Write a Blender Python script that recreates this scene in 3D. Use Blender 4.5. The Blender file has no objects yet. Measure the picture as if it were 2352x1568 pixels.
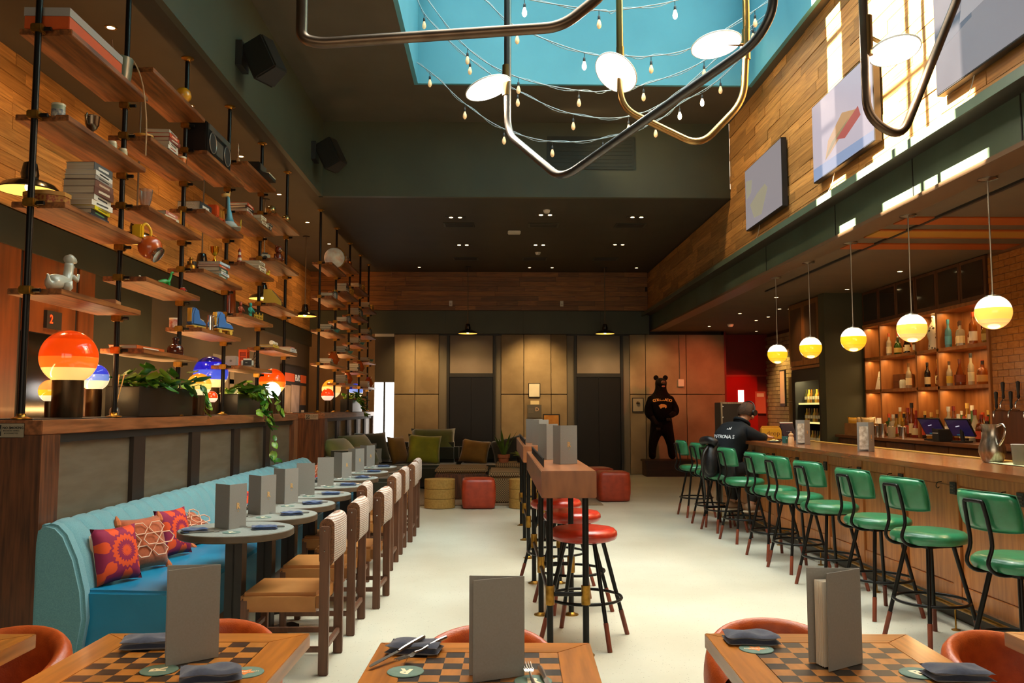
import bpy, bmesh, math, random
from mathutils import Vector, Matrix
R = math.radians
rnd = random.Random(7)
scn = bpy.context.scene
col = scn.collection

# ------------------------------------------------------------------ camera
cd = bpy.data.cameras.new('camera'); cd.sensor_width = 36.0; cd.lens = 30.0
cd.clip_start = 0.05; cd.clip_end = 200
cam = bpy.data.objects.new('camera', cd); col.objects.link(cam)
cam.location = (0, 0, 1.43); cam.rotation_euler = (R(90 + 4.4926), 0, R(-1.1073))
scn.camera = cam
# ------------------------------------------------------------------ view
vs = scn.view_settings
vs.view_transform = 'Standard'; vs.look = 'None'; vs.gamma = 1.0; vs.use_curve_mapping = False
vs.exposure = 0.0
cy = scn.cycles
cy.use_denoising = True
cy.max_bounces = 7; cy.diffuse_bounces = 4; cy.glossy_bounces = 3; cy.transmission_bounces = 5
cy.caustics_reflective = False; cy.caustics_refractive = False
cy.sample_clamp_indirect = 6.0
# ------------------------------------------------------------------ world
w = bpy.data.worlds.new('sky'); scn.world = w; w.use_nodes = True
bg = w.node_tree.nodes['Background']; bg.inputs[0].default_value = (0.55, 0.72, 0.95, 1); bg.inputs[1].default_value = 0.6

def lamp(name, kind, loc, energy, color=(1, 1, 1), size=0.1, target=None, rot=None, spot=90, blend=0.5, sy=None):
    l = bpy.data.lights.new(name, kind); l.energy = energy; l.color = color
    if kind == 'AREA':
        l.size = size
        if sy: l.shape = 'RECTANGLE'; l.size_y = sy
    elif kind == 'SPOT':
        l.spot_size = R(spot); l.spot_blend = blend; l.shadow_soft_size = size
    elif kind == 'POINT':
        l.shadow_soft_size = size
    elif kind == 'SUN':
        l.angle = size
    o = bpy.data.objects.new(name, l); col.objects.link(o); o.location = loc
    if target is not None:
        o.rotation_euler = (Vector(target) - Vector(loc)).to_track_quat('-Z', 'Y').to_euler()
    elif rot: o.rotation_euler = rot
    return o
# sun through the roof light, daylight through the roof light and through the shop front behind the camera
sun = lamp('sun', 'SUN', (-6, 7, 14), 130, (1, .9, .72), R(.6), target=(4, 7, 5.0))
sky_l = lamp('roof_light_daylight', 'AREA', (1.11, 6.87, 7.06), 365, (.93, 1.0, .96), 4.0, sy=7.0); sky_l.data.spread = R(100)
front_l = lamp('front_window_daylight', 'AREA', (0, -2.6, 2.3), 130, (1, .82, .6), 6.0, rot=(R(90), 0, 0), sy=2.6)
# ================================================================== materials
MATS = {}
def lin(c):
    """sRGB 0-255 triple or linear 0-1 triple -> linear rgba"""
    if isinstance(c, str):
        c = [int(c[i:i+2], 16) for i in (0, 2, 4)]
        c = [((v/255 + .055)/1.055)**2.4 if v > 10 else v/255/12.92 for v in c]
    return (*c[:3], 1.0)
def mat(name, c, rough=.5, metal=0., c2=None, scale=6., stretch=(1, 1, 1), bump=0., rand=0., emit=0., ecol=None,
        trans=0., ior=1.45, coat=0., sheen=0., detail=5., lo=.35, hi=.65, kind='noise', bscale=None, alpha=1., spec=.5):
    if name in MATS: return MATS[name]
    m = bpy.data.materials.new(name); m.use_nodes = True; MATS[name] = m
    nt = m.node_tree; N = nt.nodes; L = nt.links
    b = N['Principled BSDF']
    b.inputs['Base Color'].default_value = lin(c); b.inputs['Roughness'].default_value = rough
    b.inputs['Metallic'].default_value = metal; b.inputs['Specular IOR Level'].default_value = spec
    if trans: b.inputs['Transmission Weight'].default_value = trans; b.inputs['IOR'].default_value = ior
    if coat: b.inputs['Coat Weight'].default_value = coat; b.inputs['Coat Roughness'].default_value = .12
    if sheen: b.inputs['Sheen Weight'].default_value = sheen
    if alpha < 1: b.inputs['Alpha'].default_value = alpha
    if emit:
        b.inputs['Emission Strength'].default_value = emit; b.inputs['Emission Color'].default_value = lin(ecol or c)
    if c2 is not None or bump:
        tc = N.new('ShaderNodeTexCoord'); mp = N.new('ShaderNodeMapping')
        mp.inputs['Scale'].default_value = [scale*s for s in stretch]
        L.new(tc.outputs['Object'], mp.inputs['Vector'])
        if rand:
            oi = N.new('ShaderNodeObjectInfo'); mu = N.new('ShaderNodeMath'); mu.operation = 'MULTIPLY'; mu.inputs[1].default_value = 53.0
            L.new(oi.outputs['Random'], mu.inputs[0]); L.new(mu.outputs[0], mp.inputs['Location'])
        if kind == 'voronoi':
            nz = N.new('ShaderNodeTexVoronoi'); nz.inputs['Scale'].default_value = 1.0; fac = nz.outputs['Distance']
        elif kind == 'wave':
            nz = N.new('ShaderNodeTexWave'); nz.inputs['Scale'].default_value = 1.0; nz.inputs['Distortion'].default_value = 3.0; fac = nz.outputs['Fac']
        elif kind == 'check':
            nz = N.new('ShaderNodeTexChecker'); nz.inputs['Scale'].default_value = 1.0; fac = nz.outputs['Fac']
        else:
            nz = N.new('ShaderNodeTexNoise'); nz.inputs['Scale'].default_value = 1.0; nz.inputs['Detail'].default_value = detail; fac = nz.outputs['Fac']
        L.new(mp.outputs[0], nz.inputs['Vector'])
        if c2 is not None:
            cr = N.new('ShaderNodeValToRGB'); cr.color_ramp.elements[0].position = lo; cr.color_ramp.elements[1].position = hi
            cr.color_ramp.elements[0].color = lin(c2); cr.color_ramp.elements[1].color = lin(c)
            L.new(fac, cr.inputs[0]); out = cr.outputs[0]
            if rand:
                hs = N.new('ShaderNodeHueSaturation'); mr = N.new('ShaderNodeMapRange')
                mr.inputs[3].default_value = 1 - rand; mr.inputs[4].default_value = 1 + rand
                L.new(oi.outputs['Random'], mr.inputs[0]); L.new(mr.outputs[0], hs.inputs['Value']); L.new(out, hs.inputs['Color']); out = hs.outputs[0]
            L.new(out, b.inputs['Base Color'])
        if bump:
            bp = N.new('ShaderNodeBump'); bp.inputs['Strength'].default_value = bump; bp.inputs['Distance'].default_value = .01
            src = fac
            if bscale:
                n2 = N.new('ShaderNodeTexNoise'); n2.inputs['Scale'].default_value = bscale; n2.inputs['Detail'].default_value = 2
                L.new(tc.outputs['Object'], n2.inputs['Vector']); src = n2.outputs['Fac']
            L.new(src, bp.inputs['Height']); L.new(bp.outputs[0], b.inputs['Normal'])
    return m
def bands(name, stops, emit=0., rough=.12, axis=2):
    """glass painted in horizontal colour bands, lit from inside; stops = [(local z, colour)]"""
    m = bpy.data.materials.new(name); m.use_nodes = True; MATS[name] = m
    nt = m.node_tree; N = nt.nodes; L = nt.links; b = N['Principled BSDF']
    tc = N.new('ShaderNodeTexCoord'); sp = N.new('ShaderNodeSeparateXYZ'); cr = N.new('ShaderNodeValToRGB')
    cr.color_ramp.interpolation = 'CONSTANT'
    L.new(tc.outputs['Generated'], sp.inputs[0]); L.new(sp.outputs[axis], cr.inputs[0])
    e = cr.color_ramp.elements
    while len(e) < len(stops): e.new(.5)
    for i, (p, c) in enumerate(stops): e[i].position = p; e[i].color = lin(c)
    L.new(cr.outputs[0], b.inputs['Base Color']); L.new(cr.outputs[0], b.inputs['Emission Color'])
    b.inputs['Emission Strength'].default_value = emit; b.inputs['Roughness'].default_value = rough; b.inputs['Coat Weight'].default_value = .5
    return m

black = mat('black_steel', '171513', .38, .6)
blackpaint = mat('black_paint', '1a1816', .5)
brass = mat('aged_brass', 'b98a3c', .35, 1.0, c2='8a6224', scale=20)
chrome = mat('polished_steel', 'd8d4cc', .15, 1.0)
steel = mat('brushed_steel', 'b9b2a6', .28, 1.0, c2='97907f', scale=4, stretch=(30, 30, 1))
walnut = mat('walnut', '9a5c2c', .42, c2='623718', scale=3, stretch=(14, 1, 14), rand=.12, bump=.05, coat=.15)
walnut_x = mat('walnut_cross', '8a5230', .42, c2='5a331c', scale=3, stretch=(1, 14, 14), rand=.12, bump=.05, coat=.15)
walnut_v = mat('walnut_upright', '6b3d20', .42, c2='3f2211', scale=3, stretch=(14, 14, 1), rand=.12, bump=.05, coat=.15)
oakplank = mat('oak_plank', 'cf9a58', .45, c2='9a6a34', scale=2.2, stretch=(1, 1.2, 16), rand=.34, bump=.06, lo=.3, hi=.7)
oakplank_r = mat('oak_plank_rear', 'a06a34', .45, c2='6c421b', scale=2.2, stretch=(1.2, 1, 16), rand=.3, bump=.06, lo=.3, hi=.7)
barwood = mat('bar_panel_wood', 'c07a3e', .38, c2='a3602a', scale=3, stretch=(10, 10, 1), rand=.08, bump=.04, coat=.2)
bartop_m = mat('bar_top_wood', '8b4f26', .22, c2='6b3a19', scale=2, stretch=(14, 1, 14), coat=.5, bump=.02)
tabletop_m = mat('honey_oak_top', 'b8742a', .3, c2='8f5518', scale=3, stretch=(14, 1, 14), coat=.35, bump=.03, rand=.06)
tabletop_x = mat('honey_oak_cross', 'b8742a', .3, c2='8f5518', scale=3, stretch=(1, 14, 14), coat=.35, bump=.03, rand=.06)
sq_light = mat('light_square', 'b3742e', .32, c2='97601f', scale=9, stretch=(4, 1, 4), rand=.12, coat=.3)
sq_dark = mat('dark_square', '2a1d12', .35, c2='1a120b', scale=9, stretch=(4, 1, 4), rand=.2, coat=.3)
green_paint = mat('green_paint', '454a3a', .5, c2='3f4436', scale=1.5)
beam_green = mat('beam_green', '586856', .38, c2='4c5a49', scale=2)
ceil_dark = mat('ceiling_dark', '403a2e', .7, c2='3a352a', scale=2)
ceil_high_m = mat('ceiling_raised', '5a5344', .75, c2='544d3e', scale=2)
teal_paint = mat('shaft_teal', '5fa9bb', .6, c2='579fb2', scale=1.2)
concrete = mat('concrete', 'a08a6c', .75, c2='826d52', scale=1.6, bump=.08, bscale=30, detail=8, rand=.06)
olive = mat('olive_wall', '4a4030', .6, c2='42392b', scale=1.5)
darkgreen = mat('dark_green_wall', '262a20', .5, c2='20241b', scale=1.5)
white_pl = mat('white_plastic', 'e3ddd0', .45)
paper = mat('paper', 'efe6d6', .7, c2='e6dccb', scale=5)
grey_menu = mat('menu_cover', '8d8b86', .55, c2='888680', scale=200)
napkin_m = mat('napkin_blue', '2c4a76', .85, c2='243f66', scale=120, bump=.08, sheen=.3)
napkin_d = mat('napkin_navy', '26304a', .85, c2='1f2840', scale=120, bump=.08, sheen=.3)
coaster_m = mat('coaster_green', '5f7d74', .7, c2='567268', scale=40)
gold_print = mat('gold_print', 'dcb27a', .4, .3)
cream_print = mat('cream_print', 'eadcbc', .6)
orange_print = mat('orange_print', 'd8792c', .6)
glass = mat('clear_glass', (1, 1, 1), .03, trans=1.0, ior=1.35)
dark_glass = mat('smoked_glass', '2a1a0e', .08, coat=.6)
orange_leather = mat('orange_leather', 'b8531f', .38, c2='a5471a', scale=30, bump=.15, bscale=180)
red_leather = mat('red_leather', 'b5301b', .28, c2='a02814', scale=20, bump=.05, bscale=160, coat=.15)
pouf_leather = mat('pouf_leather', 'a5391c', .4, c2='8f2e15', scale=12, bump=.1, bscale=140)
green_leather = mat('green_leather', '2f7d54', .32, c2='2a7049', scale=20, bump=.05, bscale=160, coat=.2)
tan_leather = mat('tan_leather', 'b57a3f', .4, c2='a56c34', scale=8, bump=.06, bscale=150)
leg_wood = mat('chair_wood', '6d4730', .45, c2='583724', scale=4, stretch=(10, 10, 1), bump=.03)
redwood = mat('stool_wood_tip', '7a3418', .45, c2='642810', scale=8)

# ================================================================== mesh helpers
class MB:
    def __init__(s): s.v = []; s.f = []
    def add(s, vs_, fs):
        o = len(s.v); s.v += [tuple(p) for p in vs_]; s.f += [tuple(i + o for i in f) for f in fs]; return s
    def box(s, x0, x1, y0, y1, z0, z1):
        p = [(x0, y0, z0), (x1, y0, z0), (x1, y1, z0), (x0, y1, z0), (x0, y0, z1), (x1, y0, z1), (x1, y1, z1), (x0, y1, z1)]
        return s.add(p, [(0, 3, 2, 1), (4, 5, 6, 7), (0, 1, 5, 4), (1, 2, 6, 5), (2, 3, 7, 6), (3, 0, 4, 7)])
    def obox(s, c, ax, ay, az):
        """oriented box: centre + three half-axis vectors"""
        c, ax, ay, az = (Vector(q) for q in (c, ax, ay, az))
        p = [c + ax*i + ay*j + az*k for k in (-1, 1) for i, j in ((-1, -1), (1, -1), (1, 1), (-1, 1))]
        return s.add(p, [(0, 3, 2, 1), (4, 5, 6, 7), (0, 1, 5, 4), (1, 2, 6, 5), (2, 3, 7, 6), (3, 0, 4, 7)])
    def tube(s, pts, r, n=8, closed=False, cap=True):
        pts = [Vector(p) for p in pts]; m = len(pts)
        rs = r if isinstance(r, (list, tuple)) else [r]*m
        tg = []
        for i in range(m):
            a = pts[(i - 1) % m] if (i or closed) else pts[0]; b = pts[(i + 1) % m] if (i < m - 1 or closed) else pts[-1]
            tg.append((b - a).normalized())
        up = Vector((0, 0, 1)) if abs(tg[0].z) < .9 else Vector((1, 0, 0))
        nx = tg[0].cross(up).normalized(); vs_ = []
        for i in range(m):
            nx = (nx - tg[i]*nx.dot(tg[i])).normalized(); ny = tg[i].cross(nx)
            for k in range(n):
                a = 2*math.pi*k/n; vs_.append(pts[i] + (nx*math.cos(a) + ny*math.sin(a))*rs[i])
        fs = []
        for i in range(m if closed else m - 1):
            j = (i + 1) % m
            for k in range(n): fs.append((i*n + k, i*n + (k + 1) % n, j*n + (k + 1) % n, j*n + k))
        if cap and not closed: fs += [tuple(range(n))[::-1], tuple(range((m - 1)*n, m*n))]
        return s.add(vs_, fs)
    def cyl(s, p0, p1, r0, r1=None, n=12): return s.tube([p0, p1], [r0, r0 if r1 is None else r1], n)
    def lathe(s, prof, c=(0, 0, 0), n=24, cap=True):
        vs_ = [(c[0] + r*math.cos(2*math.pi*k/n), c[1] + r*math.sin(2*math.pi*k/n), c[2] + z) for r, z in prof for k in range(n)]
        fs = [(i*n + k, i*n + (k + 1) % n, (i + 1)*n + (k + 1) % n, (i + 1)*n + k) for i in range(len(prof) - 1) for k in range(n)]
        if cap:
            fs += [tuple(range(n))[::-1], tuple(range((len(prof) - 1)*n, len(prof)*n))]
        return s.add(vs_, fs)
    def ball(s, c, r, n=16, m=10, sq=(1, 1, 1)):
        o = len(s.v)
        s.lathe([(max(r*math.sin(math.pi*i/m), 1e-4), -r*math.cos(math.pi*i/m)) for i in range(m + 1)], (0, 0, 0), n)
        for i in range(o, len(s.v)):
            p = s.v[i]; s.v[i] = (c[0] + p[0]*sq[0], c[1] + p[1]*sq[1], c[2] + p[2]*sq[2])
        return s
    def prism(s, poly, axis, a0, a1):
        """polygon (list of 2-tuples) extruded along axis 0/1/2 from a0 to a1"""
        def P(q, a):
            return (a, q[0], q[1]) if axis == 0 else (q[0], a, q[1]) if axis == 1 else (q[0], q[1], a)
        n = len(poly)
        vs_ = [P(q, a0) for q in poly] + [P(q, a1) for q in poly]
        return s.add(vs_, [tuple(range(n))[::-1], tuple(range(n, 2*n))] + [(i, (i + 1) % n, n + (i + 1) % n, n + i) for i in range(n)])
    def grid(s, fn, nu, nv, thick=0):
        """surface fn(u,v)->(x,y,z), u,v in 0..1"""
        vs_ = [fn(i/nu, j/nv) for j in range(nv + 1) for i in range(nu + 1)]
        return s.add(vs_, [(j*(nu + 1) + i, j*(nu + 1) + i + 1, (j + 1)*(nu + 1) + i + 1, (j + 1)*(nu + 1) + i) for j in range(nv) for i in range(nu)])
    def xf(s, M):
        s.v = [tuple(M @ Vector(p)) for p in s.v]; return s
    def mesh(s, name, m=None, smooth=None, bevel=0., seg=2, sub=0):
        me = bpy.data.meshes.new(name); bm = bmesh.new()
        vv = [bm.verts.new(p) for p in s.v]
        for f in s.f:
            try: bm.faces.new([vv[i] for i in f])
            except ValueError: pass
        bmesh.ops.recalc_face_normals(bm, faces=bm.faces)
        if bevel:
            ed = [e for e in bm.edges if len(e.link_faces) == 2 and e.calc_face_angle(0) > .6]
            bmesh.ops.bevel(bm, geom=ed, offset=bevel, segments=seg, affect='EDGES', clamp_overlap=True)
        bm.to_mesh(me); bm.free()
        if smooth:
            me.polygons.foreach_set('use_smooth', [True]*len(me.polygons))
            if smooth is not True: me.set_sharp_from_angle(angle=R(smooth))
        if m: me.materials.append(m)
        return me
    def build(s, name, m=None, parent=None, smooth=None, bevel=0., seg=2, loc=None, rotz=None):
        return link(name, s.mesh(name, m, smooth if smooth is not None else (35 if bevel else None), bevel, seg), parent, loc, rotz)

def link(name, me, parent=None, loc=None, rotz=None):
    o = bpy.data.objects.new(name, me); col.objects.link(o)
    if parent is not None: o.parent = parent
    if loc is not None: o.location = loc
    if rotz: o.rotation_euler = (0, 0, rotz)
    return o
def tag(o, label, cat, group=None):
    o['label'] = label; o['category'] = cat
    if group: o['group'] = group
    return o
def thing(name, label, cat, loc=(0, 0, 0), rotz=0, group=None):
    o = bpy.data.objects.new(name, None); col.objects.link(o); o.empty_display_size = .1
    o.location = loc; o.rotation_euler = (0, 0, rotz)
    return tag(o, label, cat, group)
def struct(name, mb, m, parent=None, **k):
    o = mb.build(name, m, parent, **k)
    if parent is None: o['kind'] = 'structure'
    return o
def clone(root, loc=None, rotz=None, label=None, parent=None):
    r = root.copy(); col.objects.link(r)
    if parent is not None: r.parent = parent
    if loc is not None: r.location = loc
    if rotz is not None: r.rotation_euler = (0, 0, rotz)
    if label: r['label'] = label
    for ch in list(root.children): clone(ch, parent=r)
    return r
def bez(pts, n=6):
    """Catmull-Rom through pts"""
    P = [Vector(p) for p in pts]; P = [P[0]*2 - P[1]] + P + [P[-1]*2 - P[-2]]; out = []
    for i in range(1, len(P) - 2):
        a, b, c, d = P[i-1:i+3]
        for k in range(n):
            t = k/n
            out.append(.5*((2*b) + (c - a)*t + (2*a - 5*b + 4*c - d)*t*t + (3*b - a - 3*c + d)*t**3))
    out.append(P[-2]); return out
def fillet(pts, r, n=6):
    """poly-line with rounded corners of radius r"""
    P = [Vector(p) for p in pts]; out = [P[0]]
    for i in range(1, len(P) - 1):
        a, b, c = P[i-1], P[i], P[i+1]
        d1 = (a - b); d2 = (c - b); q = min(r, d1.length*.48, d2.length*.48)
        p1 = b + d1.normalized()*q; p2 = b + d2.normalized()*q
        for k in range(n + 1):
            t = k/n; out.append(p1*(1-t)**2 + b*2*t*(1-t) + p2*t*t)
    out.append(P[-1]); return out
def text_mesh(s, size, ext=.0008, align='CENTER', bold=0.):
    c = bpy.data.curves.new('lettering', 'FONT'); c.body = s; c.size = size; c.extrude = ext; c.align_x = align; c.align_y = 'CENTER'
    c.offset = bold; c.resolution_u = 2
    o = bpy.data.objects.new('lettering', c); col.objects.link(o)
    dg = bpy.context.evaluated_depsgraph_get(); dg.update()
    me = bpy.data.meshes.new_from_object(o.evaluated_get(dg))
    bpy.data.objects.remove(o); bpy.data.curves.remove(c)
    return me
def text(s, size, m, parent, loc, rot, **k):
    me = text_mesh(s, size, **k); me.materials.clear(); me.materials.append(m)
    o = link('lettering', me, parent, loc); o.rotation_euler = rot
    return o
# ================================================================== the room shell
ZL, ZH, ZB = 4.42, 5.5, 3.13          # low ceiling, raised ceiling, bar ceiling
XS, XW, YF, YR, XL = -2.45, 3.34, 11.9, 18.7, -4.07
def mk_floor():
    m = mat('terrazzo', 'c6c4b2', .42, c2='b2ad99', scale=.7, detail=6, coat=.12)
    nt = m.node_tree; N = nt.nodes; L = nt.links; b = N['Principled BSDF']
    src = b.inputs['Base Color'].links[0].from_socket
    tc = [n for n in N if n.type == 'TEX_COORD'][0]
    vo = N.new('ShaderNodeTexVoronoi'); vo.inputs['Scale'].default_value = 55
    vo2 = N.new('ShaderNodeTexNoise'); vo2.inputs['Scale'].default_value = 26; vo2.inputs['Detail'].default_value = 3
    L.new(tc.outputs['Object'], vo.inputs['Vector']); L.new(tc.outputs['Object'], vo2.inputs['Vector'])
    lt = N.new('ShaderNodeMath'); lt.operation = 'LESS_THAN'; lt.inputs[1].default_value = .16; L.new(vo.outputs['Distance'], lt.inputs[0])
    gt = N.new('ShaderNodeMath'); gt.operation = 'GREATER_THAN'; gt.inputs[1].default_value = .52; L.new(vo2.outputs['Fac'], gt.inputs[0])
    mu = N.new('ShaderNodeMath'); mu.operation = 'MULTIPLY'; L.new(lt.outputs[0], mu.inputs[0]); L.new(gt.outputs[0], mu.inputs[1])
    mx = N.new('ShaderNodeMix'); mx.data_type = 'RGBA'; L.new(mu.outputs[0], mx.inputs[0]); L.new(src, mx.inputs[6]); mx.inputs[7].default_value = lin('77725f')
    L.new(mx.outputs[2], b.inputs['Base Color'])
    return m
struct('floor', MB().box(-4.3, 6.6, -3, 20, -.1, 0), mk_floor())
# ceilings
struct('ceiling', MB().box(-4.3, XS - .06, -3, YR + .1, ZL, ZL + .15), ceil_dark)
struct('ceiling', MB().box(XS - .06, XW + .1, YF + .08, YR + .1, ZL, ZL + .15), ceil_dark)
SX0, SX1, SY0, SY1 = -.98, 3.2, 3.3, 10.45
hi = MB(); hi.box(XS, SX0 - .05, -3, YF, ZH, ZH + .12); hi.box(SX1 + .05, XW + .1, -3, YF, ZH, ZH + .12)
hi.box(SX0 - .05, SX1 + .05, SY1 + .05, YF, ZH, ZH + .12); hi.box(SX0 - .05, SX1 + .05, -3, SY0 - .05, ZH, ZH + .12)
struct('ceiling', hi, ceil_high_m)
struct('ceiling', MB().box(3.62, 6.6, -3, 20, ZB, ZB + .12), mat('ceiling_bar', '6d5b42', .7, c2='665540', scale=2))
struct('wall_soffit_side', MB().box(XS - .06, XS, -3, YF, ZL, ZH + .1), green_paint)
struct('wall_soffit_far', MB().box(XS, XW, YF, YF + .08, ZL, ZH + .1), green_paint)
# roof light: shaft, glazing bars, panes, added sun-blocking panels
wl = MB().box(SX0 - .05, SX0, SY0, SY1, ZH, 7.1)
w1 = struct('window_1', wl, teal_paint)
MB().box(SX1, SX1 + .05, SY0, SY1, ZH, 7.1).build('shaft_wall', teal_paint, w1)
MB().box(SX0 - .05, SX1 + .05, SY1, SY1 + .05, ZH, 7.1).build('shaft_wall', teal_paint, w1)
MB().box(SX0 - .05, SX1 + .05, SY0 - .05, SY0, ZH, 7.1).build('shaft_wall', teal_paint, w1)
for y0, y1 in ((SY0 - .05, 5.75), (7.35, 7.95), (8.3, SY1 + .05)):
    MB().box(SX0 - .1, SX1 + .1, y0, y1, 7.1, 7.14).build('sun_block_panel', teal_paint, w1)  # opaque panels added out of view to shape the sun patch
for y0, y1 in ((5.75, 6.62), (6.7, 7.35), (7.95, 8.3)):
    MB().box(SX0 - .05, SX1 + .05, y0, y1, 7.2, 7.21).build('pane', mat('roof_pane', (1, 1, 1), 0, alpha=.02), w1)
MB().box(SX0 - .05, SX1 + .05, 6.62, 6.7, 7.1, 7.2).build('glazing_bar', teal_paint, w1)
for x in (.0, 1.1, 2.2): MB().box(x - .02, x + .02, 5.75, 8.3, 7.1, 7.14).build('glazing_bar', teal_paint, w1)

CUBE = MB().box(-.5, .5, -.5, .5, -.5, .5).mesh('plank', None)
def unit(name, c, s, m, parent):
    key = 'u_' + m.name
    me = bpy.data.meshes.get(key)
    if me is None:
        me = CUBE.copy(); me.name = key; me.materials.append(m)
    o = bpy.data.objects.new(name, me); col.objects.link(o); o.parent = parent; o.location = c; o.scale = s
    return o
oakplank.node_tree.nodes['Mapping'].inputs['Scale'].default_value = (2, 2.5, 7)
oakplank_r.node_tree.nodes['Mapping'].inputs['Scale'].default_value = (2.5, 2, 7)
def planks(parent, axis, plane, sgn, a0, a1, z0, z1, m, h=.108, seed=1, cut=None):
    """rows of boards on a wall; axis 1 = wall along y at x=plane, axis 0 = wall along x at y=plane"""
    rg = random.Random(seed); rows = max(1, round((z1 - z0)/h)); hh = (z1 - z0)/rows
    for r in range(rows):
        a = a0 - rg.random()*.6
        z = z0 + (r + .5)*hh
        while a < a1:
            l = rg.choice((.45, .6, .8, 1.0, 1.25)); s, e = max(a, a0), min(a + l, a1); a += l
            if cut and z > cut[1] and e > cut[0]: e = min(e, cut[0])
            if e - s < .06: continue
            d = .022 + rg.random()*.008
            if axis == 1: unit('plank', (plane + sgn*d/2, (s + e)/2, z), (d, e - s - .004, hh - .004), m, parent)
            else: unit('plank', ((s + e)/2, plane + sgn*d/2, z), (e - s - .004, d, hh - .004), m, parent)
backing = mat('plank_backing', '2a1a0c', .8)
# --- right upper wall and steel beam
wr = struct('wall_right', MB().box(XW + .03, XW + .12, -3, YR, 3.5, ZH + .1), backing)
planks(wr, 1, XW + .03, -1, 3.9, YR - .05, 3.52, ZH, oakplank, seed=3, cut=(YF, ZL))
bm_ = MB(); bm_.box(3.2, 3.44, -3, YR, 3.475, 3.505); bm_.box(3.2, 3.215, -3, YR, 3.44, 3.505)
t1 = struct('trim_1', bm_, mat('flange_shade', '2a251d', .5))  # shade under the flange is put into this dark colour
MB().box(3.196, 3.2, -3, YR, 3.44, 3.51).build('flange_edge', beam_green, t1)
MB().box(3.42, 3.5, -3, YR, 3.15, 3.475).build('beam_web', beam_green, t1)
MB().box(3.4, 3.64, -3, YR, ZB - .01, 3.155).build('beam_flange', mat('beam_flange', '6a5038', .45), t1)
for y in (4.6, 5.35, 6.8, 8.4, 10.6): MB().box(3.415, 3.421, y, y + .012, 3.15, 3.475).build('beam_seam', blackpaint, t1)
# --- left wall
wlft = struct('wall_left', MB().box(XL - .1, XL, -3, YR + .1, 0, ZL), olive)
planks(wlft, 1, XL, 1, 4.6, YR - .05, 3.1, ZL, oakplank, seed=5)
MB().box(XL, XL + .05, -3, YR, 2.78, 3.08).build('green_band', darkgreen, wlft)
lift_wood = mat('lift_panel_wood', '6e3812', .4, c2='52290c', scale=1.6, stretch=(8, 8, 1), rand=.05, coat=.1)
for y0, y1, z0 in ((4.6, 5.9, 0), (5.92, 7.27, 0), (7.33, 8.24, 2.1), (8.3, 8.62, 0)):
    MB().box(XL, XL + .03, y0, y1, z0, 2.78).build('wood_panel', lift_wood, wlft)
MB().box(XL, XL + .015, 5.9, 8.3, 0, 2.78).build('black_reveal', blackpaint, wlft)
MB().box(XL, XL + .03, 8.62, 10.05, 0, 2.78).build('green_panel', darkgreen, wlft)
d1 = struct('door_1', MB().box(XL + .016, XL + .03, 7.33, 7.8, 0, 2.09), mat('gloss_black_door', '0d0b09', .12, coat=.5))
MB().box(XL + .016, XL + .03, 7.81, 8.24, 0, 2.09).build('door_leaf', MATS['gloss_black_door'], d1)
ind = thing('floor_indicator', 'black floor indicator with a glowing red number 2 on the wood panel', 'indicator', (XL + .03, 7.8, 2.23))
MB().box(0, .03, -.13, .13, -.08, .08).build('case', blackpaint, ind)
text('2', .11, mat('red_led', 'ff3a10', .4, emit=2.0), ind, (.034, -.06, 0), (R(90), 0, R(90)), bold=.002)
# --- rear wall
wrr = struct('wall_rear', MB().box(XL - .1, 5.06, YR + .06, YR + .2, 0, ZL), backing)
def cpan(x0, x1, z0, z1, dy=0): MB().box(x0 + .006, x1 - .006, YR + dy, YR + .06, z0 + .006, z1 - .006).build('concrete_panel', concrete, wrr, bevel=.006)
for x0, x1 in ((-2.22, -1.76), (-1.76, -1.24), (.12, .62), (.62, 1.22), (1.22, 1.57), (2.95, 3.3), (3.3, 4.2), (4.2, 5.05)):
    for z0, z1 in ((0, 1.74), (1.74, 3.06)): cpan(x0, x1, z0, z1)
for x0, x1 in ((-1.24, -1.06), (.0, .12), (1.57, 1.73), (2.8, 2.95)): MB().box(x0, x1, YR + .03, YR + .06, 0, 3.06).build('reveal_panel', mat('reveal_grey', '6d6457', .6), wrr)
MB().box(XL, -2.64, YR, YR + .06, 0, 3.06).build('side_panel', mat('brown_wall', '8a6c4a', .65, c2='7d6040', scale=2), wrr)
MB().box(-2.64, -2.22, YR, YR + .06, 2.0, 3.02).build('shade_panel', olive, wrr)
MB().box(-2.64, -2.22, YR - .05, YR + .06, 3.0, 3.06).build('shade_cassette', white_pl, wrr)
MB().box(-2.64, -2.22, YR, YR + .06, 0, .7).build('sill_panel', olive, wrr)
w2 = struct('window_2', MB().box(-2.64, -2.44, YR + .02, YR + .04, .7, 2.0), mat('daylit_pane', (1, 1, 1), .5, emit=5.0, ecol=(1, .97, .92)))
MB().box(-2.41, -2.22, YR + .02, YR + .04, .7, 2.0).build('pane', MATS['daylit_pane'], w2)
MB().box(-2.445, -2.405, YR, YR + .05, .7, 2.0).build('mullion', blackpaint, w2)
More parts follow.
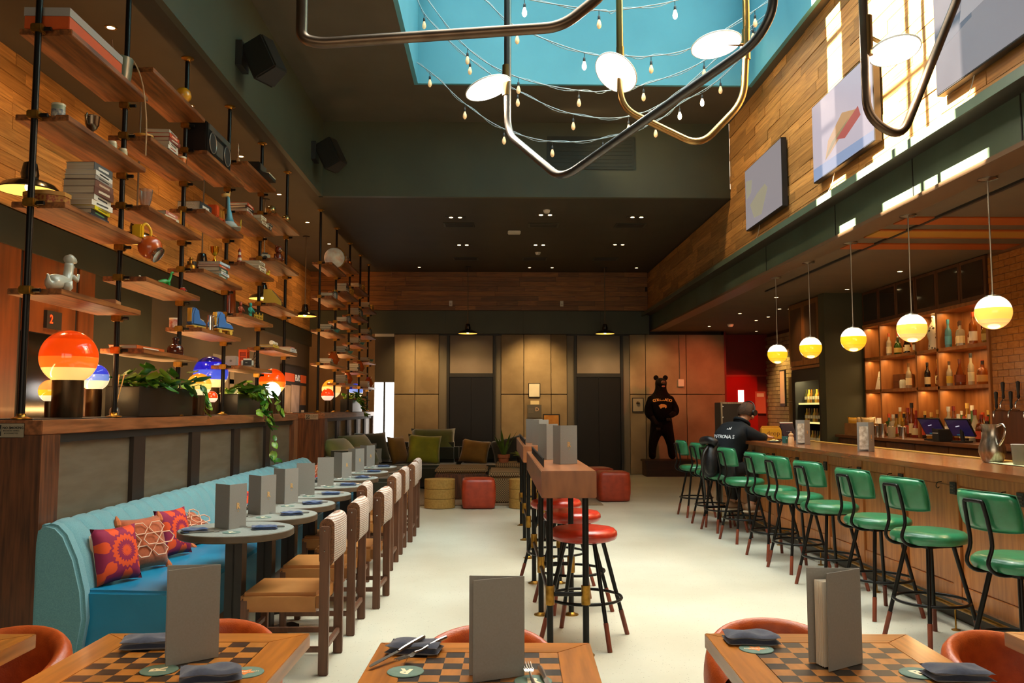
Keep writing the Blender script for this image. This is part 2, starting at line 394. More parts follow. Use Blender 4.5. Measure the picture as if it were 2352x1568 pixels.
for i, (x0, x1) in enumerate(((-1.06, .0), (1.73, 2.8))):
    d = struct('door_%d' % (i + 2), MB().box(x0, x0 + .05, YR - .01, YR + .05, 0, 3.06), blackpaint)
    MB().box(x1 - .05, x1, YR - .01, YR + .05, 0, 3.06).build('jamb', blackpaint, d)
    MB().box(x0 - .18, x1 + .14, YR - .02, YR + .05, 3.03, 3.08).build('head', blackpaint, d)
    MB().box(x0 + .05, x1 - .05, YR, YR + .05, 2.12, 2.2).build('transom', blackpaint, d)
    MB().box(x0 + .06, x1 - .06, YR + .01, YR + .05, 2.2, 3.03).build('transom_panel', mat('transom_grey', '7f7264', .6, c2='776a5c', scale=2), d)
    c = (x0 + x1)/2; dm = mat('lift_door', '17120d', .35, .4)
    MB().box(x0 + .06, c - .003, YR + .02, YR + .05, 0, 2.12).build('door_leaf', dm, d)
    MB().box(c + .003, x1 - .06, YR + .02, YR + .05, 0, 2.12).build('door_leaf', dm, d)
band = struct('trim_2', MB().box(XL, XW + .03, YR - .12, YR + .06, 3.06, 3.56), green_paint)
for x in (-1.1, .6, 2.3): MB().box(x, x + .006, YR - .123, YR - .1, 3.06, 3.56).build('band_seam', darkgreen, band)
band2 = struct('trim_3', MB().box(XL, XW + .03, YR - .1, YR + .06, 3.56, ZL), backing)
planks(band2, 0, YR - .1, -1, XL + .02, XW, 3.57, ZL, oakplank_r, seed=8)
# --- bar side: column, brick wall, red corridor, tiles
struct('wall_column', MB().box(4.83, 6.4, 12.4, 12.62, 0, ZB), mat('column_green', '3f3f2a', .55, c2='383925', scale=1.5))
red_p = mat('red_paint', '8e1d18', .5, c2='821a15', scale=2)
wrd = struct('wall_far', MB().box(5.0, 6.5, 19.5, 19.6, 0, ZB), red_p)
MB().box(5.05, 6.24, 19.46, 19.5, 2.16, 2.2).build('door_head', mat('red_light_paint', 'b04438', .45), wrd)
d4 = struct('door_4', MB().box(5.12, 6.0, 19.46, 19.5, 0, 2.16), mat('red_door', 'b5100e', .35))
MB().box(5.55, 5.68, 19.44, 19.465, .9, 1.85).build('door_window', mat('door_window_glow', 'ffe6dc', .4, emit=1.6), d4)
wbk = struct('wall_brick', MB().box(6.26, 6.4, 12.6, 19.6, 0, ZB), mat('mortar', '5e4a30', .9))
brick_m = mat('painted_brick', 'b8a078', .6, c2='8f7850', scale=14, rand=.22, bump=.25)
rg = random.Random(4)
for r in range(29):
    y = 17.45 + (.09 if r % 2 else 0)
    while y < 19.4:
        l = .2 + rg.random()*.02
        unit('brick', (6.25 - rg.random()*.008, y + l/2, .55 + r*.088), (.05, l - .014, .074), brick_m, wbk)
        y += l
struct('wall_end', MB().box(5.0, 5.1, YR + .06, 19.5, 0, ZB), red_p)
struct('wall_bar', MB().box(5.76, 5.9, -3, 12.4, 0, ZB), mat('bar_back_wood', 'a5672f', .45, c2='8a5222', scale=2, stretch=(8, 8, 1)))
# back wall behind the camera, right flank
struct('wall_back', MB().box(-4.3, 6.6, -3.1, -3, 0, ZH + .1), olive)
# bar ceiling stripes, track slot, steel ceiling bars
for i, (y0, y1, c) in enumerate(((7.4, 7.68, 'b0541a'), (7.93, 7.98, 'b0541a'), (7.98, 8.26, 'c28a30'), (8.26, 8.31, 'b0541a'), (8.62, 8.9, 'b0541a'))):
    struct('trim_%d' % (i + 4), MB().box(3.66, 5.75, y0, y1, ZB - .012, ZB), mat('stripe_' + c + str(i), c, .45))
struct('trim_9', MB().box(3.9, 3.93, 3, 12.2, ZB - .02, ZB), blackpaint)
# ================================================================== half walls with shelving
XE = -2.5      # dining face of the half walls
wal_light = mat('walnut_ledge', '9a5e36', .4, c2='6e4020', scale=3, stretch=(14, 1, 14), bump=.04, coat=.2)
plaster_p = mat('metal_infill', '8c7f6b', .35, .5, c2='7d705c', scale=3, stretch=(1, 1, 6))
def half_wall(y0, y1, n, label):
    t = thing('half_wall', label, 'partition', (0, 0, 0), group='walnut half walls under the shelving')
    MB().box(-3.35, XE, y0, y1, 1.285, 1.365).build('ledge', wal_light, t, bevel=.004)
    MB().box(-3.35, XE, y0, y0 + .2, 0, 1.283).build('end_post', walnut_v, t)
    MB().box(-3.35, XE, y1 - .2, y1, 0, 1.283).build('end_post', mat('walnut_end', '9a5a32', .42, c2='6d3c1e', scale=3, stretch=(14, 14, 1), coat=.15), t)
    MB().box(-3.3, XE - .06, y0 + .2, y1 - .2, 0, 1.26).build('core', blackpaint, t)
    a0, a1 = y0 + .2, y1 - .2; L = (a1 - a0)/n
    MB().box(XE - .06, XE - .02, a0, a1, 1.235, 1.283).build('top_rail', blackpaint, t)
    for i in range(n):
        MB().box(XE - .06, XE - .045, a0 + i*L + .05, a0 + (i + 1)*L - .05, .3, 1.235).build('infill_panel', plaster_p, t)
    for i in range(1, n):
        MB().box(XE - .06, XE - .015, a0 + i*L - .1, a0 + i*L + .1, 0, 1.235).build('mullion', mat('dark_mullion', '2a1c12', .45), t)
    MB().box(-3.0, -2.62, y0 + .12, y1 - .1, 1.365, 1.372).build('ledge_strip', blackpaint, t)
    return t
half_wall(4.78, 10.9, 5, 'long walnut half wall with metal infill panels behind the blue banquette')
half_wall(12.6, 17.75, 5, 'walnut half wall with infill panels behind the green sofa')
def nosmoke(x, y, lab):
    s = thing('no_smoking_sign', lab, 'sign', (x, y, 1.31))
    MB().box(-.095, .095, -.004, 0, -.04, .04).build('plate', mat('sign_plate', 'b9ab92', .3, .6), s, bevel=.002)
    MB().box(-.084, -.03, -.006, -.004, -.03, .03).build('symbol_panel', blackpaint, s)
    gp = MATS['sign_plate']
    MB().tube([(-.057 + .022*math.cos(a*.2618), -.007, .022*math.sin(a*.2618)) for a in range(24)], .0022, 6, closed=True).build('prohibition_ring', gp, s)
    MB().cyl((-.073, -.007, .016), (-.041, -.007, -.016), .0022).build('prohibition_bar', gp, s)
    MB().box(-.073, -.045, -.0075, -.006, -.004, .001).build('cigarette', gp, s)
    text('NO SMOKING', .018, blackpaint, s, (.034, -.005, .014), (R(90), 0, 0), bold=.0004)
    text('INCLUDES VAPING', .0105, blackpaint, s, (.025, -.005, -.002), (R(90), 0, 0))
    text('& E-CIGARETTES', .0105, blackpaint, s, (.024, -.005, -.016), (R(90), 0, 0))
nosmoke(-2.69, 4.779, 'metal NO SMOKING sign on the end of the half wall by the blue banquette')
nosmoke(-2.69, 12.599, 'metal NO SMOKING sign on the end of the half wall by the green sofa')

# ---- poles and shelf boards
P1 = [4.82, 5.98, 7.15, 8.32, 9.5, 10.68]; P2 = [12.75, 14.05, 15.35, 16.55, 17.65]
XP = -2.64
ODD = (2.11, 2.61, 3.12, 3.63); EVEN = (1.85, 2.36, 2.87, 3.375, 3.88)
clampM = MB()
clampM.box(-.034, .034, -.03, .03, -.024, .024)
clampM = clampM.mesh('clamp', brass, 35, bevel=.006)
boltM = MB().cyl((.036, 0, 0), (.075, .0, 0), .012, n=10).mesh('clamp_bolt', black, 40)
flangeM = MB().lathe([(.052, 0), (.052, .006), (.03, .012), (.024, .02), (.024, .03)], n=16).mesh('flange', brass, 40)
poleM = MB().cyl((0, 0, 0), (0, 0, ZL - 1.372), .0185, n=12).mesh('pole', black, 40)
nth = ['first', 'second', 'third', 'fourth', 'fifth', 'sixth']
for u, (PP, nm) in enumerate(((P1, 'blue banquette'), (P2, 'green sofa'))):
    for k, y in enumerate(PP):
        t = thing('shelf_pole', 'black steel shelf pole behind the %s, %s from the NO SMOKING sign' % (nm, nth[k]), 'pole', (XP, y, 1.372), group='shelf poles by the %s' % nm)
        link('pole', poleM, t); link('flange', flangeM, t)
        f = link('flange', flangeM, t, (0, 0, ZL - 1.372)); f.rotation_euler = (R(180), 0, 0)
        bays = ([k] if k < len(PP) - 1 else []) + ([k - 1] if k else [])
        for b in bays:
            for z in (ODD if b % 2 == 0 else EVEN) if not (u == 1 and b == 3) else (1.85, 2.36, 2.88, 3.4):
                near = (b == k)
                c = link('clamp', clampM, t, (0, 0, z - 1.372 - (.016 if near else .052)))
                link('clamp_bolt', boltM, c)
board_len = {}
def board(y0, y1, z, lab, grp):
    L = round(y1 - y0, 3)
    me = board_len.get(L)
    if me is None:
        mb = MB().prism([(-2.77, y0 + .0), (-2.77, y1), (-2.465, y1), (-2.465, y0), (XP + .1, y0), (XP + .1, y0 + .012), (XP - .05, y0 + .012), (XP - .05, y0)], 2, -.035, 0)
        mb.v = [(p[0], p[1] - y0, p[2]) for p in mb.v]
        me = mb.mesh('shelf_board', walnut, 35, bevel=.003); board_len[L] = me
    o = link('shelf_board', me, None, (0, y0, z))
    return tag(o, lab, 'shelf', grp)
lv = ['lowest', 'second lowest', 'middle', 'second highest', 'highest']
for u, (PP, nm) in enumerate(((P1, 'banquette'), (P2, 'sofa'))):
    for k in range(len(PP) - 1):
        zs = (ODD if k % 2 == 0 else EVEN) if not (u == 1 and k == 3) else (1.85, 2.36, 2.88, 3.4)
        for j, z in enumerate(zs):
            name = lv[j] if len(zs) == 5 else ['lowest', 'second lowest', 'second highest', 'highest'][j]
            board(PP[k] + .035, PP[k + 1] - .033, z, 'walnut shelf board, %s between the %s and %s poles behind the %s' % (name, nth[k], nth[k+1], nm), 'walnut shelf boards')

# ================================================================== banquette
blue_vinyl = mat('blue_vinyl', '0f7fa8', .38, c2='0d7499', scale=3, bump=.05, bscale=120, coat=.1)
blue_cloth = mat('blue_tweed', '6ba0a8', .85, c2='5a8f99', scale=220, bump=.2, sheen=.3)
BY0, BY1 = 4.72, 10.95
bq = thing('banquette', 'long channel-backed banquette in pale blue tweed with teal vinyl seat', 'banquette', (0, 0, 0))
MB().box(-2.26, -1.8, BY0 + .02, BY1, .0, .12).build('plinth', mat('plinth_wood', '5a3118', .45), bq)
sm = MB().prism([(-2.3, .12), (-1.745, .12), (-1.72, .2), (-1.74, .40), (-1.8, .435), (-2.3, .445)], 1, BY0 + .06, BY1)
sm.build('seat', blue_vinyl, bq, bevel=.018, seg=3)
bpoly = [(-2.485, .02), (-2.24, .02), (-2.2, .30), (-2.215, .45), (-2.26, .62), (-2.32, .75), (-2.37, .80), (-2.43, .815), (-2.475, .79), (-2.485, .7)]
nch = 33; cw = (BY1 - BY0 - .1)/nch
MB().prism([(x + .012 if x > -2.45 else x, z) for x, z in [(-2.485, .02), (-2.26, .02), (-2.23, .3), (-2.25, .45), (-2.3, .62), (-2.36, .74), (-2.43, .79), (-2.485, .77)]], 1, BY0 + .1, BY1).build('back', blue_cloth, bq)
chM = MB()
def chf(u, v):
    i = v*(len(bpoly) - 1); a = min(int(i), len(bpoly) - 2); t_ = i - a
    x = bpoly[a][0]*(1-t_) + bpoly[a+1][0]*t_; z = bpoly[a][1]*(1-t_) + bpoly[a+1][1]*t_
    s_ = math.sin(math.pi*u)**.5*.014 - .012
    return (x + s_*(1 if x > -2.4 else .3), u*cw, z + (s_*.7 if z > .7 else 0))
chM.grid(chf, 8, 18)
chm = chM.mesh('back_channel', blue_cloth, True)
for i in range(nch): link('back_channel', chm, bq, (0, BY0 + .1 + i*cw, 0))
MB().prism(bpoly, 1, BY0, BY0 + .1).build('end_panel', blue_cloth, bq, bevel=.02, seg=3)

# ================================================================== cushions
def cushion_mesh(name, w, h, d, m, nu=10):
    mb = MB()
    def side(sg):
        def f(u, v):
            a, b = 2*u - 1, 2*v - 1
            e = (max(0, 1 - abs(a)**3)*max(0, 1 - abs(b)**3))**.55
            pin = 1 - .09*(1 - abs(a)**2)*abs(b)**4 ; pin2 = 1 - .09*(1 - abs(b)**2)*abs(a)**4
            return (a*w/2*pin2, sg*d/2*e, h/2 + b*h/2*pin)
        return f
    mb.grid(side(-1), nu, nu); mb.grid(side(1), nu, nu)
    me = mb.mesh(name, m, True)
    bm = bmesh.new(); bm.from_mesh(me); bmesh.ops.remove_doubles(bm, verts=bm.verts, dist=.0005); bmesh.ops.recalc_face_normals(bm, faces=bm.faces); bm.to_mesh(me); bm.free()
    return me
def suzani():
    m = mat('suzani_print', '8c1440', .8, c2='84123c', scale=30)
    nt = m.node_tree; N = nt.nodes; L = nt.links; b = N['Principled BSDF']
    tc = [n for n in N if n.type == 'TEX_COORD'][0]; sp = N.new('ShaderNodeSeparateXYZ'); L.new(tc.outputs['Object'], sp.inputs[0])
    def mth(op, a, c=None):
        n = N.new('ShaderNodeMath'); n.operation = op
        for i, q in enumerate((a, c)):
            if q is None: continue
            if isinstance(q, (int, float)): n.inputs[i].default_value = q
            else: L.new(q, n.inputs[i])
        return n.outputs[0]
    x = mth('SUBTRACT', sp.outputs[0], .03); z = mth('SUBTRACT', sp.outputs[2], .17)
    r = mth('SQRT', mth('ADD', mth('MULTIPLY', x, x), mth('MULTIPLY', z, z))); th = mth('ARCTAN2', z, x)
    wob = mth('MULTIPLY', mth('SINE', mth('MULTIPLY', th, 20)), .006)
    rr = mth('ADD', r, wob)
    rings = mth('GREATER_THAN', mth('SINE', mth('MULTIPLY', rr, 105)), 0.0)
    inner = mth('LESS_THAN', rr, .105)
    pet = mth('GREATER_THAN', mth('ADD', mth('SINE', mth('MULTIPLY', th, 7)), mth('MULTIPLY', mth('SINE', mth('MULTIPLY', r, 60)), .5)), .35)
    f = mth('ADD', mth('MULTIPLY', inner, rings), mth('MULTIPLY', mth('SUBTRACT', 1.0, inner), pet))
    mx = N.new('ShaderNodeMix'); mx.data_type = 'RGBA'; L.new(f, mx.inputs[0]); mx.inputs[6].default_value = lin('8c1440'); mx.inputs[7].default_value = lin('dd4a12')
    L.new(mx.outputs[2], b.inputs['Base Color'])
    return m
suz = suzani()
suzM = cushion_mesh('cushion', .3, .32, .11, suz)
terraM = cushion_mesh('cushion', .32, .33, .13, mat('terracotta_cloth', 'b5592c', .85, c2='a54e25', scale=60, bump=.15, sheen=.3))
def sitting_cushion(y, kind, lab, lean=18, yaw=70, x=-2.13, z=.447, roll=0):
    t = thing('cushion', lab, 'cushion', (x, y, z))
    o = link('cover', suzM if kind == 'suzani' else terraM, t)
    o.rotation_euler = Matrix.Rotation(R(yaw), 4, 'Z').to_euler() if False else (Matrix.Rotation(R(yaw), 4, 'Z') @ Matrix.Rotation(R(-lean), 4, 'X') @ Matrix.Rotation(R(roll), 4, 'Y')).to_euler()
    if kind == 'suzani':
        bk = MB(); bk.obox((0, .04, .16), (.13, 0, 0), (0, .012, 0), (0, 0, .135)); b_ = bk.build('back_panel', mat('ivory_cloth', 'd9cfbd', .85), t, bevel=.01); b_.rotation_euler = o.rotation_euler
    else:
        hx = MB()
        for cx, cz in ((-.06, .1), (.06, .1), (0, .17), (-.12, .17), (.12, .17), (-.06, .24), (.06, .24)):
            hx.tube([(cx + .055*math.cos(R(60*i)), -.083 + .1*abs(cx) + abs(cz - .18)*.1, cz + .038*math.sin(R(60*i))) for i in range(6)], .004, 5, closed=True)
        h_ = hx.build('stitched_hexagons', mat('pink_stitch', 'e8b89a', .8), t); h_.rotation_euler = o.rotation_euler
        tz = MB()
        for sx in (-.15, .15):
            for dz in (.01, .32): tz.lathe([(.004, .03), (.018, .0), (.022, -.03), (.012, -.045)], (sx, 0, dz), 8)
        q = tz.build('tassels', mat('terracotta_tassel', 'c26a3c', .9), t); q.rotation_euler = o.rotation_euler
    return t
sitting_cushion(4.98, 'suzani', 'magenta and orange suzani cushion standing alone at the end of the blue banquette', 14, 62)
sitting_cushion(5.38, 'terra', 'terracotta cushion with pale stitched hexagons on the blue banquette', 20, 60)
sitting_cushion(5.85, 'suzani', 'magenta and orange suzani cushion behind the first round table', 14, 70)
sitting_cushion(6.4, 'terra', 'terracotta cushion lying low behind the second round table', 50, 75)
sitting_cushion(7.4, 'suzani', 'magenta and orange suzani cushion behind the third round table', 16, 70, roll=20)
sitting_cushion(9.7, 'suzani', 'magenta and orange suzani cushion standing on its corner far along the banquette', 14, 60, roll=30)
sitting_cushion(10.3, 'terra', 'terracotta cushion at the far end of the blue banquette', 20, 60)

# ================================================================== small table things
def menu_thing(lab, loc, rotz, opening=35, logo=True, paper_in=False, grp=None, big=False, flip=1):
    """bi-fold menu standing on edge; spine at the local origin"""
    h, wd = .25, .142
    t = thing('menu', lab, 'menu', loc, rotz, grp)
    for sg, nm in ((1, 'cover'), (-1, 'cover')):
        a = R(opening/2)*sg; dx, dy = math.cos(a), math.sin(a)
        mb = MB(); mb.obox((dx*wd/2, dy*wd/2, h/2), (dx*wd/2, dy*wd/2, 0), (-dy*.0016, dx*.0016, 0), (0, 0, h/2))
        c = mb.build('cover', grey_menu, t, bevel=.0008)
        if logo and sg == flip:
            nrm = Vector((-dy, dx, 0))*sg
            text('R', .045, gold_print, c, Vector((dx*wd*.5, dy*wd*.5, h*.5)) + nrm*.0022, (R(90), 0, math.atan2(nrm.y, nrm.x) + R(90)), bold=.0022)
            b2 = MB(); b2.obox(Vector((dx*wd*.5, dy*wd*.5, h*.385)) + nrm*.002, (dx*.003, dy*.003, 0), nrm*.0006, (0, 0, .003)); b2.build('mark', gold_print, c)
    if paper_in:
        for i, a in enumerate((-.12, .0, .12)[:3 if paper_in > 1 else 1]):
            a = a*.6 - .02; dx, dy = math.cos(a), math.sin(a)
            mb = MB(); mb.obox((dx*wd*.47, dy*wd*.47, h*.48), (dx*wd*.45, dy*wd*.45, 0), (-dy*.0005, dx*.0005, 0), (0, 0, h*.46))
            mb.build('page', paper, t)
    return t
def napkin_mesh(name, m, w=.14, d=.075, th=.022, seed=0):
    rg = random.Random(seed); mb = MB(); k1, k2 = rg.random()*6, rg.random()*6
    for j in range(2):
        z0 = j*th*.5
        def f(u, v, top, z0=z0, j=j):
            a, b = 2*u - 1, 2*v - 1
            e = (max(0, 1 - abs(a)**6)*max(0, 1 - abs(b)**6))**.5
            mid = z0 + th*.25; wv = .0025*math.sin(3*u*3 + k1)*math.cos(4*v + k2)
            return (a*w/2*(1 - .02*j) + .004*b*math.sin(k2), b*d/2*(1 - .04*j), mid + (e*th*.27 if top else -e*th*.22) + wv*(1 + j))
        mb.grid(lambda u, v: f(u, v, 1), 12, 8); mb.grid(lambda u, v: f(u, v, 0), 12, 8)
    return mb.mesh(name, m, True)
napB = [napkin_mesh('napkin', napkin_m, seed=i) for i in range(3)]; napD = [napkin_mesh('napkin', napkin_d, .15, .085, .032, seed=i + 5) for i in range(3)]
def napkin(loc, rotz, lab, dark=False, i=0, grp=None):
    return tag(link('napkin', (napD if dark else napB)[i % 3], None, loc, rotz), lab, 'napkin', grp)
coasterM = MB().lathe([(.0, 0), (.047, 0), (.048, .001), (.047, .0025), (.0, .0025)], n=32, cap=False).mesh('disc', coaster_m, 30)
def coaster(loc, rotz, lab, kind='R', grp=None):
    t = thing('coaster', lab, 'coaster', loc, rotz, grp); link('disc', coasterM, t)
    if kind == 'R':
        text('R', .055, cream_print, t, (0, 0, .0027), (0, 0, 0), ext=.0002, bold=.002)
    else:
        st = MB(); st.prism([((.026 if i % 2 else .014)*math.cos(R(36*i + 18)), (.026 if i % 2 else .014)*math.sin(R(36*i + 18))) for i in range(10)], 2, .0025, .0029)
        st.build('star', orange_print, t); text('REDEMPTION', .0115, cream_print, t, (0, 0, .0032), (0, 0, 0), ext=.0002, bold=.0003)
    return t
silver = mat('cutlery_steel', 'a8a098', .32, 1.0)
def knife_mesh():
    mb = MB()
    mb.tube([(-.11, 0, .006), (-.105, 0, .006), (-.06, 0, .006), (-.02, 0, .005), (.0, 0, .004)], [.004, .0065, .0065, .0055, .004], 8)
    mb.prism([(0, -.006), (.09, -.009), (.112, -.004), (.115, .004), (.09, .006), (0, .005)], 2, .0028, .0046)
    return mb.mesh('knife', silver, 40)
def fork_mesh():
    mb = MB()
    mb.tube(bez([(-.1, 0, .005), (-.05, 0, .006), (0, 0, .003), (.03, 0, .006)], 4), [.006]*4 + [.0045]*4 + [.003]*4 + [.003], 8)
    mb.grid(lambda u, v: (.03 + u*.03, (v - .5)*(.012 + .014*math.sin(u*1.57)), .006 - .004*math.sin(u*3.1)), 4, 4)
    for k in range(4): mb.cyl((.058, -.0095 + k*.0063, .0055), (.098, -.0095 + k*.0063, .009), .0018, .0011, 6)
    return mb.mesh('fork', silver, 40)
knifeM, forkM = knife_mesh(), fork_mesh()
# ================================================================== checkerboard tables and tub chairs
sqLM = MB().box(-.0257, .0257, -.0257, .0257, -.004, 0).mesh('board_square', sq_light); sqDM = MB().box(-.0257, .0257, -.0257, .0257, -.004, 0).mesh('board_square', sq_dark)
def checker_table(cx, cy_, rz, lab):
    t = thing('checkerboard_table', lab, 'table', (cx, cy_, 0), rz, 'checkerboard tables')
    s, b, h = .305, .206, .75
    MB().box(-b - .001, b + .001, -b - .001, b + .001, h - .04, h - .005).build('board_base', sq_dark, t)
    q = s; i = b + .0015
    for nm, pl, m in (('frame_rail', [(-q, q), (-i, i), (i, i), (q, q)], tabletop_x), ('frame_rail', [(-q, -q), (q, -q), (i, -i), (-i, -i)], tabletop_x),
                      ('frame_rail', [(-q, -q), (-i, -i), (-i, i), (-q, q)], tabletop_m), ('frame_rail', [(q, -q), (q, q), (i, i), (i, -i)], tabletop_m)):
        MB().prism(pl, 2, h - .042, h).build(nm, m, t, bevel=.0015)
    for r in range(8):
        for c in range(8):
            link('board_square', sqDM if (r + c) % 2 else sqLM, t, (-b + .0515*(c + .5), -b + .0515*(r + .5), h - .0005))
    MB().cyl((0, 0, .03), (0, 0, h - .04), .035, n=20).build('column', black, t, smooth=40)
    MB().lathe([(.24, 0), (.24, .015), (.2, .025), (.05, .035), (.035, .06)], n=32).build('base', black, t, smooth=40)
    MB().box(-.15, .15, -.15, .15, h - .05, h - .04).build('mount', black, t)
    return t
TC = checker_table(-.037, 2.245, R(-1.5), 'checkerboard table with knife and fork laid on a navy napkin')
TL = checker_table(-.872, 2.365, R(-1), 'checkerboard table whose open menu shows a printed white page')
TR = checker_table(.93, 2.325, R(-2), 'checkerboard table whose open menu holds a thick sheaf of pages')
TFL = checker_table(-1.695, 2.37, R(0), 'checkerboard table beside the end of the blue banquette, only its corner showing')
TFR = checker_table(1.86, 2.335, R(0), 'checkerboard table closest to the near end of the bar')
def tub_chair(x, y, rz, lab):
    t = thing('tub_chair', lab, 'chair', (x, y, 0), rz, 'orange tub chairs')
    # faces local -y; the back wraps round the +y side
    def back(u, v, rr):
        a = R(-25 + 230*u); e = math.sin(math.pi*u)
        z = .44 + v*(.10 + .125*e**.7)
        return (rr*math.cos(a)*1.02, rr*math.sin(a)*.95, z)
    mb = MB(); nu, nv = 28, 6
    outer = [[back(i/nu, j/nv, .235 + .012*math.sin(j/nv*3.14)) for i in range(nu + 1)] for j in range(nv + 1)]
    inner = [[back(i/nu, j/nv, .185 - .006*math.sin(j/nv*3.14)) for i in range(nu + 1)] for j in range(nv + 1)]
    mb.grid(lambda u, v: outer[round(v*nv)][round(u*nu)], nu, nv)
    mb.grid(lambda u, v: inner[round(v*nv)][round(u*nu)], nu, nv)
    for k in range(5):
        pass
    def rim(u, v):
        o, i = Vector(outer[nv][round(u*nu)]), Vector(inner[nv][round(u*nu)]); p = o*(1-v) + i*v
        return (p.x, p.y, p.z + .022*math.sin(math.pi*v))
    mb.grid(rim, nu, 6)
    mb.grid(lambda u, v: Vector(outer[0][round(u*nu)])*(1-v) + Vector(inner[0][round(u*nu)])*v, nu, 2)
    for uu in (0, nu):
        mb.grid(lambda u, v, uu=uu: Vector(outer[round(v*nv)][uu])*(1-u) + Vector(inner[round(v*nv)][uu])*u, 2, nv)
    me = mb.mesh('backrest', orange_leather, True)
    bm = bmesh.new(); bm.from_mesh(me); bmesh.ops.remove_doubles(bm, verts=bm.verts, dist=.0005); bmesh.ops.recalc_face_normals(bm, faces=bm.faces); bm.to_mesh(me); bm.free()
    link('backrest', me, t)
    MB().lathe([(.0, .45), (.2, .45), (.215, .43), (.215, .40), (.2, .385), (0, .385)], n=32, cap=False).build('seat', orange_leather, t, smooth=True)
    MB().lathe([(.0, .384), (.24, .384), (.255, .37), (.255, .33), (.235, .31), (0, .31)], n=32, cap=False).build('seat_base', mat('dark_seat_shell', '2b2018', .4), t, smooth=40)
    for sx in (-1, 1):
        for sy in (-1, 1): MB().cyl((sx*.15, sy*.15, .312), (sx*.19, sy*.19, 0), .018, .012, 10).build('leg', walnut_v, t, smooth=40)
    return t
tub_chair(-.025, 2.83, 0, 'orange leather tub chair pulled up to the table with knife and fork')
tub_chair(-.96, 2.92, R(-4), 'orange leather tub chair behind the menu with the printed page')
tub_chair(.95, 2.9, 0, 'orange leather tub chair behind the menu with the sheaf of pages')
tub_chair(1.66, 2.72, R(20), 'orange leather tub chair at the table closest to the near end of the bar')
tub_chair(-1.62, 2.84, R(-12), 'orange leather tub chair at the table beside the end of the blue banquette')
# ---- things on the checkerboard tables
zt = .7502
menu_thing('grey menu standing open on the checkerboard table beside knife and fork', (.075, 2.24, zt), R(190), 26, False, grp='menus on checkerboard tables')
menu_thing('grey menu standing open with one printed white page inside', (-.76, 2.42, zt), R(202), 34, False, grp='menus on checkerboard tables')
menu_thing('grey menu standing open with a thick sheaf of pages inside', (.985, 2.33, zt), R(194), 36, False, grp='menus on checkerboard tables')
pm = thing('printed_page', 'white printed menu page tucked inside the open grey menu', 'page', (-.76, 2.42, zt), R(202))
mb = MB(); mb.obox((.08, -.0, .118), (.052, -.004, 0), (.0, .0006, 0), (0, 0, .112)); mb.build('sheet', paper, pm)
pr_ = mat('print_grey', '9a8f80', .7); prr = mat('print_red', 'b0563a', .7)
for z_, w_ in ((.16, .01), (.154, .012), (.148, .01), (.142, .012), (.116, .01), (.11, .012), (.104, .01), (.098, .012), (.07, .012), (.064, .01), (.058, .012)):
    MB().obox((.112, -.0, z_), (w_, -.0008, 0), (0, .0013, 0), (0, 0, .0012)).build('print_line', pr_, pm)
MB().obox((.112, -.0, .188), (.008, -.0006, 0), (0, .0013, 0), (0, 0, .0035)).build('print_heading', prr, pm)
sh = thing('menu_pages', 'sheaf of cream pages standing inside the open grey menu', 'pages', (.985, 2.33, zt), R(194))
for i in range(6):
    a = R(-10 + i*3.2); mb = MB(); mb.obox((math.cos(a)*.066, math.sin(a)*.066, .112), (math.cos(a)*.062, math.sin(a)*.062, 0), (-math.sin(a)*.0006, math.cos(a)*.0006, 0), (0, 0, .11)); mb.build('page', paper, sh)
napkin((-.99, 2.52, zt), R(8), 'folded navy napkin at the back corner of the table with the printed page', True, 0)
napkin((-.715, 2.22, zt), R(12), 'folded navy napkin overlapping an orange-starred coaster', True, 1)
napkin((-.225, 2.455, zt), R(-6), 'folded navy napkin under a knife and fork', True, 2)
napkin((.745, 2.53, zt), R(-6), 'folded navy napkin resting on a coaster lettered REDEMPTION', True, 1)
napkin((1.165, 2.19, zt), R(-4), 'folded navy napkin overlapping the coaster next to the sheaf of pages', True, 0)
napkin((-.0, 2.05, zt), R(0), 'folded navy napkin under the fork with gilt tines', True, 0)
def laid(me, name, loc, rz, lab, tilt=0):
    o = tag(link(name, me, None, loc), lab, name); o.rotation_euler = (0, tilt, rz); return o
laid(knifeM, 'knife', (-.262, 2.385, zt + .019), R(235), 'steel table knife laid across a navy napkin', R(7))
laid(forkM, 'fork', (-.2, 2.40, zt + .019), R(232), 'steel fork laid beside a knife on a navy napkin', R(6))
laid(forkM, 'fork', (.09, 2.165, zt + .014), R(95), 'steel fork lying tines up beside a dark-handled knife on a coaster', R(-3))
dk = tag(link('knife', knifeM, None, (.125, 2.16, zt + .012)), 'dark-handled table knife beside a fork with gilt tines', 'knife'); dk.rotation_euler = (0, R(-3), R(275))
coaster((-.232, 2.275, zt), R(165), 'green coaster with an upside-down cream R beside the fork', 'R')
coaster((.095, 2.19, zt), R(0), 'green coaster under the dark-handled knife', 'R')
coaster((-.875, 2.30, zt), R(100), 'green coaster with cream R in front of the printed page', 'R')
coaster((-.645, 2.275, zt), R(10), 'green coaster with orange star half under a navy napkin', 'star')
coaster((.74, 2.465, zt - .0001), R(0), 'green coaster lettered REDEMPTION over an orange star', 'star')
coaster((1.09, 2.235, zt), R(20), 'green coaster with cream R beside the sheaf of pages', 'R')

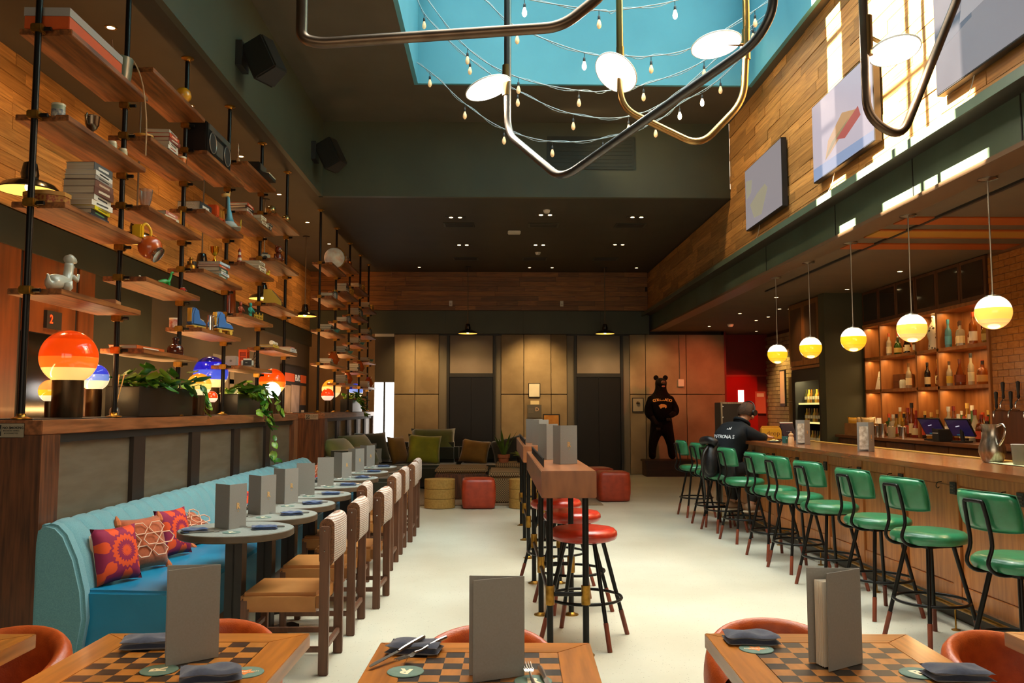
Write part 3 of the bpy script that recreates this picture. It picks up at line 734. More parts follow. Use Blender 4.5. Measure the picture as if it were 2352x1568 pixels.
# ================================================================== round dining tables and woven-back chairs
stone = mat('grey_stone_top', '8f9690', .5, c2='7d847e', scale=90, coat=.05)
edge_m = mat('table_edge', '5a4a38', .45, c2='4c3e2e', scale=10)
def round_table(lab):
    t = thing('round_table', lab, 'table', group='round tables along the banquette')
    r, h = .318, .75
    MB().lathe([(0, h - .002), (r - .004, h - .002), (r - .004, h), (0, h)], n=56, cap=False).build('top_surface', stone, t, smooth=30)
    MB().lathe([(0, h - .04), (r - .008, h - .04), (r, h - .034), (r, h - .004), (r - .004, h - .0015), (0, h - .0025)], n=56, cap=False).build('top_edge', edge_m, t, smooth=40)
    for a in (45, 135, 225, 315):
        x, y = .03*math.cos(R(a)), .03*math.sin(R(a))
        MB().box(x - .026, x + .026, y - .026, y + .026, .03, h - .045).build('column_leg', mat('dark_column', '1d1610', .45), t)
    MB().box(-.16, .16, -.16, .16, h - .05, h - .04).build('mount', black, t)
    for sx, sy in ((1, 1), (1, -1)):
        mb = MB(); mb.obox((0, 0, .015 + (.004 if sy < 0 else 0)), (sx*.16, sy*.16, 0), (-sy*.03, sx*.03, 0), (0, 0, .014)); mb.build('base_foot', black, t)
    return t
TY = [4.95, 5.6, 6.22, 6.9, 7.7, 8.5, 9.3, 10.1]; TX = -1.47
rt0 = round_table('x')
def wicker():
    m = mat('woven_white', 'd8cfc6', .7, c2='8d6a55', scale=1, rand=0)
    nt = m.node_tree; N = nt.nodes; mp = N['Mapping']; mp.inputs['Scale'].default_value = (1, 1, 1)
    L = nt.links; b = N['Principled BSDF']
    w1_ = N.new('ShaderNodeTexWave'); w1_.wave_type = 'BANDS'; w1_.bands_direction = 'Y'; w1_.inputs['Scale'].default_value = 22; w1_.inputs['Distortion'].default_value = .4
    w2_ = N.new('ShaderNodeTexWave'); w2_.wave_type = 'BANDS'; w2_.bands_direction = 'Z'; w2_.inputs['Scale'].default_value = 26; w2_.inputs['Distortion'].default_value = .6
    tc = N['Texture Coordinate']; L.new(tc.outputs['Object'], w1_.inputs['Vector']); L.new(tc.outputs['Object'], w2_.inputs['Vector'])
    mi = N.new('ShaderNodeMath'); mi.operation = 'MULTIPLY'; L.new(w1_.outputs['Fac'], mi.inputs[0]); L.new(w2_.outputs['Fac'], mi.inputs[1])
    cr = [n for n in N if n.type == 'VALTORGB'][0]; L.new(mi.outputs[0], cr.inputs[0]); cr.color_ramp.elements[0].position = .02; cr.color_ramp.elements[1].position = .3
    bp = N.new('ShaderNodeBump'); bp.inputs['Strength'].default_value = .5; bp.inputs['Distance'].default_value = .004; L.new(mi.outputs[0], bp.inputs['Height']); L.new(bp.outputs[0], b.inputs['Normal'])
    return m
wick = wicker(); rattan = mat('rattan_side', '8a5a34', .6, c2='5e3a1e', scale=120, bump=.3)
def woven_chair(lab):
    """faces local -x (towards the banquette); back posts at local x=0"""
    t = thing('dining_chair', lab, 'chair', group='woven-back chairs at the round tables')
    hw = .215
    for sy in (-1, 1):
        MB().box(-.026, .026, sy*hw - .019, sy*hw + .019, 0, .79).build('post', leg_wood, t, bevel=.005)
        MB().box(-.45, -.41, sy*hw*.95 - .018, sy*hw*.95 + .018, 0, .4).build('leg', leg_wood, t, bevel=.005)
        MB().box(-.415, -.02, sy*hw*.97 - .011, sy*hw*.97 + .011, .12, .15).build('side_rail', leg_wood, t, bevel=.003)
    MB().box(-.012, .012, -hw + .018, hw - .018, .12, .15).build('back_rail', leg_wood, t, bevel=.003)
    MB().box(-.442, -.42, -hw + .02, hw - .02, .19, .22).build('front_rail', leg_wood, t, bevel=.003)
    MB().box(-.455, -.028, -hw - .005, hw + .005, .33, .435).build('seat', tan_leather, t, bevel=.02, seg=4)
    # wrapped back pad: capsule section swept between the posts with a gentle bow
    w_ = hw - .024; sec = []
    for i in range(24):
        a = 2*math.pi*i/24; cx = .042*math.cos(a); cz = math.sin(a)
        sec.append((cx, .70 + (.085*(1 if cz > 0 else -1) if abs(cz) > 1e-6 else 0) + .045*cz))
    def pad(u, v):
        i = int(round(u*24)) % 24; y = (2*v - 1)*w_; x, z = sec[i]
        return (x + .018*(1 - (2*v - 1)**2) + .004, y, z + .018*(1 - (2*v - 1)**2))
    MB().grid(pad, 24, 10).build('woven_pad', wick, t, smooth=True)
    for sy in (-1, 1):
        MB().prism([(x + .004, z) for x, z in sec], 1, sy*w_ - .004, sy*w_ + .004).build('pad_end', rattan, t)
        for z in (.66, .77): MB().ball((0, sy*(hw + .019), z), .005, 8, 5).build('bolt', chrome, t)
    return t
wc0 = woven_chair('x')
CH = [(-.925, 4.95), (-.915, 5.76), (-.845, 6.48), (-1.06, 7.0), (-.93, 7.92), (-.94, 8.76), (-.915, 9.54), (-.94, 10.24)]
ordn = ['first', 'second', 'third', 'fourth', 'fifth', 'sixth', 'seventh', 'eighth']
for i, y in enumerate(TY):
    lab = 'grey round table, %s along the banquette counted from the NO SMOKING sign' % ordn[i]
    if i == 0: rt0.location = (TX, y, 0); rt0['label'] = lab
    else: clone(rt0, (TX, y, 0), 0, lab)
for i, (x, y) in enumerate(CH):
    lab = 'woven-back chair with tan seat, %s in the row counted from the NO SMOKING sign' % ordn[i]
    if i == 3: lab = 'woven-back chair with tan seat pushed furthest in under its round table'
    rz = R((0, 0, -2, 2, 0, 1, 0, 0)[i])
    if i == 0: wc0.location = (x, y, 0); wc0['label'] = lab
    else: clone(wc0, (x, y, 0), rz, lab)
# place settings
for i, y in enumerate(TY):
    o = 'on the %s round table from the NO SMOKING sign' % ordn[i]
    ray = math.atan2(y, TX); flat = i in (3, 4)
    menu_thing('grey menu with gold R standing ' + o, (TX - .03 + (.07 if flat else 0), y - .05, zt), ray + (R(90) if flat else R(-4)), 18 if flat else 74, True, grp='menus on the round tables', flip=-1)
    napkin((TX + .165, y - .03, zt), R(12 + 7*(i % 3)), 'blue napkin by the aisle edge ' + o, False, i)
    napkin((TX - .19, y - .14, zt), R(30 - 9*(i % 2)), 'blue napkin by the banquette side ' + o, False, i + 1)
    laid(knifeM, 'knife', (TX + .15, y + .035, zt), R(190 + 5*i), 'table knife by the aisle edge ' + o)
    laid(forkM, 'fork', (TX + .10, y + .06, zt), R(195), 'fork by the aisle edge ' + o)
    laid(forkM, 'fork', (TX - .11, y - .15, zt), R(20), 'fork by the banquette side ' + o)
    coaster((TX + .02, y - .16, zt), R(30), 'pale green coaster ' + o, 'R', None)
# ================================================================== communal high tables
def high_table(y0, y1, legs, lab):
    t = thing('high_table', lab, 'table', (0, 0, 0), group='communal high tables')
    x0, x1 = .265, .585
    MB().box(x0, x1, y0, y1, .915, 1.07).build('top', mat('high_table_wood', '95592f', .32, c2='7a4724', scale=1.6, stretch=(9, .8, 3), coat=.3, bump=.01, detail=2), t, bevel=.004)
    for i, y in enumerate(legs):
        for x in (x0 + .055, x1 - .055):
            MB().cyl((x, y, .012), (x, y, .914), .019, n=12).build('leg', black, t, smooth=40)
            MB().lathe([(.05, 0), (.05, .006), (.03, .012), (.022, .02)], (x, y, 0), 16).build('foot_plate', brass, t, smooth=40)
            MB().cyl((x, y, .29), (x, y, .40), .027, n=12).build('coupling', brass, t, smooth=40)
        MB().cyl((x0 + .08, y, .35), (x1 - .08, y, .35), .013, n=10).build('cross_rail', black, t, smooth=40)
        if i < len(legs) - 1:
            MB().cyl((x0 + .055, y + .025, .33), (x0 + .055, legs[i + 1] - .025, .33), .013, n=10).build('foot_rail', black, t, smooth=40)
            MB().cyl((x0 + .055, y + .02, .4), (x0 + .055, y + .34, .72), .009, n=8).build('brace', black, t, smooth=40)
    ry0, ry1 = y0 + .3, y1 - .3
    MB().box(x0 + .028, x0 + .034, ry0, ry1, 1.118, 1.126).build('gallery_rail', black, t)
    n = int((ry1 - ry0)/.06)
    for k in range(n + 1): MB().box(x0 + .029, x0 + .033, ry0 + k*(ry1 - ry0)/n - .003, ry0 + k*(ry1 - ry0)/n + .003, 1.07, 1.118).build('gallery_spindle', black, t)
    return t
high_table(4.97, 7.25, (5.08, 6.06, 7.14), 'walnut communal high table with red stools tucked under it')
high_table(8.2, 10.75, (8.33, 9.45, 10.62), 'walnut communal high table closer to the lounge')
menu_thing('grey menu with gold R at the near end of the high table', (.42, 5.55, 1.0702), R(70), 70, True, grp='menus on the high tables', flip=-1)
menu_thing('grey menu standing in the middle of the high table with red stools', (.36, 6.05, 1.0702), R(82), 60, False, grp='menus on the high tables', flip=-1)
menu_thing('grey menu at the near end of the lounge-side high table', (.43, 8.45, 1.0702), R(80), 70, False, grp='menus on the high tables')
menu_thing('grey menu further along the lounge-side high table', (.40, 8.95, 1.0702), R(85), 75, False, grp='menus on the high tables')
def red_stool(lab):
    t = thing('bar_stool', lab, 'stool', group='red stools at the high table')
    MB().lathe([(0, .69), (.15, .69), (.19, .683), (.207, .665), (.21, .645), (.2, .622), (.17, .61), (0, .61)], n=40, cap=False).build('seat', red_leather, t, smooth=True)
    for k in range(4):
        a = R(45 + 90*k); c, s = math.cos(a), math.sin(a)
        l = MB().cyl((c*.13, s*.13, .615), (c*.31, s*.31, .0), .0135, .0125, 10).build('leg', black, t, smooth=40)
        MB().cyl((c*.2635, s*.2635, .159), (c*.3105, s*.3105, 0), .0148, .0145, 10).build('leg_tip', redwood, t, smooth=40)
    MB().tube([(.232*math.cos(R(12*i)), .232*math.sin(R(12*i)), .262) for i in range(30)], .0095, 8, closed=True).build('foot_ring', black, t, smooth=True)
    MB().box(-.1, .1, -.1, .1, .596, .611).build('seat_plate', black, t)
    return t
rs0 = red_stool('red leather stool tucked under the end of the high table'); rs0.location = (.555, 5.42, 0); rs0.rotation_euler = (0, 0, R(-22))
clone(rs0, (.56, 6.3, 0), R(15), 'red leather stool second under the high table')
clone(rs0, (.5, 7.1, 0), R(30), 'red leather stool third under the high table')
# ================================================================== the bar
bar = thing('bar_counter', 'long wooden bar counter with shaker panels and brass foot rail', 'bar counter', (0, 0, 0))
MB().box(2.89, 3.6, 2.6, 11.7, 1.02, 1.06).build('bar_top', bartop_m, bar, bevel=.004)
MB().box(3.09, 3.5, 2.65, 11.65, .14, 1.019).build('body', barwood, bar)
MB().box(3.15, 3.45, 2.7, 11.6, 0, .139).build('kick_plinth', mat('bronze_kick', '4a4238', .35, .6), bar)
MB().box(3.56, 3.65, 2.6, 11.7, 1.061, 1.066).build('drip_rail', mat('drip_mat', 'b48a34', .45, c2='7d5b1c', scale=90), bar)
y = 2.75
while y < 11.5:
    L_ = .74
    for nm, a in (('stile', (3.065, 3.09, y - .05, y + .05, .16, 1.0)), ('top_rail', (3.07, 3.09, y + .05, y + L_ - .05, .92, 1.0)), ('bottom_rail', (3.07, 3.09, y + .05, y + L_ - .05, .16, .26)),
                  ('panel', (3.082, 3.092, y + .056, y + L_ - .056, .266, .914))):
        MB().box(*a).build(nm, barwood, bar, bevel=.002)
    so = MB().box(3.054, 3.066, y - .04, y + .03, .86, .94).build('socket_plate', blackpaint, bar)
    for j in range(3): MB().box(3.05, 3.056, y - .028, y + .018, .875 + j*.02, .883 + j*.02).build('socket_slot', mat('socket_metal', '5a5148', .4, .5), so)
    hk = MB().tube(bez([(3.07, y + .16, .93), (3.04, y + .16, .925), (3.03, y + .16, .90), (3.042, y + .16, .885), (3.052, y + .16, .895)], 3), .003, 6).build('coat_hook', black, bar)
    y += L_
MB().tube([(2.985, 2.7, .15), (2.985, 11.6, .15)], .014, 10).build('foot_rail', brass, bar, smooth=40)
for k in range(8):
    yb = 3.3 + k*1.15
    MB().cyl((2.985, yb, .15), (3.148, yb, .15), .008, n=8).build('rail_bracket', brass, bar, smooth=40)
    MB().tube([(2.985, yb, .15), (2.985, yb, .0)], .006, 8).build('rail_post', brass, bar); MB().lathe([(.028, 0), (.028, .005), (.01, .01)], (2.985, yb, 0), 14).build('rail_foot', brass, bar)
# ---- green stools
def green_stool(lab):
    """faces local +x, back at -x"""
    t = thing('bar_stool', lab, 'stool', group='green stools along the bar')
    MB().lathe([(0, .68), (.16, .68), (.2, .673), (.222, .655), (.226, .635), (.214, .612), (.18, .6), (0, .6)], n=40, cap=False).build('seat', green_leather, t, smooth=True)
    for k in range(4):
        a = R(45 + 90*k); c, s = math.cos(a), math.sin(a)
        MB().cyl((c*.13, s*.13, .6), (c*.275, s*.275, 0), .0135, .0125, 10).build('leg', black, t, smooth=40)
        MB().cyl((c*.2375, s*.2375, .155), (c*.2755, s*.2755, 0), .0148, .0145, 10).build('leg_tip', redwood, t, smooth=40)
    MB().tube([(.216*math.cos(R(12*i)), .216*math.sin(R(12*i)), .25) for i in range(30)], .0095, 8, closed=True).build('foot_ring', black, t, smooth=True)
    MB().box(-.13, .13, -.13, .13, .585, .601).build('seat_plate', black, t)
    # bent tube back frame
    pts = [(-.05, .07, .592), (-.2, .07, .6), (-.262, .07, .65), (-.235, .07, .74), (-.25, .068, .85), (-.272, .06, .95), (-.274, .04, .962), (-.274, -.04, .962), (-.272, -.06, .95), (-.25, -.068, .85), (-.235, -.07, .74), (-.262, -.07, .65), (-.2, -.07, .6), (-.05, -.07, .592)]
    MB().tube(bez(pts, 4), .0105, 8).build('back_frame', black, t, smooth=True)
    # curved padded back
    mb = MB()
    def shell(off):
        def f(u, v):
            a, b = 2*u - 1, 2*v - 1
            r8 = .2*(1 - .06*b*b); yy = a*r8; zz = .91 + b*.1*(1 - .10*abs(a)**4)
            bow = .055*a*a - .02*b
            e = (max(0, 1 - abs(a)**8)*max(0, 1 - abs(b)**8))**.5
            return (-.228 + bow + off*e, yy, zz)
        return f
    mb.grid(shell(-.022), 14, 10); mb.grid(shell(.03), 14, 10)
    me = mb.mesh('backrest', green_leather, True)
    bm = bmesh.new(); bm.from_mesh(me); bmesh.ops.remove_doubles(bm, verts=bm.verts, dist=.0005); bmesh.ops.recalc_face_normals(bm, faces=bm.faces); bm.to_mesh(me); bm.free()
    br = link('backrest', me, t)
    ed = [Vector(shell(0)(u, v)) for u, v in [(i/12, 0) for i in range(12)] + [(1, i/8) for i in range(8)] + [(1 - i/12, 1) for i in range(12)] + [(0, 1 - i/8) for i in range(8)]]
    MB().tube(ed, .0035, 6, closed=True).build('piping', mat('green_piping', '256245', .4), br)
    return t
GS = [(2.70, 4.42), (2.70, 5.34), (2.70, 6.06), (2.70, 6.93), (2.70, 7.67), (2.70, 8.32), (2.70, 9.33), (2.69, 10.12), (2.69, 10.62), (2.69, 11.5)]
gs0 = green_stool('x')
gl = ['green leather bar stool with back, %s along the bar counted from the steel pitcher' % q for q in ['first', 'second', 'third', 'fourth', 'fifth', 'sixth', 'seventh', 'eighth', 'ninth', 'tenth']]
gl[7] = 'green leather bar stool the person is sitting on'
gl[9] = 'green leather bar stool at the far end of the bar beside the carved bear'
for i, (x, y) in enumerate(GS):
    rz = R((14, 15, 13, 14, 12, 13, 12, 14, 12, 6)[i])
    if i == 0: gs0.location = (x, y, 0); gs0.rotation_euler = (0, 0, rz); gs0['label'] = gl[0]
    else: clone(gs0, (x, y, 0), rz, gl[i])
# ================================================================== back bar
XB = 5.39
bb = thing('back_bar', 'lit wooden back bar shelving with glass-fronted upper cabinets', 'shelving', (0, 0, 0))
niche = mat('niche_wood', 'a86c3a', .45, c2='8f5626', scale=2, stretch=(8, 8, 1), coat=.1)
MB().box(5.70, 5.755, 9.2, 12.38, 1.06, ZB - .01).build('back_panel', niche, bb)
DV = (9.2, 10.27, 10.8, 11.83, 12.33)
for y in DV: MB().box(XB, 5.70, y, y + .04, 1.06, 2.62).build('divider', niche, bb)
for z in (1.66, 2.12): MB().box(XB, 5.70, 9.241, 12.37, z, z + .04).build('shelf', niche, bb)
MB().box(XB - .01, 5.70, 9.2, 12.37, 2.6, 2.64).build('niche_head', niche, bb)
MB().box(5.45, 5.70, 9.2, 12.37, 2.64, ZB - .01).build('cabinet_body', mat('cabinet_dark', '4a2a14', .5), bb)
for i in range(6):
    y0 = 9.2 + i*.528
    d = MB().box(XB, 5.44, y0 + .004, y0 + .524, 2.645, ZB - .012).build('cabinet_door', mat('door_frame_wood', '5e3719', .4, c2='4b2a12', scale=2, stretch=(8, 8, 1)), bb)
    MB().box(XB - .004, XB, y0 + .05, y0 + .478, 2.69, ZB - .05).build('pane', dark_glass, d)
MB().box(4.93, 5.69, 4.0, 12.37, 1.02, 1.058).build('counter', mat('back_counter', '7a4520', .3, c2='5f3416', scale=2, stretch=(10, 1, 10), coat=.3), bb, bevel=.003)
for i in range(11):
    y0 = 4.05 + i*.755
    d = MB().box(4.97, 5.0, y0, y0 + .745, .12, 1.01).build('cupboard_door', mat('cupboard_wood', '6a3a18', .4, c2='552d11', scale=2, stretch=(8, 8, 1)), bb, bevel=.003)
    MB().ball((4.955, y0 + .68, .9), .012, 8, 6).build('knob', brass, d)
MB().box(5.0, 5.7, 4.0, 12.37, 0, 1.018).build('carcase', MATS['cabinet_dark'], bb)
# tiled wall with beer taps
tile_m = mat('amber_tile', 'a5682a', .25, c2='96591f', scale=3, rand=.08, coat=.3)
tw = struct('wall_tiles', MB().box(5.42, 5.7, 5.2, 9.198, 1.06, ZB), mat('grout', '6b3f18', .8))
for r in range(23):
    for c in range(14):
        y0 = 9.19 - (c + 1)*.2 + (.1 if r % 2 else 0)
        y1 = min(y0 + .194, 9.19)
        unit('tile', (5.415, (y0 + y1)/2, 1.44 + r*.073), (.012, y1 - y0, .068), tile_m, tw)
MB().box(5.39, 5.42, 5.2, 9.198, 1.06, 1.4).build('tap_board', MATS['cupboard_wood'], tw)
for k in range(6):
    y0 = 8.98 - k*.13; zz = 1.52 if k % 2 else 1.42
    tp = thing('beer_tap', 'chrome beer tap with black handle, %s counted from the bottle shelves' % ['first', 'second', 'third', 'fourth', 'fifth', 'sixth'][k], 'tap', (5.40, y0, zz), group='beer taps on the tiled wall')
    MB().cyl((.0, 0, 0), (-.09, 0, 0), .011, n=10).build('shank', chrome, tp, smooth=40)
    MB().tube(bez([(-.07, 0, .0), (-.1, 0, -.01), (-.12, 0, -.05), (-.12, 0, -.08)], 3), .009, 8).build('spout', chrome, tp, smooth=40)
    MB().lathe([(.008, 0), (.016, .02), (.012, .06), (.018, .13), (.02, .17), (.008, .18)], (-.085, 0, .01), 10).build('handle', blackpaint, tp, smooth=40)
# ---- fridge block and cabinets beyond the column
fb = thing('bottle_fridge', 'black glass-door bottle fridge with lit shelves under wooden cabinets', 'fridge', (0, 0, 0))
MB().box(4.9, 6.2, 12.66, 12.74, 0, 2.05).build('side', blackpaint, fb); MB().box(4.9, 6.2, 13.86, 13.94, 0, 2.05).build('side', blackpaint, fb)
MB().box(4.9, 6.2, 12.74, 13.86, 1.95, 2.05).build('top', blackpaint, fb); MB().box(5.4, 5.45, 12.74, 13.86, 0, 1.95).build('back', mat('fridge_back', '8a6a2c', .5), fb)
for z in (.5, .85, 1.2, 1.5): 
    MB().box(4.95, 5.4, 12.75, 13.85, z, z + .012).build('shelf', white_pl, fb); MB().box(4.94, 4.952, 12.75, 13.85, z - .008, z + .02).build('shelf_light', mat('shelf_strip', 'f2e08a', .5, emit=1.1), fb)
MB().box(4.87, 4.9, 12.66, 12.78, 0, 2.05).build('door_frame', blackpaint, fb); MB().box(4.87, 4.9, 13.8, 13.94, 0, 2.05).build('door_frame', blackpaint, fb); MB().box(4.87, 4.9, 12.78, 13.8, 1.86, 2.05).build('door_frame', blackpaint, fb)
k_ = 0
for z in (.514, .864, 1.214, 1.514):
    for j in range(9):
        yy = 12.85 + j*.11
        b_ = thing('bottle', 'small %s bottle on the %s lit fridge shelf' % (('amber', 'yellow', 'dark olive')[(j + k_) % 3], ('lowest', 'second', 'third', 'top')[k_]), 'bottle', (5.03, yy, z), group='bottles in the fridge')
        MB().lathe([(.032, 0), (.034, .01), (.034, .12), (.014, .17), (.013, .22)], n=10).build('glass', mat(('fridge_amber', 'fridge_yellow', 'fridge_dark')[(j + k_) % 3], ('8a5a1a', 'c9a23a', '3a3a1c')[(j + k_) % 3], .15, coat=.4), b_, smooth=40)
        MB().cyl((0, 0, .06), (0, 0, .11), .0352, n=10).build('label', mat('bottle_label', 'e0d6b8', .6), b_, smooth=40)
    k_ += 1
uc = thing('wall_cabinet', 'dark wooden wall cabinet with framed doors above the fridge', 'cabinet', (0, 0, 0))
MB().box(4.87, 6.2, 12.64, 13.94, 2.1, ZB - .01).build('body', MATS['cabinet_dark'], uc)
for i in range(2):
    y0 = 12.66 + i*.64; d = MB().box(4.84, 4.87, y0, y0 + .63, 2.11, ZB - .02).build('door', mat('cabinet_gold_wood', '8a5522', .4, c2='6d4018', scale=2, stretch=(8, 8, 1)), uc)
    MB().box(4.835, 4.841, y0 + .08, y0 + .55, 2.19, ZB - .1).build('inset_panel', mat('cabinet_inset', '4a2c10', .45), d)
MB().box(4.85, 6.2, 12.64, 13.94, 2.055, 2.095).build('bottom_rail', MATS['cabinet_gold_wood'], uc)
pa = thing('notice_board', 'narrow brown notice boards stacked beside the fridge door', 'notice board', (4.86, 14.0, 1.2))
MB().box(0, .02, -.04, .09, .35, .75).build('board', mat('tan_board', '8a6a44', .7), pa); MB().box(0, .02, -.04, .09, -.1, .32).build('board', MATS['tan_board'], pa)
lb = thing('lightbox', 'tall narrow pale sign with black edge on the brick wall', 'sign', (6.21, 18.3, 1.9))
MB().box(-.03, .005, -.16, .16, -.42, .36).build('frame', blackpaint, lb); MB().box(-.035, -.03, -.14, .13, -.36, .33).build('face', mat('sign_face', 'd8a47e', .5, emit=.15), lb)
# ================================================================== lounge
velvet = mat('dark_green_velvet', '20260f', .75, c2='181d0b', scale=3, sheen=.6, bump=.05, bscale=60)
velvet_l = mat('olive_velvet', '5f6420', .75, c2='4d521a', scale=3, sheen=.8, bump=.05, bscale=60)
def rbox(x0, x1, y0, y1, z0, z1, name, m, parent, b=.05):
    return MB().box(x0, x1, y0, y1, z0, z1).build(name, m, parent, bevel=min(b, .48*min(x1 - x0, y1 - y0, z1 - z0)), seg=4)
so = thing('corner_sofa', 'low dark green velvet corner sofa around the lounge tables', 'sofa', (0, 0, 0))
for k in range(4):
    x0 = -2.4 + k*.86
    rbox(x0, x0 + .85, 15.4, 16.4, .12, .42, 'seat_cushion', velvet, so); rbox(x0, x0 + .85, 16.1, 16.55, .40, .80, 'back_cushion', velvet, so, .09)
for k in range(3):
    y0 = 12.45 + k*.98
    rbox(-2.45, -1.5, y0, y0 + .97, .12, .42, 'seat_cushion', velvet, so); rbox(-2.48, -2.0, y0, y0 + .97, .40, .82, 'back_cushion', velvet, so, .09)
MB().box(-2.42, 1.0, 15.45, 16.5, .03, .12).build('plinth', blackpaint, so); MB().box(-2.42, -1.55, 12.5, 15.44, .03, .12).build('plinth', blackpaint, so)
def soft(name, lab, cat, loc, rot, w_, h_, d_, m):
    o = tag(link(name, cushion_mesh(name, w_, h_, d_, m), None, loc), lab, cat); o.rotation_euler = (Matrix.Rotation(R(rot[2]), 4, 'Z') @ Matrix.Rotation(R(rot[0]), 4, 'X') @ Matrix.Rotation(R(rot[1]), 4, 'Y')).to_euler(); return o
yel = mat('chartreuse_cloth', '9a9a1c', .8, c2='7f8016', scale=4, sheen=.3, bump=.05, bscale=70)
gold = mat('mustard_cloth', '8a6018', .8, c2='745012', scale=4, sheen=.3, bump=.05, bscale=70)
soft('cushion', 'big olive velvet cushion slumped over the sofa end by the half wall', 'cushion', (-2.12, 12.9, .5), (-40, 0, 70), .75, .62, .28, velvet_l)
soft('cushion', 'olive velvet cushion folded over the sofa back beside the bright window', 'cushion', (-2.08, 13.9, .5), (-36, 0, 60), .8, .62, .28, velvet_l)
soft('cushion', 'dark olive velvet cushion leaning in the sofa corner', 'cushion', (-2.1, 15.1, .48), (-24, 0, 40), .7, .58, .22, velvet)
soft('cushion', 'olive velvet cushion topping the sofa corner', 'cushion', (-1.15, 16.15, .56), (-28, 0, 8), .85, .56, .26, velvet_l)
soft('cushion', 'bright chartreuse cushion propped in the sofa corner', 'cushion', (-1.32, 15.72, .425), (-18, 4, 6), .62, .55, .2, yel)
soft('cushion', 'narrow mustard cushion beside the chartreuse cushion', 'cushion', (-1.72, 15.7, .425), (-16, 0, 60), .5, .52, .16, gold)
soft('cushion', 'mustard cushion leaning against the dark sofa back', 'cushion', (-.42, 15.85, .425), (-22, 8, -4), .55, .46, .18, gold)
soft('cushion', 'black velvet cushion beside the mustard one', 'cushion', (.28, 15.85, .425), (-18, -14, -8), .6, .5, .2, mat('black_velvet', '0f120c', .8, sheen=.4))
soft('cushion', 'round-shouldered black cushion at the far end of the sofa', 'cushion', (.78, 15.9, .425), (-14, 6, 0), .5, .5, .2, MATS['black_velvet'])
# rug
rug = tag(MB().box(-1.45, 1.6, 12.75, 15.3, .0, .012).build('rug', mat('rug_weave', '8f7a60', .9, c2='76614a', scale=60, bump=.2)), 'flat tan woven rug under the lounge tables', 'rug')
def drum(x, y, lab):
    t = thing('drum_pouf', lab, 'pouf', (x, y, 0), group='tan drum poufs')
    tm = mat('tan_felt', 'a8823e', .75, c2='967232', scale=40, bump=.1)
    for k in range(3):
        r = .222; z0, z1 = .005 + k*.138, .139 + k*.138
        MB().lathe([(0, z0), (r - .005, z0), (r, z0 + .004), (r + .001, (z0 + z1)/2), (r, z1 - .004), (r - .005, z1), (0, z1)], n=40, cap=False).build('band', tm, t, smooth=50)
    return t
drum(-.805, 12.52, 'tan three-band drum pouf beside the red cube pouf'); drum(.42, 12.5, 'tan three-band drum pouf half hidden by the high tables')
def cube_pouf(x, y, w_, h_, rz, lab):
    mb = MB().box(-w_/2, w_/2, -w_/2, w_/2, 0, h_)
    bm = bmesh.new(); me = mb.mesh('cube_pouf'); bm.from_mesh(me)
    bmesh.ops.subdivide_edges(bm, edges=bm.edges, cuts=7, use_grid_fill=True)
    for v in bm.verts:
        a, b, c = v.co.x/(w_/2), v.co.y/(w_/2), (v.co.z - h_/2)/(h_/2)
        k = 1 - .07*(max(abs(a), abs(b))**2 if abs(c) < .999 else 0)*abs(c)**3
        q = (abs(a)**8 + abs(b)**8 + abs(c)**8)**(1/8) or 1
        v.co.x *= k/q**.9*1.02; v.co.y *= k/q**.9*1.02; v.co.z = h_/2 + (v.co.z - h_/2)/q**.9
    lo_ = min(v.co.z for v in bm.verts)
    for v in bm.verts: v.co.z -= lo_
    bm.to_mesh(me); bm.free(); me.materials.append(pouf_leather); me.polygons.foreach_set('use_smooth', [True]*len(me.polygons))
    t = thing('cube_pouf', lab, 'pouf', (x, y, 0), rz, 'red leather cube poufs'); link('body', me, t)
    MB().tube([(sx*w_*.42, sy*w_*.42, h_*.965) for sx, sy in ((-1, -1), (1, -1), (1, 1), (-1, 1))], .004, 6, closed=True).build('seam', mat('pouf_seam', '6e2210', .5), t)
    return t
cube_pouf(-.245, 12.53, .48, .43, R(3), 'red leather cube pouf between the two tan drums')
cube_pouf(1.83, 13.45, .5, .46, R(2), 'red leather cube pouf standing in front of another red pouf')
cube_pouf(1.68, 14.3, .5, .46, R(10), 'red leather cube pouf half hidden behind another red pouf')
cube_pouf(1.2, 14.6, .48, .44, 0, 'red leather cube pouf behind the high table')
tweed = mat('tweed', '9a7a4e', .9, c2='4a3a28', scale=60, kind='check', bump=.1)
def ott(x0, x1, y0, y1, h_, lab):
    t = thing('upholstered_table', lab, 'ottoman', ((x0 + x1)/2, (y0 + y1)/2, 0.012)); a, b = (x1 - x0)/2, (y1 - y0)/2
    MB().box(-a, a, -b, b, 0, h_ - .09).build('body', tweed if h_ < .48 else walnut_v, t, bevel=.02); MB().box(-a, a, -b, b, h_ - .088, h_).build('cushion_top', tweed, t, bevel=.03, seg=3)
    return t
ott(-.95, -.12, 13.5, 14.4, .49, 'walnut lounge table with quilted tweed top beside the sofa'); ott(-.1, .6, 13.0, 14.1, .46, 'grey tweed ottoman behind the red cube pouf'); ott(.0, .62, 14.15, 14.8, .52, 'tweed-topped lounge table carrying two potted plants')
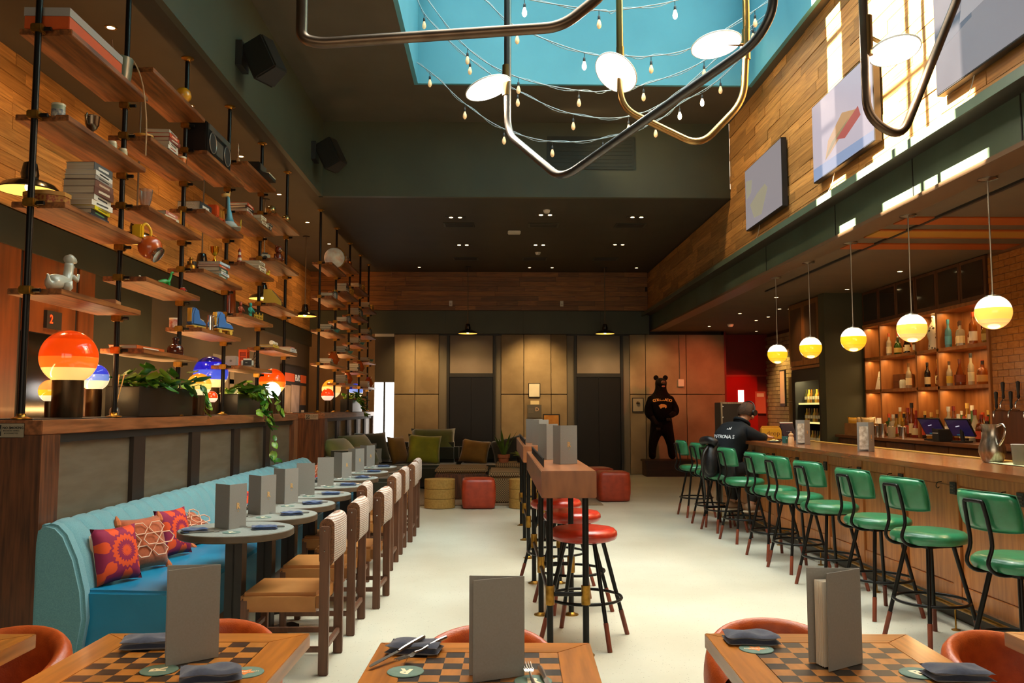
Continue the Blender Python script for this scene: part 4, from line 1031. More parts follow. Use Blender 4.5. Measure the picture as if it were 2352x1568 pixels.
# potted plants on the lounge table
terr = mat('terracotta_pot', '9a5530', .7); leafA = mat('leaf_green', '4f6a1e', .5, c2='3c5416', scale=20); leafB = mat('leaf_lime', '8a8f2a', .5, c2='6a7420', scale=20)
def strap(mb, base, d, L_, w_, droop=.4):
    d = Vector(d).normalized(); side = d.cross(Vector((0, 0, 1)));  side = side.normalized() if side.length > .1 else Vector((1, 0, 0)); n = 6; P = []
    for i in range(n + 1):
        t_ = i/n; P.append(Vector(base) + d*L_*t_ + Vector((0, 0, -droop*L_*t_*t_*.5)) + Vector((d.x, d.y, 0))*L_*.3*t_*t_)
    ws = [w_*(math.sin(math.pi*(.15 + .85*i/n))**.8 + .02) for i in range(n + 1)]
    o = len(mb.v)
    for p_, w2_ in zip(P, ws): mb.v += [tuple(p_ - side*w2_/2), tuple(p_ + Vector((0, 0, .15*w2_))), tuple(p_ + side*w2_/2)]
    for i in range(n):
        q = o + i*3; mb.f += [(q, q + 1, q + 4, q + 3), (q + 1, q + 2, q + 5, q + 4)]
p1 = thing('potted_plant', 'tall strap-leaved plant in a terracotta pot on the lounge table', 'plant', (.14, 14.4, .534))
MB().lathe([(.0, 0), (.08, 0), (.09, .06), (.085, .07), (.1, .075), (.105, .13), (.09, .13), (.08, .1), (0, .1)], n=24, cap=False).build('pot', terr, p1, smooth=40)
rg = random.Random(2)
for k in range(9):
    mb = MB(); a = rg.random()*6.28; strap(mb, (.02*math.cos(a), .02*math.sin(a), .1), (math.cos(a)*.35, math.sin(a)*.35, 1), .28 + rg.random()*.25, .05, .2); mb.build('leaf', leafA, p1, smooth=True)
p2 = thing('potted_plant', 'low bushy lime plant in a dark pot on the lounge table', 'plant', (.44, 14.4, .534))
MB().lathe([(0, 0), (.07, 0), (.085, .09), (.075, .09), (0, .08)], n=20, cap=False).build('pot', blackpaint, p2, smooth=40)
for k in range(22):
    mb = MB(); a = rg.random()*6.28; strap(mb, (.03*math.cos(a), .03*math.sin(a), .09), (math.cos(a), math.sin(a), .5 + rg.random()), .12 + rg.random()*.1, .06, .9); mb.build('leaf', leafB if k % 3 else leafA, p2, smooth=True)
# ---- pictures and notices on the rear wall
def wallplate(name, lab, cat, x, z, w_, h_, fm, im=None, b=.015, y=YR):
    t = thing(name, lab, cat, (x, y, z)); MB().box(-w_/2, w_/2, -.02, 0, -h_/2, h_/2).build('frame', fm, t, bevel=.002)
    if im: MB().box(-w_/2 + b, w_/2 - b, -.023, -.02, -h_/2 + b, h_/2 - b).build('sheet', im, t)
    return t
wallplate('framed_notice', 'white framed notice between the two lift doors', 'notice', .85, 1.83, .26, .31, blackpaint, paper)
wallplate('small_sign', 'small cream sign under the white framed notice', 'sign', .86, 1.56, .19, .085, mat('cream_sign', 'e8d6ac', .6))
ds = wallplate('lift_sign', 'grey square sign lettered D between the lift doors', 'sign', .85, 1.37, .31, .28, mat('grey_sign', '5c564e', .5))
text('D', .115, mat('sign_letter', 'c9a184', .5), ds, (.06, -.0215, .04), (R(90), 0, 0), bold=.002)
for k in range(4): MB().box(-.13, -.02, -.0215, -.02, .06 - k*.03, .068 - k*.03).build('print_line', mat('sign_print', '7a6f62', .6), ds)
wallplate('framed_print', 'black-framed amber print low on the concrete between the lifts', 'picture', 1.22, 1.06, .37, .5, blackpaint, mat('amber_print', 'c98c3c', .5, c2='a86a24', scale=6), .025)
fp = wallplate('framed_print', 'small framed print beside the second lift door near the carved bear', 'picture', 3.12, 1.51, .25, .31, blackpaint, mat('pale_print', 'a8967e', .5), .015)
MB().lathe([(0, 0), (.035, .0), (.04, .03), (.02, .06), (0, .06)], (.0, -.025, .02), 12).build('motif', mat('motif_dark', '4a3a24', .6), fp)
ab = thing('alarm_box', 'small white alarm box with conduit on the orange-lit concrete', 'alarm', (4.07, YR, 1.99))
MB().box(-.065, .065, -.05, 0, -.08, .08).build('box', white_pl, ab, bevel=.005); MB().cyl((-.02, -.012, .08), (-.02, -.012, 1.06), .009, n=8).build('conduit', mat('grey_conduit', '7a6a58', .5), ab)
for x in (-.98, 1.45): 
    q = thing('sensor_box', 'small white sensor on the rear wood band ' + ('over the first lift' if x < 0 else 'between the pendants'), 'sensor', (x, YR - .13, 3.72)); MB().box(-.035, .035, -.03, 0, -.06, .06).build('case', white_pl, q, bevel=.004); MB().box(-.02, .02, -.034, -.03, -.03, .0).build('lens', mat('sensor_lens', 'b8b0a2', .3), q)
# ---- framed poster case and papers on the left wall
pc = thing('poster_case', 'dark glass poster case with orange PLAY header on the olive wall', 'poster case', (XL, 17.2, 1.6))
MB().box(0, .05, -1.0, 1.1, -.62, .66).build('case', blackpaint, pc); 
MB().box(.05, .055, -.9, 1.0, .36, .52).build('header', mat('poster_orange', 'c2501a', .5, emit=.12), pc); MB().box(.051, .057, -.05, .45, .35, .53).build('header_panel', blackpaint, pc)
text('PLAY.', .17, mat('poster_white', 'f0ece0', .5, emit=.3), pc, (.0585, .2, .44), (R(90), 0, R(90)), bold=.004)
MB().box(.05, .055, -.9, -.35, -.55, .28).build('poster', mat('poster_pale', 'b0a294', .5, c2='8e8072', scale=3), pc); MB().box(.05, .055, -.3, .4, -.55, .3).build('poster', mat('poster_lilac', 'b5a9a8', .5, c2='94888a', scale=3), pc); MB().box(.05, .055, .45, 1.0, -.1, .3).build('poster', mat('poster_brown', '6a4a2a', .5, c2='b07a3a', scale=3), pc); MB().box(.05, .055, .6, .85, -.5, -.2).build('poster', mat('poster_cream', 'd8ceb8', .5), pc)
for y_, z_, a, b in ((12.7, 1.96, .36, .26), (13.25, 1.93, .1, .12), (13.25, 1.72, .1, .16)):
    o = tag(MB().box(XL, XL + .006, y_ - a, y_ + a, z_ - b/1, z_ + b).build('wall_notice', mat('grey_sheet', '7c7464', .6)), ('large' if a > .2 else 'small upper' if z_ > 1.9 else 'small lower') + ' sheet pinned on the olive wall behind the blue globe lamp', 'notice')
# ================================================================== bent-tube pendants with disc lights
bronze = mat('bronze_tube', '6e5a48', .35, .9, c2='5c4a3a', scale=6); brasstube = mat('brass_tube', 'a07a48', .3, 1.0); greytube = mat('grey_tube', '5a5652', .35, .9)
def tube_pendant(pts, lab, m, discs, r=.029, fr=.14):
    t = thing('tube_pendant', lab, 'pendant light', (0, 0, 0))
    a, b = Vector(pts[0]), Vector(pts[-1])
    full = [(a.x, a.y, 7.09)] + [tuple(q) for q in pts] + [(b.x, b.y, 7.09)]
    MB().tube(fillet(full, fr, 8), r, 14).build('tube', m, t, smooth=40)
    for p, n, rad, at in discs:
        p = Vector(p); n = Vector(n).normalized(); q = n.to_track_quat('Z', 'Y').to_matrix().to_4x4(); Mx = Matrix.Translation(p) @ q
        d = MB().lathe([(.0, -.012), (rad - .004, -.012), (rad, -.008), (rad, .0), (rad - .006, .0), (0, -.002)], n=48, cap=False).xf(Mx).build('disc_shade', white_pl, t, smooth=40)
        MB().lathe([(0, .0), (rad - .008, .0), (rad - .01, .002), (0, .002)], n=48, cap=False).xf(Mx).build('diffuser', mat('disc_glow', (1, .93, .82), .5, emit=14.0), d)
        at = Vector(at); MB().cyl((at.x, at.y, at.z - .12), (at.x, at.y, at.z + .12), r + .004, n=14).build('sleeve', brasstube, t, smooth=40)
        MB().cyl(at, p - n*.012, .012, n=8).build('stem', brasstube, d)
        lamp('disc_light', 'SPOT', p + n*.02, 150, (1, .82, .6), .12, target=p + n, spot=150, blend=.8)
    return t
tube_pendant([(-1.078, 4.6, 3.47), (-.974, 4.6, 3.445), (.366, 4.6, 3.55), (.62, 4.6, 3.76)], 'bronze tube pendant whose bottom bar runs nearly level under the roof light', bronze, [], .031, .1)
tube_pendant([(.09, 6.4, 3.53), (.448, 5.7, 2.985), (1.545, 4.9, 3.6), (1.625, 4.8, 3.75)], 'grey V-shaped tube pendant with one disc light on its upright', greytube, [((-.057, 6.4, 3.886), (.33, -.1, -1), .185, (.08, 6.4, 3.95))], .028)
tube_pendant([(.96, 6.4, 3.74), (1.572, 6.4, 3.44), (1.916, 6.4, 3.8), (1.95, 6.4, 4.3)], 'brass tube pendant with two disc lights, hanging behind the V-shaped one', brasstube, [((.92, 6.36, 4.0), (-.7, -.5, -1), .18, (.962, 6.4, 4.1)), ((1.701, 6.36, 4.226), (.12, -.15, -1), .195, (1.945, 6.4, 4.25))], .027)
tube_pendant([(2.2, 4.9, 3.15), (2.40, 4.9, 3.02), (2.80, 4.9, 3.95)], 'bronze tube pendant with a glaring disc light in front of the screens', bronze, [((2.38, 4.9, 3.556), (.05, -.25, -1), .15, (2.22, 4.9, 3.65))], .026, .12)
# ================================================================== festoon lights
bulb_glass = mat('bulb_glass', 'f6d9a8', .05, trans=.0, emit=.35, ecol='f0b070'); bulb_lit = mat('bulb_lit', 'fff0d0', .1, emit=16.0, ecol=(1, .72, .4))
cable_m = mat('cable_grey', '8fa0a4', .5)
sockM = MB().lathe([(.005, .0), (.013, -.012), (.0145, -.045), (.013, -.05)], n=12).mesh('socket', blackpaint, 40)
bprof = [(.012, -.05), (.013, -.058), (.022, -.085), (.025, -.105), (.022, -.125), (.012, -.14), (.001, -.146)]
bulbA = MB().lathe(bprof, n=14).mesh('bulb', bulb_glass, True); bulbB = MB().lathe(bprof, n=14).mesh('bulb', bulb_lit, True)
dropM = MB().cyl((0, 0, .0), (0, 0, -.05), .004, n=6).mesh('drop_wire', blackpaint)
FST = [
 ([(-.975, 10.2, 5.668), (-.743, 10.2, 5.494), (-.368, 10.2, 5.14), (.112, 10.2, 4.832), (.687, 10.2, 4.684), (1.301, 10.2, 4.725), (1.929, 10.2, 4.921), (2.255, 10.2, 5.159), (2.773, 10.2, 5.493), (3.19, 10.2, 5.95)],
  [(-.81, 0), (-.38, 0), (.1, 0), (.69, 0), (1.31, 0), (1.96, 0), (2.26, 1), (2.54, 1), (2.77, 0)], 'lowest-hanging festoon string of bulbs across the roof light'),
 ([(-.975, 9.9, 6.38), (-.804, 9.9, 6.07), (-.313, 9.9, 5.591), (.274, 9.9, 5.195), (.917, 9.9, 4.923), (1.572, 9.9, 4.896), (2.086, 9.9, 5.128), (2.617, 9.9, 5.588), (3.19, 9.9, 6.07)],
  [(-.86, 0), (-.31, 0), (.26, 0), (.92, 0), (1.58, 0), (2.95, 1), (3.12, 0)], 'festoon string of bulbs, second lowest across the roof light'),
 ([(-.975, 9.6, 6.4), (-.334, 9.6, 5.595), (.261, 9.6, 5.246), (.962, 9.6, 5.096), (1.315, 9.6, 5.099), (1.705, 9.6, 5.169), (2.42, 9.6, 5.461), (3.19, 9.6, 6.05)],
  [(-.33, 0), (.26, 0), (.96, 0), (1.71, 0), (2.42, 0), (3.0, 0)], 'festoon string of bulbs, third across the roof light counted from the lowest'),
 ([(-.975, 9.0, 6.6), (-.378, 9.0, 6.07), (-.121, 9.0, 5.875), (.231, 9.0, 5.574), (.961, 9.0, 5.291), (1.332, 9.0, 5.265), (1.688, 9.0, 5.258), (2.191, 9.0, 5.38), (2.944, 9.0, 5.855), (3.19, 9.0, 6.0)],
  [(.23, 0), (.96, 1), (1.69, 0), (2.84, 0)], 'festoon string of bulbs, fourth across the roof light counted from the lowest'),
 ([(-.975, 8.4, 6.5), (.047, 8.4, 5.764), (.287, 8.4, 5.60), (1.051, 8.4, 5.48), (1.247, 8.4, 5.485), (1.833, 8.4, 5.59), (2.326, 8.4, 5.787), (3.19, 8.4, 6.2)],
  [(.29, 1), (1.05, 0), (1.83, 1)], 'highest festoon string of bulbs across the roof light')]
for pts, bulbs, lab in FST:
    t = thing('festoon_lights', lab, 'string lights', (0, 0, 0), group='festoon strings under the roof light')
    c = bez(pts, 8)
    MB().tube(c, .006, 6).build('cable', cable_m, t, smooth=True)
    MB().tube([p + Vector((0, .012, .022*math.sin(i*.8))) for i, p in enumerate(c)], .004, 5).build('support_wire', cable_m, t, smooth=True)
    for x, lit in bulbs:
        p = min(c, key=lambda q: abs(q.x - x)); i = min(range(len(c)), key=lambda k: abs(c[k].x - x))
        j = min(i + 1, len(c) - 1) if c[i].x < x else max(i - 1, 0)
        dx = (c[j].x - c[i].x) or 1; f = (x - c[i].x)/dx; z = c[i].z + (c[j].z - c[i].z)*f
        s_ = link('socket', sockM, t, (x, p.y, z - .05)); link('drop_wire', dropM, s_, (0, 0, .05)); link('bulb', bulbB if lit else bulbA, s_)
# ================================================================== globe pendants over the bar
globe_m = bands('globe_stripes', [(0, 'e0905a'), (.17, 'e8a860'), (.27, 'f0b94e'), (.6, 'fff0d8')], 1.35)
globe_y = bands('globe_stripes_yellow', [(0, 'd88a30'), (.17, 'e0a020'), (.27, 'eeb220'), (.6, 'fff0d8')], 1.35)
for i, y in enumerate((6.12, 7.34, 8.56, 9.74, 10.9)):
    g = thing('globe_pendant', 'banded glass globe pendant over the bar, %s counted from the steel pitcher' % ordn[i], 'pendant light', (3.63, y, 2.13), group='globe pendants over the bar')
    MB().ball((0, 0, 0), .125, 32, 20).build('globe', globe_m if i < 2 else globe_y, g, smooth=True)
    MB().lathe([(.055, .108), (.05, .122), (.012, .13), (.008, .15)], n=20).build('cap', steel, g, smooth=40)
    MB().cyl((0, 0, .14), (0, 0, .98), .006, n=8).build('rod', steel, g, smooth=40); MB().lathe([(.07, .985), (.07, .992), (.01, .975)], n=20, cap=False).build('canopy', steel, g)
    lamp('globe_light', 'POINT', (3.63, y, 1.93), 7, (1, .66, .32), .1)
# ================================================================== enamel dome pendants
domeM = MB().lathe([(.2, .0), (.202, .008), (.17, .045), (.1, .075), (.06, .085), (.055, .1), (.06, .12), (.045, .2), (.03, .21)], n=36, cap=False).mesh('shade', mat('black_enamel', '14100c', .2, coat=.5), 40)
domeI = MB().lathe([(.198, .004), (.165, .04), (.1, .068), (.05, .08), (0, .08)], n=36, cap=False).mesh('shade_lining', mat('dome_glow', 'ffcf70', .5, emit=1.3, ecol='ffc35a'), 40)
dbulb = MB().ball((0, 0, .03), .03, 14, 8).mesh('bulb', mat('warm_bulb', 'fff0d0', .3, emit=12, ecol=(1, .75, .42)), True)
DP = [(-3.3, 6.0, 2.96, 'in front of the lift panels'), (-3.3, 7.8, 2.96, 'behind the second pair of shelf poles'), (-3.3, 9.55, 2.96, 'behind the shelf with the gold trophy'), (-3.3, 12.1, 2.98, 'over the gap between the half walls'), (-3.3, 14.75, 3.02, 'behind the globe of the world'), (-.584, 17.9, 3.0, 'in front of the first lift door'), (2.31, 17.9, 3.0, 'in front of the second lift door')]
for x, y, z, w_ in DP:
    d = thing('dome_pendant', 'black enamel dome pendant hanging ' + w_, 'pendant light', (x, y, z), group='black dome pendants')
    link('shade', domeM, d); link('shade_lining', domeI, d); link('bulb', dbulb, d)
    MB().cyl((0, 0, .2), (0, 0, ZL - z), .009, n=8).build('rod', mat('pale_rod', '8a7a68', .4, .8), d, smooth=40); MB().lathe([(.06, ZL - z - .012), (.06, ZL - z)], n=16).build('canopy', blackpaint, d)
    lamp('dome_light', 'SPOT', (x, y, z - .02), 55, (1, .62, .28), .06, target=(x, y, 0), spot=140, blend=.6)
# ================================================================== table lamps, planters on the ledges
glassy = {'orange': [(0, 'f0c470'), (.3, 'e8641a'), (.5, 'd23c06'), (.82, 'b83204')], 'blue': [(0, 'f4d08a'), (.3, '3c50c8'), (.58, '1414a0'), (.82, '0c0a48')], 'blue2': [(0, 'f8e2b0'), (.38, '6a86d0'), (.62, '2a3cc0')],
          'peach': [(0, 'fbe2b0'), (.3, 'f0b428'), (.55, 'e0944a')], 'yellow': [(0, 'fbe2a8'), (.32, 'f2c060'), (.55, 'e8942c'), (.85, 'd8741c')], 'white': [(0, 'ffffff')], 'amber': [(0, 'fbdc98'), (.3, 'f2c070'), (.62, 'e8861e')], 'small': [(0, 'f6ccb0'), (.4, 'd8380c')]}
for k, v in glassy.items(): bands('lampglass_' + k, v, 4.0 if k == 'white' else 1.05)
def globe_lamp(x, y, z0, r, br, zc, kind, lab, e=3.0):
    t = thing('table_lamp', lab, 'lamp', (x, y, z0)); h = zc - z0
    MB().ball((0, 0, h), r, 40, 26).build('globe', MATS['lampglass_' + kind], t, smooth=True)
    b0 = h - math.sqrt(max(r*r - br*br, 0)) + .004
    MB().lathe([(0, .0), (br*.98, 0), (br, .004), (br, b0), (0, b0)], n=32, cap=False).build('base', mat('bronze_lamp_base', '5a452e', .35, .8, c2='4a3824', scale=5, stretch=(8, 8, 1)), t, smooth=40)
    if e: lamp('globe_lamp_light', 'POINT', (x, y + r + .09, zc), e, (1, .62, .26), .06)
    return t
LZ = 1.3722
globe_lamp(-2.80, 5.65, LZ, .178, .095, 1.765, 'orange', 'large orange banded globe lamp on the half wall ledge')
globe_lamp(-2.92, 5.67, LZ - .0, .075, .034, 1.545, 'peach', 'small peach banded globe lamp beside the large orange one', 1.5)
globe_lamp(-2.95, 6.34, LZ, .1, .055, 1.657, 'blue2', 'blue and cream globe lamp behind the large orange one', 1.5)
globe_lamp(-2.66, 7.72, LZ, .106, .055, 1.64, 'yellow', 'honey-yellow globe lamp beside the trailing plant box', 2.5)
globe_lamp(-2.85, 8.6, LZ, .168, .085, 1.785, 'blue', 'large deep blue banded globe lamp on the ledge', 2.5)
globe_lamp(-2.72, 8.25, LZ, .056, .028, 1.54, 'small', 'tiny red-topped globe lamp under the large blue one', 1.0)
globe_lamp(-2.76, 10.62, LZ, .163, .08, 1.76, 'orange', 'orange banded globe lamp at the far end of the long ledge', 2.5)
globe_lamp(-2.66, 10.22, LZ, .1, .045, 1.645, 'white', 'plain white glowing globe lamp in front of an orange one', 3.0)
globe_lamp(-2.86, 14.95, LZ, .165, .07, 1.77, 'amber', 'amber banded globe lamp on the second half wall', 2.0)
globe_lamp(-2.68, 13.7, LZ, .1, .045, 1.65, 'small', 'red-topped globe lamp in front of the amber one on the second half wall', 1.5)
globe_lamp(-2.8, 17.15, LZ, .15, .06, 1.78, 'blue2', 'blue and cream globe lamp on the second half wall', 1.5)
# reed diffuser
rd = thing('reed_diffuser', 'glass reed diffuser bottle with pale sticks beside the black planter', 'diffuser', (-2.7, 6.12, LZ))
MB().lathe([(0, 0), (.032, 0), (.036, .03), (.03, .06), (.012, .075), (.012, .1), (.015, .105)], n=18, cap=False).build('bottle', mat('grey_glass', '6a625a', .1, coat=.6, metal=.3), rd, smooth=40)
for k, (a, b) in enumerate(((.02, .01), (.055, .02), (.035, -.02), (.065, -.01), (-.01, .02))): MB().cyl((0, 0, .03), (a, b, .3), .003, n=6).build('reed', mat('reed', 'd8b070', .6), rd)
# planters with pothos
leaf1 = mat('pothos_leaf', '3f7a1c', .4, c2='28560f', scale=14, coat=.2); leaf2 = mat('pothos_leaf_light', '8fae3c', .4, c2='6a9424', scale=14, coat=.2)
def leaf_mesh(m, s=1.0):
    mb = MB(); n = 6; o = []
    for i in range(n + 1):
        t_ = i/n; wd = .036*(math.sin(math.pi*(t_*.93 + .07))**.75)*(1.25 - .5*t_); x = t_*.105; z = -.02*t_*t_ - .012*math.sin(t_*3)
        o.append(((x, -wd, z + .008), (x, 0, z - .004), (x, wd, z + .008)))
    for r_ in o: mb.v += r_
    for i in range(n): q = i*3; mb.f += [(q, q + 1, q + 4, q + 3), (q + 1, q + 2, q + 5, q + 4)]
    return mb.mesh('leaf', m, True)
leafM1, leafM2 = leaf_mesh(leaf1), leaf_mesh(leaf2)
def put_leaf(parent, p, yaw, pitch, s, m):
    l = link('leaf', m, parent, p); l.rotation_euler = (rnd.uniform(-.4, .4), pitch, yaw); l.scale = (s, s, s); return l
def planter(y0, y1, x0, x1, h, lab, vines, nleaf, seed, spread=.1):
    t = thing('planter_box', lab, 'planter', (0, 0, LZ)); rg = random.Random(seed)
    b = MB().box(x0, x1, y0, y1, 0, h); b.build('box', mat('planter_black', '14110e', .35, coat=.2), t, bevel=.004)
    MB().box(x0 + .01, x1 - .01, y0 + .01, y1 - .01, h, h + .006).build('soil', mat('soil', '2a1a0e', .95, c2='1a1008', scale=40, bump=.5), t)
    for k in range(nleaf):
        p = Vector((rg.uniform(x0, x1 + .06), rg.uniform(y0 + .1, y1), h + .02 + abs(rg.gauss(0, 1))*.05))
        put_leaf(t, p, rg.uniform(-2.4, 1.2), rg.uniform(-.7, .5), rg.uniform(.8, 1.5), leafM1 if rg.random() < .68 else leafM2)
    for pts, n in vines:
        c = bez(pts, 6); v = MB().tube(c, .003, 5).build('vine', mat('vine_stem', '6a7a2a', .6), t, smooth=True)
        for k in range(n):
            p = c[int((k + .5)/n*(len(c) - 1))]; put_leaf(v, p + Vector((rg.uniform(-.01, .04), rg.uniform(-.04, .04), 0)), rg.uniform(-2.0, .8), rg.uniform(-.1, 1.2), rg.uniform(.7, 1.2), leafM1 if rg.random() < .45 else leafM2)
    return t
planter(6.3, 7.4, -2.85, -2.6, .215, 'black planter box with bushy pothos beside the reed diffuser', [([(-2.62, 7.3, .22), (-2.56, 7.45, .26), (-2.54, 7.5, .15), (-2.54, 7.52, .03)], 9)], 70, 3)
planter(8.75, 9.75, -2.85, -2.62, .2, 'black planter box with pothos vines trailing down over the banquette', [
    ([(-2.63, 9.3, .22), (-2.54, 9.3, .26), (-2.48, 9.3, .15), (-2.44, 9.3, -.05), (-2.43, 9.32, -.2), (-2.43, 9.3, -.4), (-2.42, 9.38, -.52)], 15),
    ([(-2.63, 9.2, .22), (-2.54, 9.2, .22), (-2.5, 9.15, .1), (-2.47, 9.1, .03), (-2.46, 8.95, .02)], 14), ([(-2.63, 9.25, .22), (-2.52, 9.22, .2), (-2.46, 9.2, .0), (-2.45, 9.2, -.12)], 12), ([(-2.63, 9.5, .22), (-2.5, 9.55, .25), (-2.47, 9.7, .12), (-2.47, 9.75, .0)], 10)], 60, 8)
planter(15.5, 16.6, -2.8, -2.58, .22, 'black planter with golden trailing plant on the second half wall', [([(-2.58, 16.0, .22), (-2.5, 16.0, .2), (-2.46, 16.0, .0), (-2.45, 16.05, -.05)], 14), ([(-2.58, 15.8, .22), (-2.5, 15.8, .2), (-2.47, 15.8, .05)], 10)], 40, 11)
# ================================================================== screens on the plank wall
def tv(y0, y1, lab, kind):
    t = thing('wall_screen', lab, 'television', (XW, (y0 + y1)/2, 4.13), group='screens on the plank wall'); a = (y1 - y0)/2; h = .4
    MB().box(-.075, -.012, -a, a, -h, h).build('housing', blackpaint, t, bevel=.004)
    bg_ = mat('screen_' + kind, '1c1a1c', .25, c2='161416', scale=1.5, emit={'a': .75, 'b': .9, 'c': .75}[kind], ecol={'a': 'a39a9c', 'b': 'cbbfc9', 'c': '9c9498'}[kind])
    s = MB().box(-.078, -.075, -a + .012, a - .012, -h + .012, h - .012).build('display', bg_, t)
    def shape(poly, c, n='picture_shape', d=.0785): MB().prism(poly, 0, -d, -.0781).build(n, mat('screen_c_' + c, '1c1a1c', .3, emit=.85, ecol=c), s)
    if kind == 'b':
        shape([(-a + .012, -h + .012), (a - .012, -h + .012), (a - .012, -h + .14), (-a + .012, -h + .10)], '9aacce')
        shape([(.38, -.25), (.3, -.08), (-.05, .08), (-.38, .0), (-.1, -.1), (.25, -.22)], 'cfa070'); shape([(.1, -.13), (-.12, -.06), (-.4, .02), (-.45, -.08), (-.1, -.18)], 'c06058', d=.079); shape([(.38, -.25), (.1, -.13), (-.12, -.06), (-.2, -.02), (.2, -.12), (.3, -.18)], 'a8946a', d=.0795)
    elif kind == 'a':
        shape([(.5, -.1), (.35, -.3), (.05, -.32), (-.2, -.05), (-.1, .02), (.2, -.02)], 'a39a80'); shape([(.66, .0), (.45, .05), (.4, .2), (.66, .25)], 'a39c86', d=.079)
    else:
        shape([(a - .012, .05), (.2, .1), (.2, -.02), (a - .012, -.1)], '6a6e7c'); shape([(.35, -.0), (-.3, .05), (-.4, .36), (.2, .36), (.3, .2)], 'b5adae', d=.079); shape([(-.3, .05), (-.5, .1), (-.5, .36), (-.4, .36)], '8a8484', d=.0795)
    cb = MB().tube(bez([(-.03, a*.4, -h), (-.03, a*.5, -h - .1), (-.02, a*.7, -h - .15), (-.02, a*.75, -h - .18)], 4), .004, 5).build('cable', white_pl, t)
    return t
tv(9.5, 10.92, 'wall screen showing pale yellowish smears', 'a'); tv(7.13, 8.55, 'wall screen showing a sandwich over a blue stripe', 'b'); tv(4.7, 6.1, 'wall screen showing pale grey buildings', 'c')
# loudspeakers on the soffit
for y, z, lab in ((7.95, 4.77, 'black wall loudspeaker on the soffit above the shelves'), (11.25, 4.85, 'black wall loudspeaker in the corner of the soffit')):
    s = thing('loudspeaker', lab, 'speaker', (XS, y, z))
    MB().box(.0, .06, -.12, .12, -.12, .12).build('wall_bracket', blackpaint, s); MB().box(.05, .2, -.03, .03, .02, .06).build('arm', black, s)
    mb = MB().prism([(-.14, -.11), (.14, -.11), (.09, .12), (-.09, .12)], 2, -.2, .2); 
    mb.xf(Matrix.Translation((.26, -.03, -.04)) @ Matrix.Rotation(R(-115), 4, 'Z') @ Matrix.Rotation(R(28), 4, 'X')).build('cabinet', mat('speaker_black', '1c1814', .5), s, bevel=.015)
    mb = MB().box(-.13, .13, -.128, -.11, -.19, .19); mb.xf(Matrix.Translation((.26, -.03, -.04)) @ Matrix.Rotation(R(-115), 4, 'Z') @ Matrix.Rotation(R(28), 4, 'X')).build('grille', mat('speaker_grille', '241c18', .7), s, bevel=.008)
# ================================================================== things on the shelves
def cm(hexc, rough=.5, **k): return mat('c_' + hexc + str(int(rough*100)) + str(int(k.get('metal', 0)*10)) + str(int(k.get('coat', 0)*10)), hexc, rough, **k)
def book(loc, w_, d_, h_, rz, cov, lab, title=False, grp=None):
    """lying book: spine on the local +x side; w along x (page depth), d along y"""
    t = thing('book', lab, 'book', loc, rz, grp)
    mb = MB(); mb.box(-w_/2, w_/2, -d_/2, d_/2, 0, .0025); mb.box(-w_/2, w_/2, -d_/2, d_/2, h_ - .0025, h_); mb.box(w_/2 - .003, w_/2, -d_/2, d_/2, .0025, h_ - .0025)
    c = mb.build('cover', cm(cov), t)
    MB().box(-w_/2 + .004, w_/2 - .003, -d_/2 + .004, d_/2 - .004, .0025, h_ - .0025).build('pages', mat('book_pages', 'cdbfa6', .8, c2='b8a98e', scale=1, stretch=(1, 1, 260)), t)
    if title:
        MB().box(w_/2, w_/2 + .0006, -d_*.28, d_*.28, h_*.35, h_*.65).build('spine_title', cm(title), c)
    return t
def stack(x, y, z, specs, where, rz=0):
    zz = z + .0005; rg = random.Random(int(y*100))
    for i, (w_, d_, h_, c_, nm, ti) in enumerate(specs):
        book((x + rg.uniform(-.008, .008), y + rg.uniform(-.01, .01), zz), w_, d_, h_, rz + R(rg.uniform(-4, 4)), c_, '%s book %s' % (nm, where), ti, 'books on the walnut shelves'); zz += h_ + .0004
    return zz
def solid(name, mb, m, lab, cat, loc, rz=0, sm=40, bevel=0, extra=()):
    """one thing with a body part and extra (part name, MB, material) parts"""
    t = thing(name, lab, cat, loc, rz); b = mb.build('body', m, t, smooth=sm, bevel=bevel)
    for n, e, em in extra: e.build(n, em, t, smooth=40)
    return t
e_ = .0006
# bay 1
bx = solid('game_box', MB().box(-.13, .13, -.35, .35, 0, .075), cm('c2501a'), 'long orange board game box with grey lid on the top shelf', 'box', (-2.61, 5.2, 3.63 + e_), 0, None, .003, [('lid', MB().box(-.132, .132, -.352, .352, .0755, .125), cm('9a938c'))])
solid('plant_pot', MB().lathe([(0, 0), (.075, 0), (.09, .14), (.092, .165), (.08, .165), (.07, .05), (0, .04)], n=28, cap=False), cm('5a5e4c', .3, coat=.3), 'grey-green glazed pot with a trailing cord on the top shelf', 'pot', (-2.56, 5.68, 3.63 + e_), 0, 40, 0, [('cord', MB().tube(bez([(0, 0, .16), (.05, .08, .2), (.11, .12, .05), (.13, .16, -.2), (.13, .17, -.45)], 5), .005, 6), cm('b08a60')), ('twig', MB().cyl((-.02, -.02, .1), (-.03, -.05, .28), .006, .003, 6), cm('8a5a34'))])
solid('tea_tin', MB().lathe([(0, 0), (.038, 0), (.038, .1), (0, .1)], n=24, cap=False), cm('8f9a84', .4), 'pale green patterned tin on the second highest shelf', 'tin', (-2.6, 5.0, 3.12 + e_), 0, 40, 0, [('label', MB().lathe([(.0385, .02), (.0385, .075)], n=24, cap=False), mat('tin_print', 'c9c2ae', .5, c2='3a4a60', scale=40)), ('lid', MB().lathe([(0, .1), (.039, .1), (.039, .112), (0, .112)], n=24, cap=False), cm('c9c0a0', .4))])
